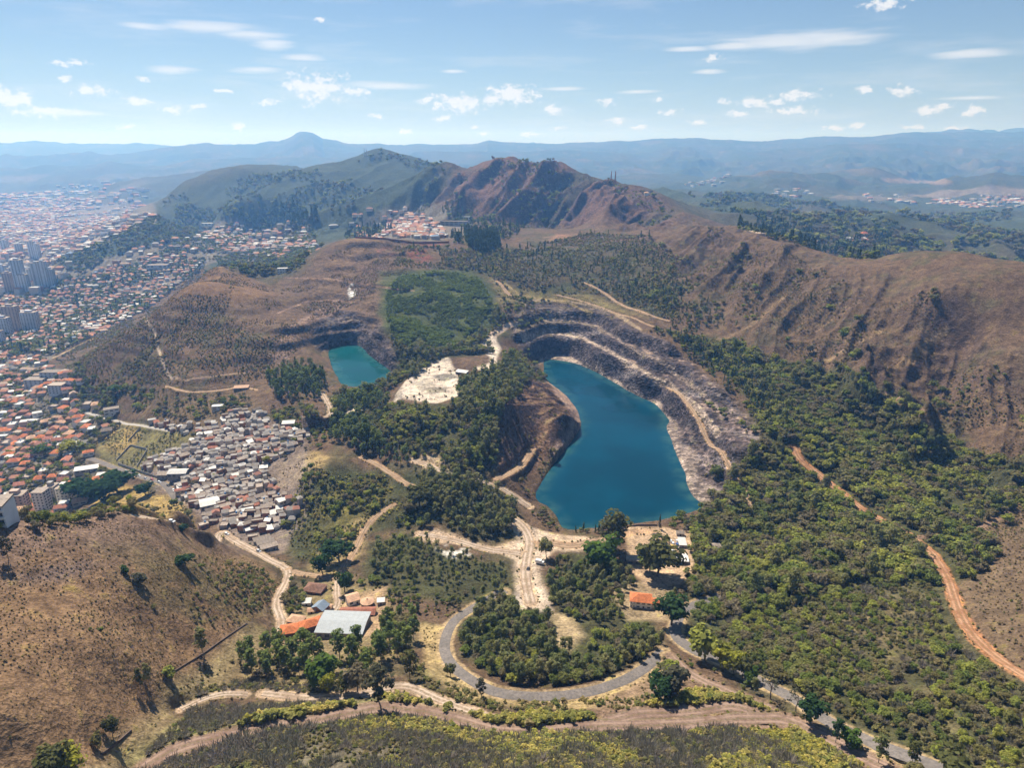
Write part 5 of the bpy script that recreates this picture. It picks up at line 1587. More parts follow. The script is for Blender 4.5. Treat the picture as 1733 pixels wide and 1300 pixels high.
def car(label, u, v, col, rz, size=1.0, kind='car', name='parked_car', group='cars parked about the place'):
    x, y, k = spot(u, v)
    z = float(ground(x, y))
    key = (col, kind)
    root = tag(empty(name, (x, y, z + .1), math.radians(rz), (size,) * 3), label, kind, group)
    L, W, Hh = (4.4, 1.8, 1.5) if kind != 'pickup' else (5.2, 1.95, 1.75)
    if key not in CARS:
        bd, cb, tp = car_meshes(L, W, Hh, -1.9 if kind != 'pickup' else -.6, 1.2)
        whl, rm = MB(), MB()
        whl.tube((0, -.12, 0), (0, .12, 0), .34, n=12)
        rm.tube((0, -.14, 0), (0, .14, 0), .2, n=10)
        lp = MB(); lp.box(-.04, .04, -.2, .2, -.08, .08)
        CARS[key] = (bd.mesh('body', M['paint_' + col]), cb.mesh('windows', M['window']), tp.mesh('car_roof', M['paint_' + col]), whl.mesh('tyre', M['tyre']), rm.mesh('rim', M['rim']), lp.mesh('headlight', M['lamp']))
    ms = CARS[key]
    for nme, me_ in (('body', ms[0]), ('windows', ms[1]), ('car_roof', ms[2])):
        link(bpy.data.objects.new(nme, me_), root)
    for sx in (-1, 1):
        for sy in (-1, 1):
            wh = link(bpy.data.objects.new('wheel', ms[3]), root)
            wh.location = (sx * L * .31, sy * (W / 2 - .08), .34)
            link(bpy.data.objects.new('rim', ms[4]), wh)
    for sy in (-1, 1):
        hl = link(bpy.data.objects.new('headlight', ms[5]), root)
        hl.location = (L / 2 + .01, sy * W * .34, .72)
    return root


for a in [('white car first in the depot yard, nearest the fence top', 1135, 917, 'white', 96), ('white car beside the yellow machine in depot yard', 1139, 921, 'white', 80), ('yellow car in the middle of depot yard', 1138, 926, 'yellow', 10),
          ('white car against the narrow white store', 1146, 917, 'white', 95), ('blue car by the store, second from the top', 1146, 923, 'blue', 95), ('silver car by the store, lowest in its row', 1146, 929, 'silver', 95),
          ('white car at the lower fence corner of depot', 1138, 934, 'white', 5), ('dark car parked at foot of depot fence', 1134, 929, 'grey', 85)]:
    car(*a)
car('black pickup standing alone in the middle of dirt yard', 1112, 908, 'black', -6, 1.5, 'pickup', 'parked_pickup')
car('dark car on the pale dirt junction below the lake', 894, 964, 'black', 70, 1.0)
for i, (u, v, c, rz, lb) in enumerate([(214, 799, 'white', -35, 'white car parked on lower settlement street near the long shed'), (226, 803, 'grey', -35, 'grey car on settlement street beside the grey wall'),
                                       (236, 806, 'white', -33, 'white car on settlement street above dark tree clump'), (247, 811, 'silver', -33, 'silver car on settlement street before dark garage'),
                                       (258, 813, 'red', -30, 'red car on the settlement street'), (270, 817, 'white', -30, 'white car on settlement street below dark garage'),
                                       (285, 823, 'black', -40, 'black car on settlement street below white roofed hall'), (294, 831, 'white', -60, 'white car at the bend of settlement street'),
                                       (384, 905, 'white', -28, 'white car on dirt road beside settlement lower row'), (291, 884, 'white', -20, 'white car on dirt road at the bare hill top'),
                                       (438, 934, 'silver', -35, 'silver car on dirt road beside parallel sheds'), (165, 705, 'white', -15, 'white car on the upper street bend')]):
    car(lb, u, v, c, rz, 1.1)
# box lorry at the junction
x, y, k = spot(914, 955)
root = tag(empty('parked_lorry', (x, y, float(ground(x, y)) + .1), math.radians(-25)), 'white box lorry parked beside trees at pale dirt junction', 'lorry')
b = MB(); b.box(-3.6, 1.2, -1.2, 1.2, .9, 3.6); b.build('cargo_box', M['paint_white'], root)
b = MB(); b.box(1.35, 3.2, -1.1, 1.1, .6, 2.7); b.build('cab', M['paint_white'], root)
b = MB(); b.box(3.15, 3.24, -1.0, 1.0, 1.6, 2.5); b.build('windscreen', M['window'], root)
b = MB(); b.box(-3.5, 3.1, -.5, .5, .5, .88); b.build('chassis', M['tyre'], root)
for sx in (-2.4, -1.3, 2.3):
    for sy in (-1, 1):
        b = MB(); b.tube((sx, sy * .85, .45), (sx, sy * 1.15, .45), .45, n=12); b.build('wheel', M['tyre'], root)

# ---- the shanty settlement and the nearer streets: houses one by one
PROTO = {}
KINDS_H = {  # wall, roof cover, roof form, words
    'fibre_shed': ('brick', 'fibre', 'shed', 'brick house with a grey sheet roof'), 'white_shed': ('brick', 'metal_white', 'shed', 'brick house with a white sheet roof'), 'slab': ('brick', 'slab', 'flat', 'brick house with flat concrete roof'),
    'grey_slab': ('grey_wall', 'slab', 'flat', 'grey house with flat concrete roof'), 'fibre_gable': ('grey_wall', 'fibre', 'gable', 'grey house with ridged grey roof'), 'cream_white': ('cream', 'metal_white', 'shed', 'cream house with a white sheet roof'),
    'tile': ('cream', 'tile_red', 'gable', 'cream house with red tiled roof'), 'villa_hip': ('plaster', 'tile_bright', 'hip', 'white house with orange hipped roof'), 'villa_gable': ('plaster', 'tile_red', 'gable', 'white house with red gabled roof'),
    'villa_pale': ('cream', 'tile_pale', 'hip', 'cream house with pale tiled roof'), 'modern': ('plaster', 'metal_white', 'flat', 'white flat roofed modern house'), 'dark_modern': ('grey_wall', 'slab', 'flat', 'grey flat roofed modern house'),
}
for kname, (wm_, rm_, form, words_) in KINDS_H.items():
    rh = {'shed': .16, 'flat': .14, 'gable': .26, 'hip': .30}[form]
    PROTO[kname] = (walls_mb(1, 1, .5, 'none', 0), form, rh, wm_, rm_)
tank_mb = MB(); tank_mb.tube((0, 0, 0), (0, 0, 1.3), .85, .95, 10); tank_mb.tube((0, 0, 1.3), (0, 0, 1.6), .95, .3, 10)
tank_me = tank_mb.mesh('water_tank', M['tank'])
HM = {}


def house_mesh(kname, w, d, h):
    """Meshes are shared between houses of the same rounded size."""
    key = (kname, round(w), round(d), round(h))
    if key not in HM:
        _, form, rh, wm_, rm_ = PROTO[kname]
        w, d, h = key[1:]
        r = rh * d
        if form == 'flat':
            r = .8
        HM[key] = (walls_mb(w, d, h, form, r).mesh('wall', M[wm_]), roof_mb(w, d, h, form, r).mesh('roof', M[rm_]))
    return HM[key]


def grid_pts(px, step, jit=.3, ang=0.0, poly=None):
    poly = wpoly(px) if poly is None else poly
    c, s = math.cos(ang), math.sin(ang)
    q = np.stack([poly[:, 0] * c + poly[:, 1] * s, -poly[:, 0] * s + poly[:, 1] * c], 1)
    lo, hi = q.min(0), q.max(0)
    a, b = np.meshgrid(np.arange(lo[0], hi[0], step), np.arange(lo[1], hi[1], step))
    p = np.stack([a.ravel(), b.ravel()], 1) + rng.uniform(-jit, jit, (a.size, 2)) * step
    p = np.stack([p[:, 0] * c - p[:, 1] * s, p[:, 0] * s + p[:, 1] * c], 1)
    return p[in_poly(p[:, 0], p[:, 1], poly)]


FAV = [[(335, 718), (375, 712), (398, 698), (448, 698), (465, 725), (522, 728), (522, 740), (490, 766), (455, 782), (460, 808), (472, 836), (518, 855), (498, 880), (468, 900), (440, 908), (400, 893), (380, 880), (330, 860), (304, 835),
        (286, 815), (245, 798), (243, 788), (275, 767), (320, 757)], [(310, 872), (345, 866), (385, 881), (425, 897), (446, 912), (428, 913), (400, 900), (350, 885)], [(255, 712), (330, 722), (330, 735), (262, 728)]]
CITY_NEAR = [(-40, 880), (-40, 600), (60, 600), (95, 625), (140, 648), (168, 690), (215, 716), (160, 760), (150, 785), (215, 805), (205, 815), (150, 840), (130, 860), (60, 885)]
hs = []                                            # x, y, w, d, h, rz, kind, zone
fang = math.radians(24)
for px in FAV:
    for (x, y) in grid_pts(px, 7.0, .36, fang):
        if math.hypot(x, y) < 520 or not free(np.array([x]), np.array([y]))[0] or rng.random() < .09:
            continue
        kind = rng.choice(['fibre_shed', 'fibre_gable', 'white_shed', 'slab', 'grey_slab', 'cream_white', 'tile'], p=[.32, .18, .07, .22, .10, .05, .06])
        hs.append([x, y, rng.choice([4.5, 5.5, 6.5, 7.5, 9.5]), rng.uniform(4.0, 6.8), rng.choice([3, 3, 4, 5, 6]), fang + rng.normal(0, .2) + (math.pi / 2 if rng.random() < .3 else 0), kind, 'settlement'])
cang = math.radians(12)
for (x, y) in grid_pts(CITY_NEAR, 17.5, .26, cang):
    if not free(np.array([x]), np.array([y]))[0] or rng.random() < .22:
        continue
    kind = rng.choice(['villa_hip', 'villa_gable', 'villa_pale', 'modern', 'dark_modern', 'fibre_gable'], p=[.3, .22, .12, .2, .1, .06])
    hs.append([x, y, rng.uniform(9, 15), rng.uniform(8, 11), rng.choice([4, 5, 6]), cang + rng.normal(0, .2) + (math.pi / 2 if rng.random() < .4 else 0), kind, 'suburb'])
HX = np.array([[h[0], h[1], h[2], h[4]] for h in hs])
hz = ground(HX[:, 0], HX[:, 1])
vis = seen(HX[:, 0], HX[:, 1], hz + HX[:, 3], 8)
siz = np.where(vis, HX[:, 2] / np.hypot(HX[:, 0], HX[:, 1]), 0)
order = np.argsort(-siz)
NAMED = [i for i in order[:258] if siz[i] > 0]
REST_H = [hs[i] for i in range(len(hs)) if i not in set(NAMED)]
print('houses', len(hs), 'named', len(NAMED))
LMH = [(303, 806, 'the white roofed hall'), (356, 858, 'the big white hall'), (450, 924, 'the parallel grey sheds'), (489, 723, 'the tall red brick house'), (369, 693, 'the lone hillside house'), (409, 659, 'the dirt track bend'),
       (153, 797, 'the long white shed'), (36, 860, 'the dark brown block'), (77, 855, 'the orange-topped block'), (114, 840, 'the stepped white block'), (180, 830, 'the dark tree clump'), (100, 660, 'the dark villa block'),
       (190, 700, 'the upper street bend'), (230, 772, 'the walled lot'), (400, 790, 'the settlement centre'), (430, 740, 'the upper lanes'), (510, 862, 'the right corner'), (400, 905, 'the dirt road'),
       (30, 700, 'the left gardens'), (50, 780, 'the red terrace'), (120, 740, 'the yellow trees'), (420, 850, 'the lower lanes'), (340, 780, 'the middle lanes')]


def relation(u, v, marks, near=14, nth=0):
    d = [math.hypot(u - a, (v - b) * 1.3) for a, b, _ in marks]
    k = int(np.argsort(d)[nth])
    a, b, t = marks[k]
    if d[k] < near:
        return 'close beside ' + t
    dx, dy = u - a, (v - b) * 1.3
    far_ = 'well ' if d[k] > 55 else ''
    if abs(dx) > 2 * abs(dy):
        return far_ + ('right of ' if dx > 0 else 'left of ') + t
    if abs(dy) > 2 * abs(dx):
        return far_ + ('below ' if dy > 0 else 'above ') + t
    return far_ + ('below ' if dy > 0 else 'above ') + 'and ' + ('right of ' if dx > 0 else 'left of ') + t


USED = set()


def unique(head, u, v, marks, near=14):
    for nth in range(20):
        t = head + ' ' + relation(u, v, marks, near, nth)
        if t not in USED and len(t.split()) <= 16:
            break
    USED.add(t)
    return t


for i in NAMED:
    x, y, w, d, h, rz, kind, zone = hs[i]
    wm_, rm_ = house_mesh(kind, w, d, h)
    w, d, h = round(w), round(d), round(h)
    z = float(hz[i])
    u, v, _ = to_pix(x, y, z + h)
    size_w = 'tall' if h >= 6 else 'small' if w <= 7 else 'low wide' if w > 12 else 'low'
    root = empty('shanty_house' if zone == 'settlement' else 'suburban_house', (x, y, z), rz)
    tag(root, unique(size_w.replace('low wide', 'wide') + ' ' + KINDS_H[kind][3].replace(' with a ', ' with '), float(u), float(v), LMH), 'house', 'houses of the hillside settlement' if zone == 'settlement' else 'houses of the near suburb')
    link(bpy.data.objects.new('wall', wm_), root)
    link(bpy.data.objects.new('roof', rm_), root)
    if KINDS_H[kind][2] == 'flat' and i % 3 == 0:
        t_ = link(bpy.data.objects.new('water_tank', tank_me), root)
        t_.location = (w * .22, d * .2, h + .18)
    if True:
        for k in range(2 if zone == 'suburb' else 1 + (w > 6)):
            wme = HM.get(('win', w, d, h))
            if wme is None:
                b = MB(); b.box(-w * .16, w * .16, -.05, .05, 0, 1.3)
                wme = HM[('win', w, d, h)] = b.mesh('window', M['window'])
            wo = link(bpy.data.objects.new('window', wme), root)
            wo.location = (w * (-.25 + .5 * k), -d / 2 * (1 if math.sin(rz) < .5 else 1), h * .45)
    block_disc(x, y, max(w, d) * .5)

# ---- the rest of the town: too many and too far to tell apart
ROOFC = {'orange': (.44, .20, .115), 'red': (.34, .15, .10), 'pale': (.47, .33, .23), 'white': (.60, .57, .52), 'grey': (.28, .25, .22), 'dark': (.13, .12, .115), 'blue': (.2, .26, .34)}
WALLC = [(.66, .63, .58), (.55, .46, .37), (.42, .39, .36), (.60, .50, .42), (.36, .2, .13)]


def town_mesh(lst):
    """One mesh of small gabled, hipped and flat houses with its colours per face."""
    V, Q, CC = [], [], []
    for (x, y, w, d, h, rz, rc, flat, wc) in lst:
        z = float(ground(x, y))
        c, s = math.cos(rz), math.sin(rz)
        P = lambda a, b, e: (x + a * c - b * s, y + a * s + b * c, z + e)
        o = len(V)
        a, b = w / 2, d / 2
        V += [P(-a, -b, -3), P(a, -b, -3), P(a, b, -3), P(-a, b, -3), P(-a, -b, h), P(a, -b, h), P(a, b, h), P(-a, b, h)]
        Q += [(o, o + 1, o + 5, o + 4), (o + 1, o + 2, o + 6, o + 5), (o + 2, o + 3, o + 7, o + 6), (o + 3, o, o + 4, o + 7)]
        CC += [wc] * 4
        if flat:
            Q.append((o + 4, o + 5, o + 6, o + 7))
            CC.append(rc)
        else:
            V += [P(-a - .5, -b - .5, h - .1), P(a + .5, -b - .5, h - .1), P(a + .5, b + .5, h - .1), P(-a - .5, b + .5, h - .1), P(-a * .55, 0, h + d * .26), P(a * .55, 0, h + d * .26)]
            q = o + 8
            Q += [(q, q + 1, q + 5, q + 4), (q + 2, q + 3, q + 4, q + 5), (q + 1, q + 2, q + 5, q + 5), (q + 3, q, q + 4, q + 4)]
            CC += [rc] * 4
    me_ = bpy.data.meshes.new('town_houses')
    fs = [tuple(dict.fromkeys(f)) for f in Q]
    me_.from_pydata(V, [], fs)
    cols = np.concatenate([np.tile(np.r_[c_, 1.0], (len(f), 1)) for c_, f in zip(CC, fs)]).astype(np.float32)
    ca_ = me_.color_attributes.new('Col', 'FLOAT_COLOR', 'CORNER')
    ca_.data.foreach_set('color', cols.ravel())
    m, nt, bs = principled('town_material', rough=.8, spec=.2)
    a_ = nn(nt, 'ShaderNodeAttribute', attribute_name='Col')
    f = noise_fac(nt, .35, 3, .6)
    nt.links.new(mix_n(nt, math_n(nt, 'MULTIPLY', smooth_n(nt, f, .45, .75), .45), a_.outputs['Color'], (.16, .13, .11)), bs.inputs['Base Color'])
    me_.materials.append(m)
    return me_


TOWN = []
k2r = {'fibre_shed': 'grey', 'fibre_gable': 'grey', 'white_shed': 'white', 'slab': 'grey', 'grey_slab': 'grey', 'cream_white': 'white', 'tile': 'red', 'villa_hip': 'orange', 'villa_gable': 'red', 'villa_pale': 'pale', 'modern': 'white', 'dark_modern': 'dark'}
for (x, y, w, d, h, rz, kind, zone) in REST_H:
    TOWN.append((x, y, w, d, h, rz, ROOFC[k2r[kind]], 'flat' == KINDS_H[kind][2], WALLC[int(rng.integers(5))]))
    block_disc(x, y, max(w, d) * .5)


def town(px, step, wr, dr, hr, p, skip=.2, ang=.2, keep=None):
    pts = grid_pts(px, step, .27, ang)
    ok = free(pts[:, 0], pts[:, 1])
    if keep is not None:
        ok &= fbm(pts[:, 0], pts[:, 1], keep[0], 3, keep[1]) > keep[2]
    names = list(ROOFC)
    for (x, y) in pts[ok]:
        if rng.random() < skip:
            continue
        rn = rng.choice(names, p=p)
        col = tuple(np.array(ROOFC[rn]) * rng.uniform(.75, 1.2))
        w, d = rng.uniform(*wr), rng.uniform(*dr)
        TOWN.append((x, y, w, d, rng.uniform(*hr), ang + rng.normal(0, .22) + (math.pi / 2 if rng.random() < .4 else 0), col, rn in ('white', 'grey', 'dark', 'blue') and rng.random() < .75, WALLC[int(rng.integers(5))]))


PO = [.30, .18, .12, .22, .10, .06, .02]
PM = [.16, .16, .10, .34, .15, .07, .02]
town([(-60, 600), (-60, 500), (60, 500), (130, 470), (200, 445), (280, 430), (350, 440), (345, 452), (300, 485), (252, 522), (185, 558), (95, 602), (60, 600)], 17.5, (9, 15), (8, 11), (4, 7), PO, .26, .35)
town([(150, 480), (230, 420), (330, 402), (345, 378), (400, 385), (520, 392), (545, 418), (490, 432), (440, 420), (380, 440), (300, 430)], 26, (14, 24), (11, 16), (5, 10), PM, .42, .2, (90, 501, -.25))
town([(330, 400), (360, 380), (520, 388), (545, 420), (480, 440), (400, 435)], 24, (14, 22), (11, 15), (5, 9), PM, .45, .2)
town([(-60, 510), (-60, 440), (70, 440), (80, 455), (130, 445), (120, 470), (60, 500)], 25, (14, 26), (12, 18), (6, 26), PM, .25, .1)
town([(-60, 440), (-60, 372), (60, 362), (250, 362), (262, 368), (190, 405), (85, 448), (60, 445)], 27, (16, 30), (12, 20), (5, 10), PM, .2, .25, (260, 505, -.45))
town([(-60, 372), (-60, 340), (80, 335), (240, 345), (262, 360), (100, 362)], 40, (24, 44), (16, 26), (6, 13), PM, .25, .3, (340, 507, -.15))
town([(-60, 345), (-60, 318), (120, 312), (250, 322), (262, 330), (240, 345)], 70, (34, 64), (24, 36), (8, 18), PM, .35, .3, (600, 509, .0))
town([(40, 318), (80, 300), (200, 298), (250, 302), (240, 316)], 110, (46, 90), (34, 50), (10, 26), PM, .45, .3, (800, 511, .1))
town([(640, 375), (665, 352), (690, 350), (735, 372), (760, 402), (735, 408), (650, 400)], 19, (13, 19), (10, 14), (6, 9), PO, .18, .1)
town([(600, 372), (640, 350), (660, 356), (630, 380), (590, 392)], 34, (14, 24), (10, 14), (5, 8), PM, .55, .1)
town([(590, 400), (600, 395), (650, 398), (640, 404)], 22, (13, 19), (10, 14), (5, 8), PO, .4, .1)
town([(535, 372), (560, 358), (620, 362), (600, 380), (560, 384)], 32, (16, 30), (10, 16), (5, 8), PM, .6, .1)
town([(1560, 345), (1600, 335), (1740, 328), (1740, 350), (1640, 352)], 42, (22, 40), (16, 24), (7, 12), PM, .3, .3, (260, 513, -.15))
town([(1420, 338), (1470, 328), (1540, 331), (1560, 345), (1480, 345)], 42, (22, 40), (16, 24), (7, 12), PM, .45, .3, (240, 515, -.05))
town([(1310, 318), (1350, 312), (1380, 330), (1340, 345), (1310, 335)], 60, (24, 40), (16, 24), (7, 12), PM, .65, .3)
town([(1160, 312), (1210, 302), (1240, 305), (1200, 316)], 80, (30, 50), (20, 28), (8, 14), PM, .55, .3)
town([(1415, 398), (1450, 396), (1490, 408), (1440, 415)], 30, (14, 24), (10, 14), (5, 8), PM, .5, .1)
print('town', len(TOWN))
tm = link(bpy.data.objects.new('town_houses', town_mesh(TOWN)))
tag(tm, 'spread of distant town houses with orange, white and grey roofs', 'houses', kind='stuff')
for t_ in TOWN:
    block_disc(t_[0], t_[1], max(t_[2], t_[3]) * .5)

# ------------------------------------------------------------------ plants: materials
def foliage(name, cols, trans=.42, leafvar=.4):
    m = bpy.data.materials.new(name)
    m.use_nodes = True
    nt = m.node_tree
    nt.nodes.clear()
    out = nn(nt, 'ShaderNodeOutputMaterial')
    oi = nn(nt, 'ShaderNodeObjectInfo')
    geo = nn(nt, 'ShaderNodeNewGeometry')
    rp = nn(nt, 'ShaderNodeValToRGB')
    el = rp.color_ramp.elements
    while len(el) < len(cols):
        el.new(.5)
    for i, c in enumerate(cols):
        el[i].position = i / max(1, len(cols) - 1)
        el[i].color = tuple(c) + (1,)
    pn = nn(nt, 'ShaderNodeTexNoise', ins={'Scale': .022, 'Detail': 2.0})
    nt.links.new(oi.outputs['Location'], pn.inputs['Vector'])
    pf = math_n(nt, 'ADD', math_n(nt, 'MULTIPLY', oi.outputs['Random'], .62), math_n(nt, 'MULTIPLY', math_n(nt, 'SUBTRACT', pn.outputs[0], .3), .95), clamp=True)
    nt.links.new(pf, rp.inputs[0])
    k = nn(nt, 'ShaderNodeMapRange', ins={3: 1 - leafvar, 4: 1 + leafvar})
    nt.links.new(geo.outputs['Random Per Island'], k.inputs[0])
    s = nn(nt, 'ShaderNodeVectorMath', operation='SCALE')
    nt.links.new(rp.outputs[0], s.inputs[0])
    nt.links.new(k.outputs[0], s.inputs['Scale'])
    d, t, mx = nn(nt, 'ShaderNodeBsdfDiffuse'), nn(nt, 'ShaderNodeBsdfTranslucent'), nn(nt, 'ShaderNodeMixShader', ins={0: trans})
    nt.links.new(s.outputs[0], d.inputs[0])
    nt.links.new(s.outputs[0], t.inputs[0])
    nt.links.new(d.outputs[0], mx.inputs[1])
    nt.links.new(t.outputs[0], mx.inputs[2])
    nt.links.new(mx.outputs[0], out.inputs[0])
    return m


FM = dict(
    broad=foliage('forest_foliage', [(0.090, 0.113, 0.034), (0.138, 0.157, 0.048), (0.158, 0.196, 0.044), (0.188, 0.162, 0.062), (.19, .155, .10), (0.259, 0.286, 0.057), (.30, .29, .065), (0.336, 0.338, 0.071)]),
    euc=foliage('eucalyptus_foliage', [(0.119, 0.139, 0.054), (0.179, 0.200, 0.069), (0.245, 0.230, 0.096), (0.155, 0.181, 0.064)]),
    green=foliage('fresh_eucalyptus_foliage', [(0.142, 0.182, 0.049), (0.189, 0.223, 0.061), (0.115, 0.155, 0.049), (0.223, 0.230, 0.074)]),
    pine=foliage('conifer_foliage', [(0.055, 0.089, 0.037), (0.087, 0.120, 0.047), (0.113, 0.132, 0.055)]),
    scrub=foliage('scrub_foliage', [(0.134, 0.150, 0.043), (0.222, 0.214, 0.067), (0.268, 0.210, 0.099), (0.166, 0.192, 0.051), (0.290, 0.224, 0.138)]),
    low=foliage('plantation_foliage', [(0.147, 0.202, 0.042), (0.192, 0.238, 0.052), (0.128, 0.168, 0.042), (0.247, 0.266, 0.060)]),
    dry=foliage('dry_shrub_foliage', [(.26, .175, .09), (0.212, 0.141, 0.072), (0.158, 0.133, 0.056), (0.262, 0.177, 0.091), (0.121, 0.113, 0.048)], .15),
    grey=foliage('bare_brush', [(0.324, 0.270, 0.228), (0.264, 0.228, 0.180), (0.228, 0.216, 0.138), (0.360, 0.300, 0.258)], .5),
    cane=foliage('yellow_cane', [(.46, .37, .07), (.36, .33, .07), (.24, .24, .07), (.52, .42, .12), (.30, .28, .08)], .4),
    tallgrass=foliage('tall_dry_grass', [(0.300, 0.220, 0.090), (0.220, 0.180, 0.070), (0.140, 0.130, 0.050)], .3),
    dark=foliage('dark_foliage', [(0.040, 0.081, 0.029), (0.058, 0.099, 0.034)]), bright=foliage('bright_green_foliage', [(.085, .14, .026), (.10, .145, .03)]),
    yellow=foliage('yellow_green_foliage', [(0.338, 0.312, 0.039), (0.260, 0.260, 0.039)]), olive=foliage('olive_foliage', [(0.111, 0.117, 0.039), (0.130, 0.124, 0.046)]),
    greygreen=foliage('grey_green_foliage', [(0.111, 0.104, 0.065), (0.091, 0.091, 0.052)]),
)
BARK = weathered('tree_bark', (.15, .115, .085), var=.3, scale=1.5)
BARKP = weathered('pale_bark', (.30, .25, .20), var=.25, scale=1.5)


# ------------------------------------------------------------------ plants: shapes (height 1 unit = 1 metre)
def blob_cards(rs, cen, rad, n, size, squash=.8, up=.25):
    """Leaf cards on and in a clump, facing outwards with some disorder."""
    d = rs.normal(size=(n, 3))
    d[:, 2] += up
    d /= np.linalg.norm(d, axis=1)[:, None]
    p = cen + d * (rad * rs.uniform(.6, 1.05, (n, 1))) * np.array([1, 1, squash])
    nrm = d + rs.normal(scale=.4, size=(n, 3)) + np.array([0, 0, .8])
    nrm /= np.linalg.norm(nrm, axis=1)[:, None]
    return p, nrm, size * rs.uniform(.6, 1.35, n)


def cards(p, nrm, s, rs, stretch=1.0):
    a = np.cross(nrm, rs.normal(size=p.shape))
    a /= np.linalg.norm(a, axis=1)[:, None] + 1e-9
    b = np.cross(nrm, a)
    a, b = a * s[:, None] * .5, b * s[:, None] * .5 * stretch
    v = np.stack([p - a - b * .6, p + a * .7 - b, p + a + b * .6, p - a * .6 + b], 1)
    return v.reshape(-1, 3)


def trunk_mb(rs, h, r, lean, limbs, top=.8):
    b = MB()
    pts = [Vector((0, 0, -.6))]
    for k in range(1, 4):
        pts.append(Vector((lean[0] * k / 3 + rs.normal() * .03 * h, lean[1] * k / 3 + rs.normal() * .03 * h, h * top * k / 3)))
    for k in range(3):
        b.tube(pts[k], pts[k + 1], r * (1 - .27 * k), r * (1 - .27 * (k + 1)), 6)
    for c in limbs:
        k = rs.integers(1, 3)
        f = rs.uniform(.2, .9)
        q = pts[k].lerp(pts[k + 1], f)
        b.tube(q, Vector(tuple(c)), r * .4, r * .12, 4)
    return b


def plant(kind, seed, lod):
    """Returns (trunk MB or None, crown vertices) for one plant; lod 0 near, 1 middle, 2 far."""
    rs = np.random.default_rng(seed)
    q = (1.0, .36, .13)[lod]
    sz = (1.0, 1.55, 2.5)[lod]
    P, N_, S_ = [], [], []
    limbs = []

    def add(c, r, n, s, squash=.8, up=.25):
        p, nr, ss = blob_cards(rs, np.array(c), r, max(5, int(n * q)), s * sz, squash, up)
        P.append(p); N_.append(nr); S_.append(ss)
    if kind in ('broad', 'low'):
        h, R_ = 10.0, rs.uniform(3.9, 5.0)
        for k in range(11):
            a, rr = rs.uniform(0, 6.28), R_ * math.sqrt(rs.uniform(.02, .62))
            zc = rs.uniform(.42, .80) * h - .16 * rr
            c = (rr * math.cos(a), rr * math.sin(a), zc)
            limbs.append(c)
            add(c, rs.uniform(1.5, 2.5), 58, .85)
        add((0, 0, .55 * h), R_ * .62, 70, 1.2, .8, .1)
        tr = trunk_mb(rs, h, .28, (0, 0), limbs[:5], .6)
    elif kind == 'euc':
        h = 18.0
        ln = rs.normal(scale=.9, size=2)
        for k in range(14):
            f = .36 + .58 * (k / 13) ** .85
            a, rr = k * 2.4 + rs.uniform(-.5, .5), rs.uniform(.8, 3.7) * (1.1 - .9 * abs(f - .60) / .5)
            c = (ln[0] * f + rr * math.cos(a), ln[1] * f + rr * math.sin(a), f * h)
            limbs.append(c)
            add(c, rs.uniform(1.4, 2.4), 44, .9, .85, .3)
        tr = trunk_mb(rs, h, .28, ln, limbs[:8], .88)
    elif kind == 'pine':
        h = 18.0
        for k in range(10):
            f = .16 + .80 * k / 9
            rr = (1 - f) * 3.0 + .35
            for j in range(2):
                a = rs.uniform(0, 6.28)
                c = (rr * .45 * math.cos(a), rr * .45 * math.sin(a), f * h)
                add(c, rr * .72, 26, .85, .85, 0)
        tr = trunk_mb(rs, h, .25, (0, 0), [], .95)
    elif kind == 'bare':
        h = 9.0
        for k in range(9):
            a, rr, f = rs.uniform(0, 6.28), rs.uniform(.8, 3.2), rs.uniform(.5, 1)
            c = (rr * math.cos(a), rr * math.sin(a), f * h)
            limbs.append(c)
            add(c, 1.1, 12, .5)
        tr = trunk_mb(rs, h, .22, (0, 0), limbs, .75)
    elif kind in ('scrub', 'dry'):
        for k in range(5):
            a, rr = rs.uniform(0, 6.28), rs.uniform(0, 1.2)
            add((rr * math.cos(a), rr * math.sin(a), rs.uniform(.6, 1.9)), rs.uniform(.7, 1.1), 26, .62, .85)
        tr = None
    elif kind in ('cane', 'tallgrass'):
        for k in range(6):
            a, rr = rs.uniform(0, 6.28), rs.uniform(0, 1.1)
            add((rr * math.cos(a), rr * math.sin(a), rs.uniform(.4, 1.5 if kind == 'cane' else .9)), rs.uniform(.6, .9), 24, .55, 1.0, .5)
        tr = None
    elif kind == 'grey':
        n = int(110 * max(q, .3))
        V = []
        for k in range(n):
            a = rs.uniform(0, 6.28)
            r0, lean_ = rs.uniform(0, .7), rs.uniform(.2, .9)
            hh = rs.uniform(1.6, 3.4) if kind == 'grey' else rs.uniform(1.2, 2.8)
            w = .13 * (1 if lod == 0 else 1.9)
            b0 = np.array([r0 * math.cos(a), r0 * math.sin(a), -.2])
            a2 = a + rs.normal(scale=.5)
            tip = b0 + np.array([lean_ * hh * math.cos(a2), lean_ * hh * math.sin(a2), hh])
            sd_ = np.array([-math.sin(a2 + rs.normal()), math.cos(a2 + rs.normal()), 0]) * w
            V += [b0 - sd_, b0 + sd_, tip + sd_ * .7, tip - sd_ * .7]
        return None, np.array(V)
    return tr, cards(np.concatenate(P), np.concatenate(N_), np.concatenate(S_), rs)


def crown_mesh(name, V, mat):
    n = len(V) // 4
    me_ = np_mesh(name, V, np.arange(n * 4).reshape(n, 4), smooth=False)
    me_.materials.append(mat)
    return me_


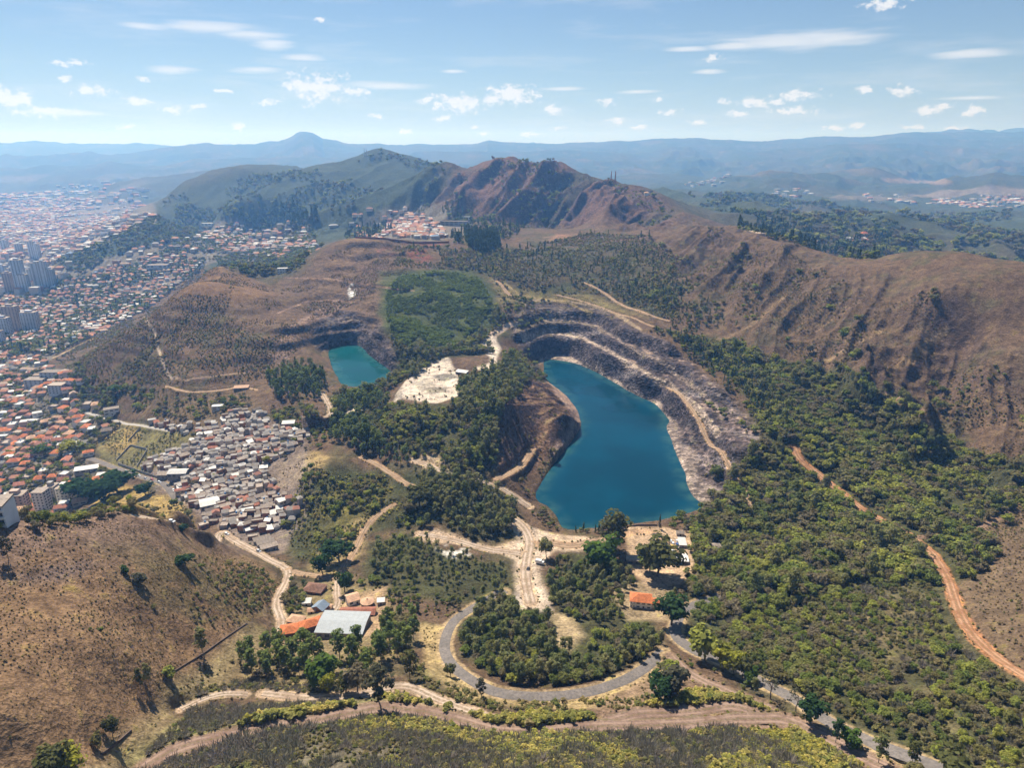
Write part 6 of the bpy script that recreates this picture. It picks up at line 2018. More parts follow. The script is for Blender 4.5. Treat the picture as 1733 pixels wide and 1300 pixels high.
SPECIES = {'eucg': ('euc', 'green', BARKP), 'broad': ('broad', 'broad', BARK), 'low': ('broad', 'low', BARK), 'euc': ('euc', 'euc', BARKP), 'pine': ('pine', 'pine', BARK), 'scrub': ('scrub', 'scrub', None), 'dry': ('dry', 'dry', None), 'grey': ('grey', 'grey', None),
           'cane': ('cane', 'cane', None), 'tallgrass': ('tallgrass', 'tallgrass', None)}
HEIGHT = {'eucg': 18.8, 'broad': 10, 'low': 10, 'euc': 18.8, 'pine': 18, 'scrub': 2.8, 'dry': 2.6, 'grey': 3.2, 'cane': 2.4, 'tallgrass': 1.8, 'bare': 9.5}
NV = 4


def joined(sp, seed, lod):
    shape, fm, bark = SPECIES[sp]
    tr, V = plant(shape, seed, lod)
    n = len(V) // 4
    verts, faces, mi = [tuple(v) for v in V], [tuple(range(4 * i, 4 * i + 4)) for i in range(n)], [0] * n
    if tr is not None and lod < 2:
        o = len(verts)
        verts += tr.v
        faces += [tuple(i + o for i in f) for f in tr.f]
        mi += [1] * len(tr.f)
    me_ = bpy.data.meshes.new('plant_shape')
    me_.from_pydata(verts, [], faces)
    me_.materials.append(FM[fm])
    if bark is not None:
        me_.materials.append(bark)
    me_.polygons.foreach_set('material_index', np.array(mi, np.int32))
    me_.update()
    return bpy.data.objects.new('plant_shape', me_)


def stuff(name, label, cat, pts, protos):
    """One object: plants set on points by geometry nodes. pts rows: x, y, z, scale, rotation, tilt, which."""
    pts = np.array(pts, np.float32)
    me_ = bpy.data.meshes.new(name)
    me_.vertices.add(len(pts))
    me_.vertices.foreach_set('co', np.ascontiguousarray(pts[:, :3]).ravel())
    for nm, col in (('size', pts[:, 3]), ('turn', pts[:, 4]), ('tilt', pts[:, 5]), ('spread', pts[:, 7])):
        at_ = me_.attributes.new(nm, 'FLOAT', 'POINT')
        at_.data.foreach_set('value', np.ascontiguousarray(col))
    wa = me_.attributes.new('which', 'INT', 'POINT')
    wa.data.foreach_set('value', pts[:, 6].astype(np.int32))
    o = link(bpy.data.objects.new(name, me_))
    ng = bpy.data.node_groups.new(name + '_nodes', 'GeometryNodeTree')
    ng.interface.new_socket('Geometry', in_out='INPUT', socket_type='NodeSocketGeometry')
    ng.interface.new_socket('Geometry', in_out='OUTPUT', socket_type='NodeSocketGeometry')
    gi, go = ng.nodes.new('NodeGroupInput'), ng.nodes.new('NodeGroupOutput')
    jn = ng.nodes.new('GeometryNodeJoinGeometry')

    def attr(nm, t):
        a_ = ng.nodes.new('GeometryNodeInputNamedAttribute')
        a_.data_type = t
        a_.inputs['Name'].default_value = nm
        return a_.outputs['Attribute']
    size, turn, tilt, which = attr('size', 'FLOAT'), attr('turn', 'FLOAT'), attr('tilt', 'FLOAT'), attr('which', 'INT')
    cx_ = ng.nodes.new('ShaderNodeCombineXYZ')
    ng.links.new(tilt, cx_.inputs[0])
    ng.links.new(turn, cx_.inputs[2])
    sv_ = ng.nodes.new('ShaderNodeCombineXYZ')
    wd_ = ng.nodes.new('ShaderNodeMath')
    wd_.operation = 'MULTIPLY'
    ng.links.new(size, wd_.inputs[0])
    ng.links.new(attr('spread', 'FLOAT'), wd_.inputs[1])
    ng.links.new(wd_.outputs[0], sv_.inputs[0])
    ng.links.new(wd_.outputs[0], sv_.inputs[1])
    ng.links.new(size, sv_.inputs[2])
    for k, pr in enumerate(protos):
        cmp_ = ng.nodes.new('FunctionNodeCompare')
        cmp_.data_type = 'INT'
        cmp_.operation = 'EQUAL'
        ng.links.new(which, cmp_.inputs[2])
        cmp_.inputs[3].default_value = k
        oi = ng.nodes.new('GeometryNodeObjectInfo')
        oi.inputs['Object'].default_value = pr
        oi.inputs['As Instance'].default_value = True
        ip = ng.nodes.new('GeometryNodeInstanceOnPoints')
        ng.links.new(gi.outputs[0], ip.inputs['Points'])
        ng.links.new(cmp_.outputs[0], ip.inputs['Selection'])
        ng.links.new(oi.outputs['Geometry'], ip.inputs['Instance'])
        ng.links.new(cx_.outputs[0], ip.inputs['Rotation'])
        ng.links.new(sv_.outputs[0], ip.inputs['Scale'])
        ng.links.new(ip.outputs[0], jn.inputs[0])
    ng.links.new(jn.outputs[0], go.inputs[0])
    md = o.modifiers.new('scatter', 'NODES')
    md.node_group = ng
    return tag(o, label, cat, kind='stuff')


# ------------------------------------------------------------------ plants: where they stand
_jw = cast(densify([(862, 872), (900, 893), (1000, 905), (1000, 928), (935, 930), (920, 965), (926, 1000), (926, 1030), (894, 1034), (874, 1000), (874, 950), (852, 940), (874, 915)]))[:, :2]
_win = near_box(_jw, 5)
BLOCK[_win] |= in_poly(X[_win], Y[_win], _jw)
PLANTS = []                          # (x, y, species, scale, zone)


def wood(px, step, mix, sc, zone, keep=None, jit=.36, world=None, thin=0.0):
    poly = wpoly(px) if world is None else np.array(world)
    p = grid_pts(None, step, jit, rng.uniform(0, 1.5), poly)
    ok = free(p[:, 0], p[:, 1])
    if keep is not None:
        ok &= fbm(p[:, 0], p[:, 1], keep[0], 3, keep[1]) > keep[2]
    if thin:
        ok &= rng.random(len(p)) > thin
    p = p[ok]
    if not len(p):
        return
    names, w = list(mix), np.array(list(mix.values()), float)
    sp = rng.choice(len(names), len(p), p=w / w.sum())
    s = rng.uniform(sc[0], sc[1], len(p)) * (1 + .45 * fbm(p[:, 0], p[:, 1], 55, 2, 699))
    for (x, y), k, q in zip(p, sp, s):
        PLANTS.append((x, y, names[k], q, zone))


RIGHT = [(1125, 560), (1170, 575), (1230, 580), (1330, 615), (1420, 622), (1500, 655), (1560, 705), (1640, 765), (1740, 795), (1740, 855), (1650, 890), (1690, 935), (1680, 965), (1605, 1000), (1560, 1000), (1480, 980), (1400, 1000), (1290, 1040),
         (1180, 1060), (1160, 980), (1170, 905), (1215, 855), (1262, 775), (1292, 735), (1282, 690), (1240, 645), (1185, 595)]
HILLF = [(1160, 1065), (1290, 1035), (1400, 995), (1480, 978), (1560, 995), (1610, 1010), (1645, 1085), (1740, 1170), (1740, 1330), (1540, 1320), (1440, 1250), (1350, 1180), (1240, 1120), (1165, 1090)]
wood(RIGHT, 5.8, {'broad': .95, 'euc': .05}, (.42, 1.15), 'right forest', (30, 601, -.36))
wood(RIGHT, 5.0, {'scrub': 1}, (.7, 1.4), 'right forest', (20, 602, .0))
wood([(1130, 565), (1200, 590), (1290, 640), (1350, 700), (1300, 720), (1240, 640), (1180, 600)], 8, {'pine': .7, 'euc': .3}, (.55, .85), 'right forest')
wood(HILLF, 5.0, {'broad': .75, 'scrub': .25}, (.36, .62), 'hillside scrub', (18, 603, -.30))
wood(HILLF, 3.6, {'scrub': .8, 'grey': .2}, (.5, 1.1), 'hillside scrub', (12, 604, -.25))
wood([(1330, 1180), (1440, 1240), (1560, 1290), (1740, 1200), (1740, 1330), (1540, 1330)], 7.5, {'broad': 1}, (.45, .8), 'hillside scrub', (25, 605, -.1))
wood([(1240, 1060), (1350, 1110), (1420, 1180), (1330, 1170), (1230, 1110)], 6.0, {'broad': 1}, (.55, .9), 'hillside scrub')
MIDHILL = [(600, 715), (640, 690), (665, 686), (760, 690), (800, 655), (845, 625), (875, 600), (905, 640), (850, 690), (838, 795), (800, 800), (750, 790), (690, 770), (620, 745)]
wood(MIDHILL, 5.6, {'broad': .85, 'euc': .15}, (.42, .8), 'knoll between the lakes', (20, 606, -.4))
wood([(770, 650), (845, 625), (870, 600), (900, 640), (850, 700), (835, 790), (790, 780), (790, 700)], 6.5, {'broad': .7, 'euc': .3}, (.7, 1.05), 'knoll between the lakes')
wood([(565, 690), (620, 670), (665, 684), (620, 700), (600, 720), (640, 745), (700, 775), (690, 790), (620, 775), (560, 745)], 7, {'eucg': .75, 'broad': .25}, (.55, .9), 'tall belt below pale clearing')
PLANT_ = [(655, 545), (652, 500), (680, 470), (735, 460), (795, 466), (820, 482), (835, 520), (805, 560), (765, 592), (690, 590), (662, 572)]
wood(PLANT_, 4.6, {'low': 1}, (.38, .66), 'plantation', (26, 607, -.3), .2)
wood([(660, 575), (690, 592), (765, 592), (810, 562), (840, 520), (862, 545), (820, 575), (835, 600), (760, 602), (740, 605), (700, 640), (650, 665), (562, 692), (560, 672), (620, 660), (660, 640), (676, 620)], 6.2, {'broad': .75, 'euc': .25}, (.5, .85),
     'wood behind pale clearing', (22, 608, -.4))
wood([(840, 480), (870, 500), (940, 505), (1000, 520), (960, 515), (890, 515), (865, 545), (850, 520)], 6, {'scrub': .7, 'broad': .3}, (.5, .9), 'plateau', (20, 609, -.2))
wood([(700, 800), (760, 800), (820, 812), (870, 855), (880, 905), (800, 912), (752, 892), (720, 860)], 6.2, {'euc': .8, 'broad': .2}, (.5, .82), 'dark grove left of lake end')
wood([(690, 850), (720, 830), (740, 880), (720, 900), (660, 890)], 7, {'broad': .6, 'euc': .4}, (.5, .8), 'dark grove left of lake end')
wood([(635, 925), (700, 905), (755, 935), (800, 945), (855, 965), (862, 1005), (810, 1015), (720, 985), (630, 975)], 5.8, {'euc': .7, 'broad': .3}, (.42, .66), 'belt left of pale junction', (30, 610, -.45))
wood([(640, 985), (720, 990), (800, 1018), (770, 1040), (700, 1040), (660, 1020)], 7, {'euc': .5, 'broad': .5}, (.35, .6), 'belt left of pale junction', (25, 611, -.25))
RING = [(778, 1068), (800, 1040), (850, 1008), (872, 1030), (905, 1042), (935, 1062), (948, 1100), (985, 1108), (1000, 1075), (1040, 1068), (1100, 1060), (1122, 1090), (1095, 1110), (1030, 1140), (950, 1160), (880, 1158), (820, 1138), (780, 1105)]
wood(RING, 5.6, {'euc': .5, 'broad': .5}, (.5, .85), 'ring road wood')
wood([(780, 1090), (850, 1135), (950, 1140), (1040, 1120), (1105, 1085), (1100, 1110), (1030, 1142), (950, 1162), (880, 1160), (820, 1140)], 5.0, {'broad': .6, 'euc': .4}, (.6, .85), 'ring road wood')
wood([(925, 975), (950, 945), (990, 960), (1050, 960), (1075, 985), (1050, 1015), (1060, 1050), (1010, 1060), (975, 1050), (935, 1030)], 6.0, {'broad': .5, 'euc': .5}, (.5, .85), 'trees above the ring road wood')
wood([(1110, 1060), (1125, 1020), (1150, 1010), (1240, 960), (1270, 930), (1280, 980), (1220, 1005), (1150, 1030)], 7, {'broad': .6, 'euc': .4}, (.5, .85), 'trees right of depot', (25, 612, -.35))
wood([(1165, 890), (1215, 870), (1230, 900), (1260, 960), (1180, 990), (1175, 930)], 7.5, {'broad': .7, 'euc': .3}, (.5, .8), 'trees right of depot', (25, 613, -.2))
STAND = [(388, 1118), (430, 1098), (480, 1112), (560, 1122), (622, 1096), (682, 1055), (705, 1075), (695, 1105), (640, 1130), (620, 1165), (540, 1170), (440, 1150)]
wood(STAND, 8.3, {'eucg': .8, 'broad': .2}, (.6, 1.08), 'stand in front of warehouse', (25, 614, -.25))
wood(STAND, 4.2, {'scrub': .8, 'tallgrass': .2}, (.5, 1.0), 'stand in front of warehouse', (18, 615, -.05))
wood([(645, 1035), (700, 1040), (700, 1060), (645, 1080)], 7, {'eucg': .7, 'broad': .3}, (.6, .95), 'stand right of warehouse')
wood([(480, 985), (520, 985), (530, 1010), (500, 1045), (478, 1035)], 6, {'broad': 1}, (.4, .7), 'garden by brown hipped house')
wood([(485, 890), (512, 800), (560, 800), (660, 805), (650, 850), (620, 900), (570, 930), (500, 905)], 6.0, {'broad': .8, 'scrub': .2}, (.4, .72), 'valley right of settlement', (22, 616, -.15))
wood([(485, 890), (512, 800), (560, 800), (660, 805), (650, 850), (620, 900), (570, 980), (500, 950)], 4.0, {'scrub': .7, 'cane': .3}, (.5, 1.0), 'valley right of settlement', (18, 617, -.15))
wood([(560, 820), (640, 805), (690, 850), (640, 890), (560, 920)], 3.4, {'cane': .8, 'tallgrass': .2}, (.6, 1.1), 'valley right of settlement', (24, 618, .12))
wood([(450, 640), (490, 620), (530, 615), (552, 640), (552, 678), (470, 682)], 8.5, {'pine': .3, 'eucg': .7}, (.65, 1.0), 'pine grove left of pond')
wood([(455, 690), (520, 690), (545, 715), (540, 740), (470, 722)], 6, {'broad': 1}, (.4, .7), 'wood below pine grove')
wood([(485, 700), (540, 695), (560, 740), (540, 765), (530, 730)], 8, {'broad': .5, 'scrub': .5}, (.4, .7), 'wood below pine grove')
wood([(785, 395), (840, 400), (848, 425), (815, 432), (790, 418)], 8.5, {'pine': 1}, (.9, 1.3), 'dark conifer block on plateau')
wood([(760, 400), (790, 395), (800, 420), (765, 412)], 14, {'pine': .6, 'broad': .4}, (.7, 1.1), 'dark conifer block on plateau')
wood([(690, 415), (850, 425), (1000, 395), (1100, 400), (1160, 480), (1140, 540), (1020, 495), (860, 490), (820, 460), (700, 450)], 17, {'pine': .4, 'broad': .5, 'euc': .1}, (.4, .8), 'plateau', (80, 619, -.15))
wood([(690, 415), (850, 425), (1000, 395), (1100, 400), (1200, 470), (1180, 560), (1020, 500), (860, 500), (820, 460), (660, 450)], 6.0, {'scrub': .8, 'dry': .2}, (.6, 1.6), 'plateau', (40, 620, -.25))
wood([(1000, 440), (1100, 440), (1200, 500), (1290, 600), (1220, 585), (1130, 550), (1060, 520)], 11, {'broad': .5, 'pine': .3, 'euc': .2}, (.45, .8), 'plateau', (50, 621, -.2))
wood([(850, 590), (900, 600), (925, 640), (900, 660), (860, 640)], 7, {'broad': .5, 'scrub': .5}, (.4, .7), 'knoll between the lakes')
wood([(880, 790), (925, 760), (945, 780), (912, 835), (905, 850), (880, 835)], 5, {'scrub': .7, 'broad': .3}, (.5, 1.0), 'left lake bank', (20, 622, -.2))
wood([(900, 870), (930, 862), (950, 900), (920, 905)], 6, {'broad': 1}, (.45, .7), 'left lake bank')
wood([(968, 895), (1000, 900), (1040, 898), (1040, 908), (970, 908)], 6, {'broad': .6, 'pine': .4}, (.35, .6), 'near lake edge')
wood([(1190, 780), (1240, 790), (1235, 850), (1200, 860)], 6, {'scrub': .8, 'broad': .2}, (.5, 1.0), 'right lake bank', (20, 623, -.1))
wood([(870, 515), (900, 515), (930, 530), (915, 545), (880, 560)], 6, {'scrub': .6, 'broad': .4}, (.5, .9), 'pit terrace', (15, 624, -.1))
wood([(1092, 556), (1138, 583), (1208, 643), (1258, 689), (1293, 736), (1305, 715), (1262, 655), (1195, 597), (1130, 560)], 5.5, {'broad': .6, 'pine': .15, 'scrub': .25}, (.4, .8), 'right forest', (20, 671, -.25))
wood([(1125, 882), (1190, 862), (1200, 882), (1172, 905), (1130, 893)], 5.5, {'broad': .5, 'scrub': .5}, (.4, .7), 'near lake edge', (16, 672, -.1))
wood([(985, 520), (1040, 536), (1085, 565), (1060, 570), (1010, 545)], 6, {'scrub': 1}, (.4, .9), 'pit terrace', (15, 673, .05))
wood([(1150, 600), (1230, 690), (1280, 735), (1240, 740), (1180, 670)], 7, {'scrub': .8, 'broad': .2}, (.4, .9), 'pit terrace', (18, 674, .1))
# slopes: gullies and scattered shrubs
SLOPE_R = poly_rz([(1180, 1500), (1320, 1250), (1460, 1060), (1560, 1020), (1740, 880), (2000, 780), (2000, 520), (1740, 610), (1640, 700), (1500, 830), (1380, 930), (1250, 1030), (1130, 1250)])
wood(None, 3.5, {'dry': .8, 'scrub': .2}, (.2, .7), 'slope', (38, 625, -.1), world=SLOPE_R)
wood(None, 7, {'scrub': .75, 'broad': .1, 'dry': .15}, (.45, 1.2), 'slope', (45, 626, .06), world=SLOPE_R)
wood([(1650, 890), (1740, 855), (1740, 1130), (1690, 1100), (1640, 1030), (1625, 1000), (1690, 960)], 4.2, {'dry': .8, 'scrub': .2}, (.3, .8), 'slope', (40, 627, -.6))
LEFTH = [(-120, 880), (150, 872), (290, 892), (440, 955), (476, 990), (428, 1050), (300, 1130), (170, 1290), (-120, 1310)]
wood(LEFTH, 2.1, {'dry': .75, 'tallgrass': .25}, (.10, .33), 'bare hill', (18, 628, -.3))
wood(LEFTH, 4.0, {'dry': 1}, (.14, .42), 'bare hill', (60, 668, .05))
wood(LEFTH, 8, {'scrub': .7, 'dry': .3}, (.25, .75), 'bare hill', (35, 629, .16))
wood([(300, 935), (420, 955), (476, 990), (428, 1050), (330, 1080), (300, 1000)], 4.5, {'scrub': .85, 'dry': .15}, (.5, 1.15), 'bare hill', (25, 630, -.25))
wood([(400, 960), (450, 965), (472, 990), (455, 1015), (410, 1000)], 5, {'broad': .6, 'scrub': .4}, (.3, .5), 'bare hill')
wood([(-60, 880), (60, 884), (170, 864), (230, 864), (180, 880), (60, 900), (-60, 905)], 6, {'broad': 1}, (.4, .7), 'foot of bare hill')
BROWNH = [(95, 608), (200, 548), (290, 492), (345, 457), (400, 465), (470, 494), (540, 445), (600, 408), (700, 415), (690, 470), (640, 520), (600, 520), (540, 540), (470, 640), (330, 652), (230, 648), (130, 628)]
wood(BROWNH, 4.2, {'dry': .7, 'scrub': .3}, (.3, .85), 'brown hill', (36, 631, -.05))
wood([(95, 608), (200, 548), (330, 540), (470, 570), (460, 640), (330, 655), (230, 650), (130, 628)], 5.5, {'scrub': .7, 'dry': .3}, (.5, 1.2), 'brown hill', (35, 632, -.1))
wood([(120, 632), (230, 652), (290, 668), (420, 668), (430, 690), (330, 712), (250, 705), (180, 660)], 5.5, {'scrub': .6, 'broad': .4}, (.4, .8), 'brown hill foot', (30, 633, -.3))
wood([(130, 620), (180, 650), (200, 690), (150, 690), (110, 650)], 7.5, {'broad': 1}, (.6, .9), 'brown hill foot')
wood([(155, 730), (210, 718), (330, 738), (275, 765), (240, 795), (200, 785)], 4.6, {'scrub': .6, 'tallgrass': .4}, (.4, .9), 'empty lot', (25, 634, 0))
wood([(150, 862), (210, 835), (310, 855), (330, 885), (250, 868)], 5, {'scrub': .5, 'tallgrass': .3, 'broad': .2}, (.4, .8), 'empty lot', (20, 635, -.1))
wood(FAV[0], 15, {'broad': 1}, (.4, .75), 'settlement trees', (30, 636, .0))
wood([(480, 745), (520, 730), (540, 765), (500, 768), (470, 790)], 8, {'broad': .7, 'scrub': .3}, (.4, .7), 'settlement trees')
# town trees, far woods
wood(CITY_NEAR, 9.5, {'broad': 1}, (.4, .95), 'town trees', (60, 637, -.3))
wood([(-60, 600), (-60, 470), (130, 470), (345, 440), (345, 455), (252, 522), (95, 602)], 10, {'broad': .93, 'pine': .07}, (.6, 1.2), 'town trees', (90, 638, -.25))
wood([(340, 445), (440, 425), (540, 420), (500, 462), (420, 468), (380, 455)], 12, {'broad': 1}, (.8, 1.3), 'town trees', (90, 639, -.5))
wood([(150, 480), (330, 400), (400, 380), (530, 385), (545, 420), (440, 440), (345, 442), (200, 470)], 14, {'broad': 1}, (.8, 1.4), 'town trees', (90, 640, -.35))
wood([(90, 450), (180, 405), (262, 370), (300, 345), (420, 360), (340, 385), (330, 405), (200, 430), (140, 465)], 17, {'broad': 1}, (1.0, 1.7), 'far woods', (120, 641, -.6))
wood([(400, 372), (430, 352), (510, 352), (540, 378), (440, 390)], 14, {'pine': .6, 'broad': .4}, (1.3, 1.9), 'far woods')
wood([(580, 398), (600, 380), (650, 372), (670, 392), (620, 402)], 15, {'broad': .7, 'pine': .3}, (.9, 1.4), 'far woods')
wood([(275, 352), (290, 328), (360, 316), (430, 294), (520, 294), (560, 294), (606, 274), (646, 257), (690, 267), (755, 284), (745, 305), (720, 345), (640, 352), (560, 360), (420, 362)], 26, {'broad': .8, 'scrub': .2}, (1.0, 2.2), 'far woods', (200, 642, -.12))
wood([(690, 350), (740, 330), (780, 345), (850, 370), (900, 385), (860, 410), (800, 395), (760, 370)], 17, {'broad': .8, 'pine': .2}, (.8, 1.4), 'far woods', (110, 643, -.2))
wood(None, 16, {'broad': .35, 'scrub': .65}, (.7, 1.5), 'far woods', (120, 644, .05), world=poly_rz([(720, 2450), (800, 2420), (900, 2350), (1000, 2280), (1090, 2120), (1180, 1700), (1100, 1650), (950, 1900), (800, 2150), (720, 2300)]))
wood(None, 30, {'broad': 1}, (1.3, 2.7), 'far woods', (320, 645, -.1), world=poly_rz([(1110, 2900), (1250, 2300), (1400, 1900), (1600, 1600), (1900, 1500), (1900, 3600), (1500, 4200), (1200, 4400)]))
wood([(1240, 386), (1280, 372), (1340, 372), (1380, 400), (1420, 420), (1380, 425), (1300, 402)], 13, {'pine': .5, 'broad': .5}, (.9, 1.5), 'far woods', (60, 646, -.25))
wood([(1395, 415), (1480, 405), (1560, 412), (1480, 436), (1440, 438)], 13, {'broad': .8, 'pine': .2}, (.9, 1.4), 'far woods', (60, 647, -.5))
# terraces by the near dirt roads: grey brush, yellow cane, dry grass
FRONT = [(-40, 1340), (235, 1310), (430, 1248), (560, 1224), (650, 1214), (730, 1222), (860, 1252), (1000, 1246), (1180, 1234), (1330, 1240), (1400, 1268), (1450, 1300), (1480, 1340)]
wood(FRONT, 2.3, {'grey': .72, 'scrub': .28}, (.65, 1.15), 'front brush', (16, 650, -.28))
wood(FRONT, 2.8, {'scrub': 1}, (.5, .95), 'front brush', (18, 651, -.15))
wood(FRONT, 1.8, {'cane': 1}, (.6, 1.1), 'front brush', (30, 652, .06))
for px in ([(560, 1232), (650, 1218), (735, 1226), (830, 1246), (900, 1252), (1000, 1248), (1000, 1258), (900, 1290), (840, 1270), (700, 1240)], [(240, 1300), (300, 1268), (420, 1222), (560, 1196), (600, 1190), (600, 1202), (430, 1232), (310, 1270), (250, 1305)],
           [(640, 1178), (700, 1185), (760, 1200), (850, 1222), (830, 1228), (740, 1208), (660, 1192)], [(1130, 1178), (1180, 1170), (1300, 1190), (1320, 1204), (1240, 1194), (1150, 1200), (1100, 1196)],
           [(1340, 1235), (1400, 1260), (1460, 1300), (1430, 1310), (1380, 1275), (1320, 1245)], [(800, 1215), (1000, 1212), (1010, 1222), (900, 1234)], [(1200, 1290), (1300, 1280), (1300, 1320), (1200, 1320)]):
    wood(px, 1.8, {'cane': .95, 'scrub': .05}, (.9, 1.6), 'cane strip', (20, 653, -.95))
wood([(230, 1300), (300, 1262), (420, 1215), (580, 1184), (600, 1186), (440, 1195), (330, 1200), (250, 1270)], 2.1, {'grey': .75, 'scrub': .25}, (.5, .9), 'front brush', (16, 654, -.3))
wood([(440, 1165), (600, 1160), (640, 1160), (600, 1175), (450, 1172)], 2.3, {'grey': .5, 'cane': .3, 'scrub': .2}, (.5, .9), 'front brush')
wood([(330, 1165), (440, 1150), (560, 1165), (440, 1172), (330, 1190)], 2.6, {'grey': .5, 'scrub': .5}, (.5, .9), 'front brush')
wood([(700, 1120), (760, 1160), (840, 1190), (860, 1215), (760, 1195), (700, 1150)], 3.0, {'scrub': .8, 'tallgrass': .2}, (.7, 1.3), 'hedge below ring road', (14, 655, -.25))
wood([(830, 1188), (960, 1190), (1070, 1180), (1150, 1175), (1080, 1205), (900, 1212)], 3.0, {'scrub': .55, 'tallgrass': .35, 'cane': .1}, (.5, 1.15), 'hedge below ring road', (14, 656, -.2))
wood([(710, 1060), (750, 1060), (752, 1110), (800, 1160), (900, 1186), (1010, 1178), (1100, 1135), (1140, 1115), (1090, 1180), (900, 1195), (780, 1165), (720, 1110)], 3.2, {'tallgrass': .8, 'dry': .2}, (.2, .5), 'verge', (14, 657, -.1))
wood([(1085, 1150), (1110, 1120), (1170, 1110), (1170, 1160), (1130, 1180)], 5, {'broad': .6, 'scrub': .4}, (.35, .7), 'verge', (18, 658, -.1))
wood([(330, 1140), (420, 1062), (468, 1080), (400, 1125), (300, 1195), (200, 1295), (160, 1300)], 3.0, {'tallgrass': .6, 'dry': .2, 'scrub': .2}, (.25, .6), 'verge', (16, 659, -.2))
wood([(490, 1040), (560, 965), (640, 985), (650, 1000), (560, 1000)], 4.5, {'scrub': .8, 'broad': .2}, (.4, .8), 'verge', (16, 660, -.1))
wood([(640, 1010), (790, 1010), (760, 1050), (690, 1035)], 4, {'scrub': .6, 'cane': .2, 'broad': .2}, (.45, .8), 'verge', (16, 661, -.1))
wood([(845, 660), (935, 660), (970, 700), (930, 770), (850, 780)], 7, {'dry': .6, 'scrub': .4}, (.4, .9), 'peninsula', (25, 662, 0))
wood([(460, 830), (480, 780), (540, 768), (550, 800), (500, 828)], 4, {'dry': .7, 'tallgrass': .3}, (.2, .5), 'verge', (20, 663, -.1))
for rd in ROADS:                      # weeds along the tracks
    if rd['mat'] in ('redsoil', 'paledirt', 'dirt', 'orange'):
        for q in range(0, len(rd['xy']), 1):
            for sgn in (-1, 1):
                if rng.random() < .55:
                    t_ = rd['xy'][min(q + 1, len(rd['xy']) - 1)] - rd['xy'][max(q - 1, 0)]
                    t_ = t_ / (np.hypot(*t_) + 1e-6)
                    o_ = sgn * (rd['width'] / 2 + rng.uniform(.2, 2.2))
                    PLANTS.append((rd['xy'][q][0] - t_[1] * o_, rd['xy'][q][1] + t_[0] * o_, rng.choice(['tallgrass', 'scrub', 'dry', 'cane'], p=[.4, .3, .2, .1]), rng.uniform(.2, .65), 'verge'))
wood([(690, 640), (735, 612), (758, 604), (790, 640), (780, 668), (735, 682), (668, 675)], 9, {'scrub': .6, 'dry': .4}, (.4, 1.1), 'verge', (18, 670, .05))
# banks of the hill road and orange track
wood([(1180, 1120), (1290, 1172), (1350, 1200), (1400, 1240), (1470, 1280), (1430, 1275), (1350, 1225), (1270, 1180)], 8.5, {'euc': .5, 'broad': .5}, (.3, .6), 'hill road verge', (16, 664, -.2))
print('plants', len(PLANTS))

# ------------------------------------------------------------------ plants one by one
NEAR = {}


def near_meshes(sp, k, mat=None):
    key = (sp, k)
    if key not in NEAR:
        shape, fm, bark = SPECIES.get(sp, (sp, 'greygreen', BARK))
        tr, V = plant(shape, 40 + k * 7 + len(sp), 0)
        NEAR[key] = (tr.mesh('trunk', bark) if tr else None, crown_mesh('crown', V, FM[fm]))
    return NEAR[key]


def place_tree(name, label, cat, x, y, sp, s, k, group=None, mat=None, wide=1.0):
    z = float(ground(x, y))
    root = empty(name, (x, y, z), rng.uniform(0, 6.28), (s * wide, s * wide, s))
    tag(root, label, cat, group)
    tr, cr = near_meshes(sp, k)
    if tr is not None:
        link(bpy.data.objects.new('trunk', tr), root)
    c = link(bpy.data.objects.new('crown', cr), root)
    if mat:
        c.material_slots[0].link = 'OBJECT'
        c.material_slots[0].material = FM[mat]
    return root


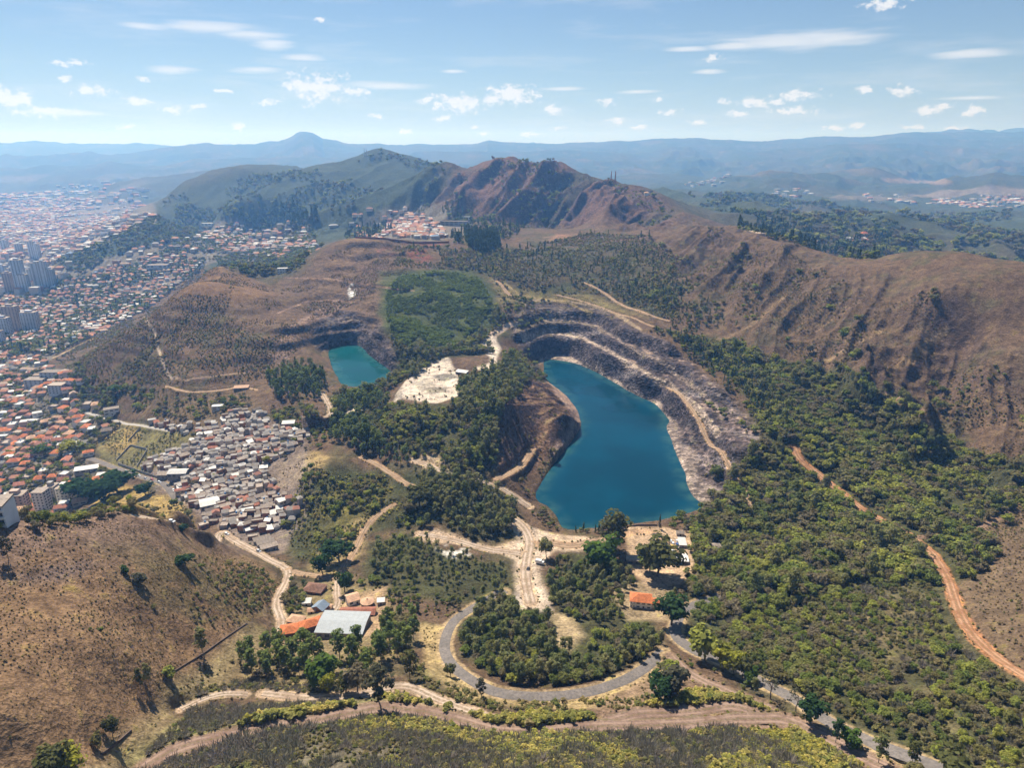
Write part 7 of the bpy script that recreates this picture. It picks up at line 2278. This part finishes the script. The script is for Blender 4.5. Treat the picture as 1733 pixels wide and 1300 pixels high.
HERO_TREES = [  # base pixel, height in pixels, species, width, foliage, name, label
    (346, 1112, 42, 'euc', .9, None, 'lone_tree', 'slender tree alone beside the dark retaining wall'), (15, 948, 34, 'euc', 1.0, 'greygreen', 'lone_tree', 'grey lone tree on bare hill near left picture edge'),
    (574, 950, 42, 'broad', 1.1, 'dark', 'round_tree', 'very dark round tree above the forked dirt track'), (547, 972, 34, 'broad', .9, 'dark', 'tree', 'dark tree with visible trunk left of the very dark round one'),
    (583, 1003, 34, 'broad', .75, 'dark', 'tree', 'dark column shaped tree beside short pale track'), (1021, 962, 54, 'broad', 1.15, 'bright', 'round_tree', 'bright green round tree just below the lake dam'),
    (1040, 935, 66, 'euc', 1.3, 'olive', 'tall_tree', 'tall olive eucalyptus standing against the lake water'), (1028, 925, 48, 'euc', 1.2, 'greygreen', 'tall_tree', 'grey-green tall tree left of the olive eucalyptus'),
    (1112, 975, 62, 'broad', 1.1, 'olive', 'yard_tree', 'large olive tree in front of the white depot shed'), (1100, 968, 40, 'broad', 1.0, None, 'yard_tree', 'smaller green tree left of the large depot tree'),
    (1116, 896, 24, 'pine', .7, 'greygreen', 'conifer', 'small dark conifer on the lake retaining wall'), (925, 945, 34, 'broad', .8, None, 'tree', 'green tree just right of the white box lorry'),
    (1136, 1058, 46, 'broad', 1.05, 'dark', 'tree', 'big dark tree right of the orange roofed villa'), (1193, 1121, 50, 'broad', .95, None, 'roadside_tree', 'full crowned tree with bare trunk on hill road edge'),
    (1226, 1136, 38, 'broad', .8, 'yellow', 'roadside_tree', 'yellow crowned tree, left of two, by hill road'), (1243, 1142, 38, 'broad', .8, 'yellow', 'roadside_tree', 'yellow crowned tree, right of two, by hill road'),
    (1257, 1150, 34, 'broad', .7, 'olive', 'roadside_tree', 'thin olive tree right of the yellow crowned pair'), (1268, 1158, 26, 'broad', .9, 'bright', 'roadside_tree', 'bright green low tree below the yellow crowned pair'),
    (1304, 1184, 36, 'bare', 1.0, None, 'bare_tree', 'nearly bare tree at left side of the hill road'), (1347, 1206, 30, 'bare', 1.0, None, 'bare_tree', 'small bare tree on the hill road verge by dirt lane'),
    (1371, 1224, 38, 'broad', .9, 'dark', 'roadside_tree', 'dark tree on verge where hill road meets dirt lane'), (1414, 1258, 34, 'euc', .9, 'dark', 'roadside_tree', 'dark slim tree beside the lower hill road'),
    (1433, 1264, 26, 'broad', 1.0, 'bright', 'roadside_tree', 'bright green round small tree at lower hill road'), (1487, 1292, 36, 'euc', .9, None, 'roadside_tree', 'slim tree near bottom of the hill road'),
    (1542, 1300, 34, 'euc', .9, 'olive', 'roadside_tree', 'olive slim tree at the bottom end of hill road'), (1612, 1312, 34, 'broad', 1.3, 'olive', 'tree', 'wide olive tree at bottom picture edge beside hill road'),
    (645, 1197, 58, 'euc', 1.1, 'greygreen', 'tall_tree', 'grey-green tall tree standing beside the red dirt road'), (557, 1172, 28, 'broad', .75, 'yellow', 'small_tree', 'yellow-green small tree beside the pale track'),
    (605, 1172, 40, 'broad', .8, None, 'tree', 'dark full tree at right end of pale track stand'), (585, 1172, 32, 'broad', .8, 'olive', 'tree', 'olive tree between yellow-green and dark full tree'),
    (540, 1160, 48, 'broad', .95, 'bright', 'tree', 'bright leafy tree in the middle of warehouse stand'), (815, 1184, 30, 'euc', .8, 'greygreen', 'roadside_tree', 'small lone tree on the outer ring road verge'),
    (763, 1146, 20, 'broad', .8, 'olive', 'small_tree', 'little bush-like tree on inner bend of ring road verge'), (694, 1150, 44, 'euc', 1.0, 'olive', 'tall_tree', 'sparse tree on the slope left of ring road bend'),
    (1132, 1180, 52, 'broad', .8, 'greygreen', 'tree', 'grey-green feathery tree between ring road end and dirt lane'), (1115, 1188, 40, 'broad', .9, 'dark', 'tree', 'dark tree at foot of the grey-green feathery tree'),
    (710, 856, 40, 'broad', 1.1, 'olive', 'round_tree', 'olive round tree at left end of dark grove'), (690, 870, 26, 'broad', 1.0, None, 'tree', 'green tree just left of the olive round one'),
    (145, 845, 34, 'broad', 1.5, 'dark', 'spreading_tree', 'broad dark spreading tree, left part of clump below street'), (172, 850, 38, 'broad', 1.5, 'dark', 'spreading_tree', 'broad dark spreading tree, middle of clump below street'),
    (200, 835, 36, 'broad', 1.5, 'dark', 'spreading_tree', 'broad dark spreading tree, upper right of clump below street'), (247, 838, 22, 'broad', 1.2, 'dark', 'tree', 'dark tree by the bend of the settlement street'),
    (200, 666, 16, 'broad', 1.5, 'bright', 'round_tree', 'vivid light green tree at foot of brown hill'), (116, 768, 20, 'broad', 1.7, 'yellow', 'spreading_tree', 'yellow topped spreading tree above the red terraces'),
    (70, 770, 16, 'broad', 1.7, 'bright', 'spreading_tree', 'light green umbrella tree left of yellow topped tree'), (1372, 508, 13, 'pine', 1.3, 'dark', 'lone_tree', 'lone dark tree high on the right ridge slope'),
    (314, 958, 22, 'broad', 1.2, 'dark', 'tree', 'dark tree at the end of settlement lower row'), (311, 903, 16, 'broad', 1.0, 'dark', 'small_tree', 'small dark tree beside lower dirt road'),
    (452, 785, 14, 'broad', .9, 'yellow', 'small_tree', 'orange-yellow flowering tree at settlement right edge'), (253, 1160, 30, 'euc', .8, None, 'gully_tree', 'left tree of two in the hill gully'),
    (291, 1152, 22, 'broad', .8, None, 'gully_tree', 'right rounder tree of two in the hill gully'), (190, 1246, 26, 'broad', .7, 'olive', 'gully_tree', 'olive tree in lower gully near grey terraces'),
    (238, 1168, 30, 'euc', .7, 'olive', 'gully_tree', 'thin olive tree at left rim of hill gully'), (165, 1268, 22, 'broad', .7, None, 'gully_tree', 'small tree at the lower end of hill gully'),
    (235, 985, 17, 'scrub', 1.0, 'greygreen', 'hill_bush', 'round grey bush in the middle of the bare hill'), (210, 969, 11, 'scrub', 1.0, 'dark', 'hill_bush', 'small dark bush left of the round grey bush'),
    (90, 1302, 30, 'broad', 1.2, 'olive', 'hill_bush', 'olive bush at bottom left picture edge'), (120, 1300, 26, 'broad', 1.3, 'yellow', 'hill_bush', 'yellow-green bush at bottom left picture edge'),
]
HTP = []
for n_, (u, v, ph, sp, wd, mt, nm, lb) in enumerate(HERO_TREES):
    x, y, k = spot(u, v)
    el_ = math.asin(min(1, (H - float(ground(x, y))) / (k * F)))
    hm = ph * k / math.cos(el_)
    place_tree(nm, lb, 'bush' if 'bush' in nm else 'tree', x, y, sp, hm / HEIGHT[sp], n_ % NV, None, mt, wd)
    HTP.append((x, y, hm * .22))
HTP = np.array(HTP)

PX = np.array([(p[0], p[1], p[3]) for p in PLANTS])
PS = np.array([p[2] for p in PLANTS])
PZ = ground(PX[:, 0], PX[:, 1])
keep = np.ones(len(PX), bool)
for (x, y, r) in HTP:
    keep &= (PX[:, 0] - x) ** 2 + (PX[:, 1] - y) ** 2 > r * r
PH = np.array([HEIGHT[s] for s in PS]) * PX[:, 2]
is_tree = np.isin(PS, ('broad', 'low', 'euc', 'eucg', 'pine'))
dist = np.sqrt(PX[:, 0] ** 2 + PX[:, 1] ** 2 + (H - PZ) ** 2)
uu, vv, _f = to_pix(PX[:, 0], PX[:, 1], PZ + PH * .6)
app = np.where(is_tree & keep & (uu > 5) & (uu < 1728) & (vv < 1296), PH / dist, 0)
first = np.argsort(-app)[:600]
vs_ = seen(PX[first, 0], PX[first, 1], PZ[first] + PH[first] * .6, 8)
first = first[vs_][:300 - len(HERO_TREES) + 4]
LMT = [(480, 1105, 'the stand near orange roofs'), (545, 1110, 'the stand below warehouse'), (620, 1090, 'the warehouse right corner'), (660, 1060, 'the terracotta hall end'), (1180, 915, 'the depot garden trees'), (1240, 960, 'the grey garden shed trees'), (1200, 990, 'the woods behind villa'), (520, 1130, 'the stand left half'), (650, 1110, 'the stand right half'), (820, 1090, 'the ring wood left side'), (840, 1030, 'the ring wood top'), (1010, 1045, 'the wood above gap'), (1470, 1140, 'the hillside centre'), (1500, 1230, 'the hillside lower slope'), (720, 960, 'the belt left of junction'), (580, 1065, 'the grey warehouse'), (502, 1072, 'the orange two-wing house'), (621, 1018, 'the round pavilion'), (752, 1098, 'the ring road left bend'), (890, 1176, 'the ring road bottom'), (1060, 1150, 'the ring road right arm'),
       (1087, 1022, 'the orange villa'), (1145, 948, 'the depot shed'), (895, 925, 'the pale junction'), (898, 1015, 'the pale road end'), (1145, 1070, 'the hill road bend'), (1290, 1158, 'the yellow roadside trees'), (1403, 1224, 'the hill road dirt fork'),
       (1500, 1272, 'the lower hill road'), (1620, 1030, 'the lower orange track'), (1500, 885, 'the middle orange track'), (1380, 800, 'the upper orange track'), (800, 860, 'the dark grove centre'), (955, 895, 'the lake corner'), (1195, 860, 'the lake right corner'),
       (740, 655, 'the pale clearing'), (700, 780, 'the pale track in woods'), (475, 1020, 'the left dirt track'), (590, 1120, 'the stand middle'), (440, 1120, 'the stand left end'), (690, 1080, 'the stand right end'), (870, 1090, 'the ring wood centre'),
       (960, 1080, 'the ring wood gap'), (1040, 1100, 'the ring wood right half'), (930, 1140, 'the ring wood lower rim'), (990, 1000, 'the trees above ring wood'), (1350, 1090, 'the hillside middle'), (1600, 1200, 'the hillside right part'), (1300, 960, 'the right forest edge')]
SPW = {'eucg': 'fresh green eucalyptus', 'broad': 'leafy tree', 'low': 'leafy tree', 'euc': 'slender eucalyptus', 'pine': 'dark conifer'}
SPN = {'eucg': 'eucalyptus', 'broad': 'leafy_tree', 'low': 'leafy_tree', 'euc': 'eucalyptus', 'pine': 'conifer'}
for i in first:
    s = float(PX[i, 2])
    hgt = PH[i]
    w_ = 'tall' if hgt > 15 else 'medium' if hgt > 9 else 'low'
    if PS[i] == 'broad' and s > .8:
        w_ = 'wide'
    w_ = 'very tall' if hgt > 18.2 else w_
    lb = unique(w_ + ' ' + SPW[PS[i]], float(uu[i]), float(vv[i]), LMT, 12)
    place_tree(SPN[PS[i]], lb, 'tree', PX[i, 0], PX[i, 1], PS[i], s, int(i) % NV, PLANTS[i][4] + ' trees')
keep[first] = False
print('individual trees', len(first))

# ------------------------------------------------------------------ the rest of the plants
ISTREE = {'forest': ('broad', 'low', 'euc', 'eucg', 'pine'), 'brushwood': ('scrub', 'dry', 'grey'), 'tall_grass': ('cane', 'tallgrass')}
LABELS = {'forest': ('mixed green forest covering valley and far hillsides', 'forest'), 'brushwood': ('grey and olive brush covering terraces and dry slopes', 'brush'), 'tall_grass': ('yellow cane and dry grass along terraces and verges', 'grass')}
for nm, sps in ISTREE.items():
    protos, rows = [], []
    for sp in sps:
        for lod in (0, 1, 2):
            lo, hi = ((0, 560), (560, 1150), (1150, 1e9))[lod]
            sel = np.where(keep & (PS == sp) & (dist >= lo) & (dist < hi))[0]
            if not len(sel):
                continue
            nv = 4 if lod < 2 else 2
            base_i = len(protos)
            for k in range(nv):
                protos.append(joined(sp, 140 + k * 13 + lod * 3 + len(sp), lod))
            for q in sel:
                rows.append((PX[q, 0], PX[q, 1], PZ[q], PX[q, 2], rng.uniform(0, 6.28), rng.normal() * .05, base_i + int(rng.integers(nv)), rng.uniform(.75, 1.4)))
    print(nm, len(rows), len(protos))
    stuff(nm, LABELS[nm][0], LABELS[nm][1], rows, protos)

# ------------------------------------------------------------------ the air: one closed box of thin haze round the whole scene
zt, zb = float(max(Z.max(), H)) + 40.0, float(Z.min()) - 1.0
def haze_box():
    x0, x1, y0, y1 = float(X.min()) - 60, float(X.max()) + 60, -400.0, float(Y.max()) + 60
    v = [(x, y, z) for x in (x0, x1) for y in (y0, y1) for z in (zb, zt)]
    me = bpy.data.meshes.new('haze')
    me.from_pydata(v, [], [(0, 1, 3, 2), (4, 6, 7, 5), (0, 4, 5, 1), (2, 3, 7, 6), (0, 2, 6, 4), (1, 5, 7, 3)])
    m = bpy.data.materials.new('haze_material')
    m.use_nodes = True
    nt = m.node_tree
    nt.nodes.clear()
    o = nn(nt, 'ShaderNodeOutputMaterial')
    p = nn(nt, 'ShaderNodeVolumePrincipled')
    p.inputs['Color'].default_value = HAZE_COL + (1,)
    p.inputs['Density'].default_value = HAZE_D
    p.inputs['Absorption Color'].default_value = (1, 1, 1, 1)
    p.inputs['Anisotropy'].default_value = 0.3
    nt.links.new(p.outputs[0], o.inputs['Volume'])
    me.materials.append(m)
    return tag(link(bpy.data.objects.new('haze', me)), kind='stuff')
HAZE_COL, HAZE_D = (.20, .47, 1.0), 1.02e-4
haze_box()
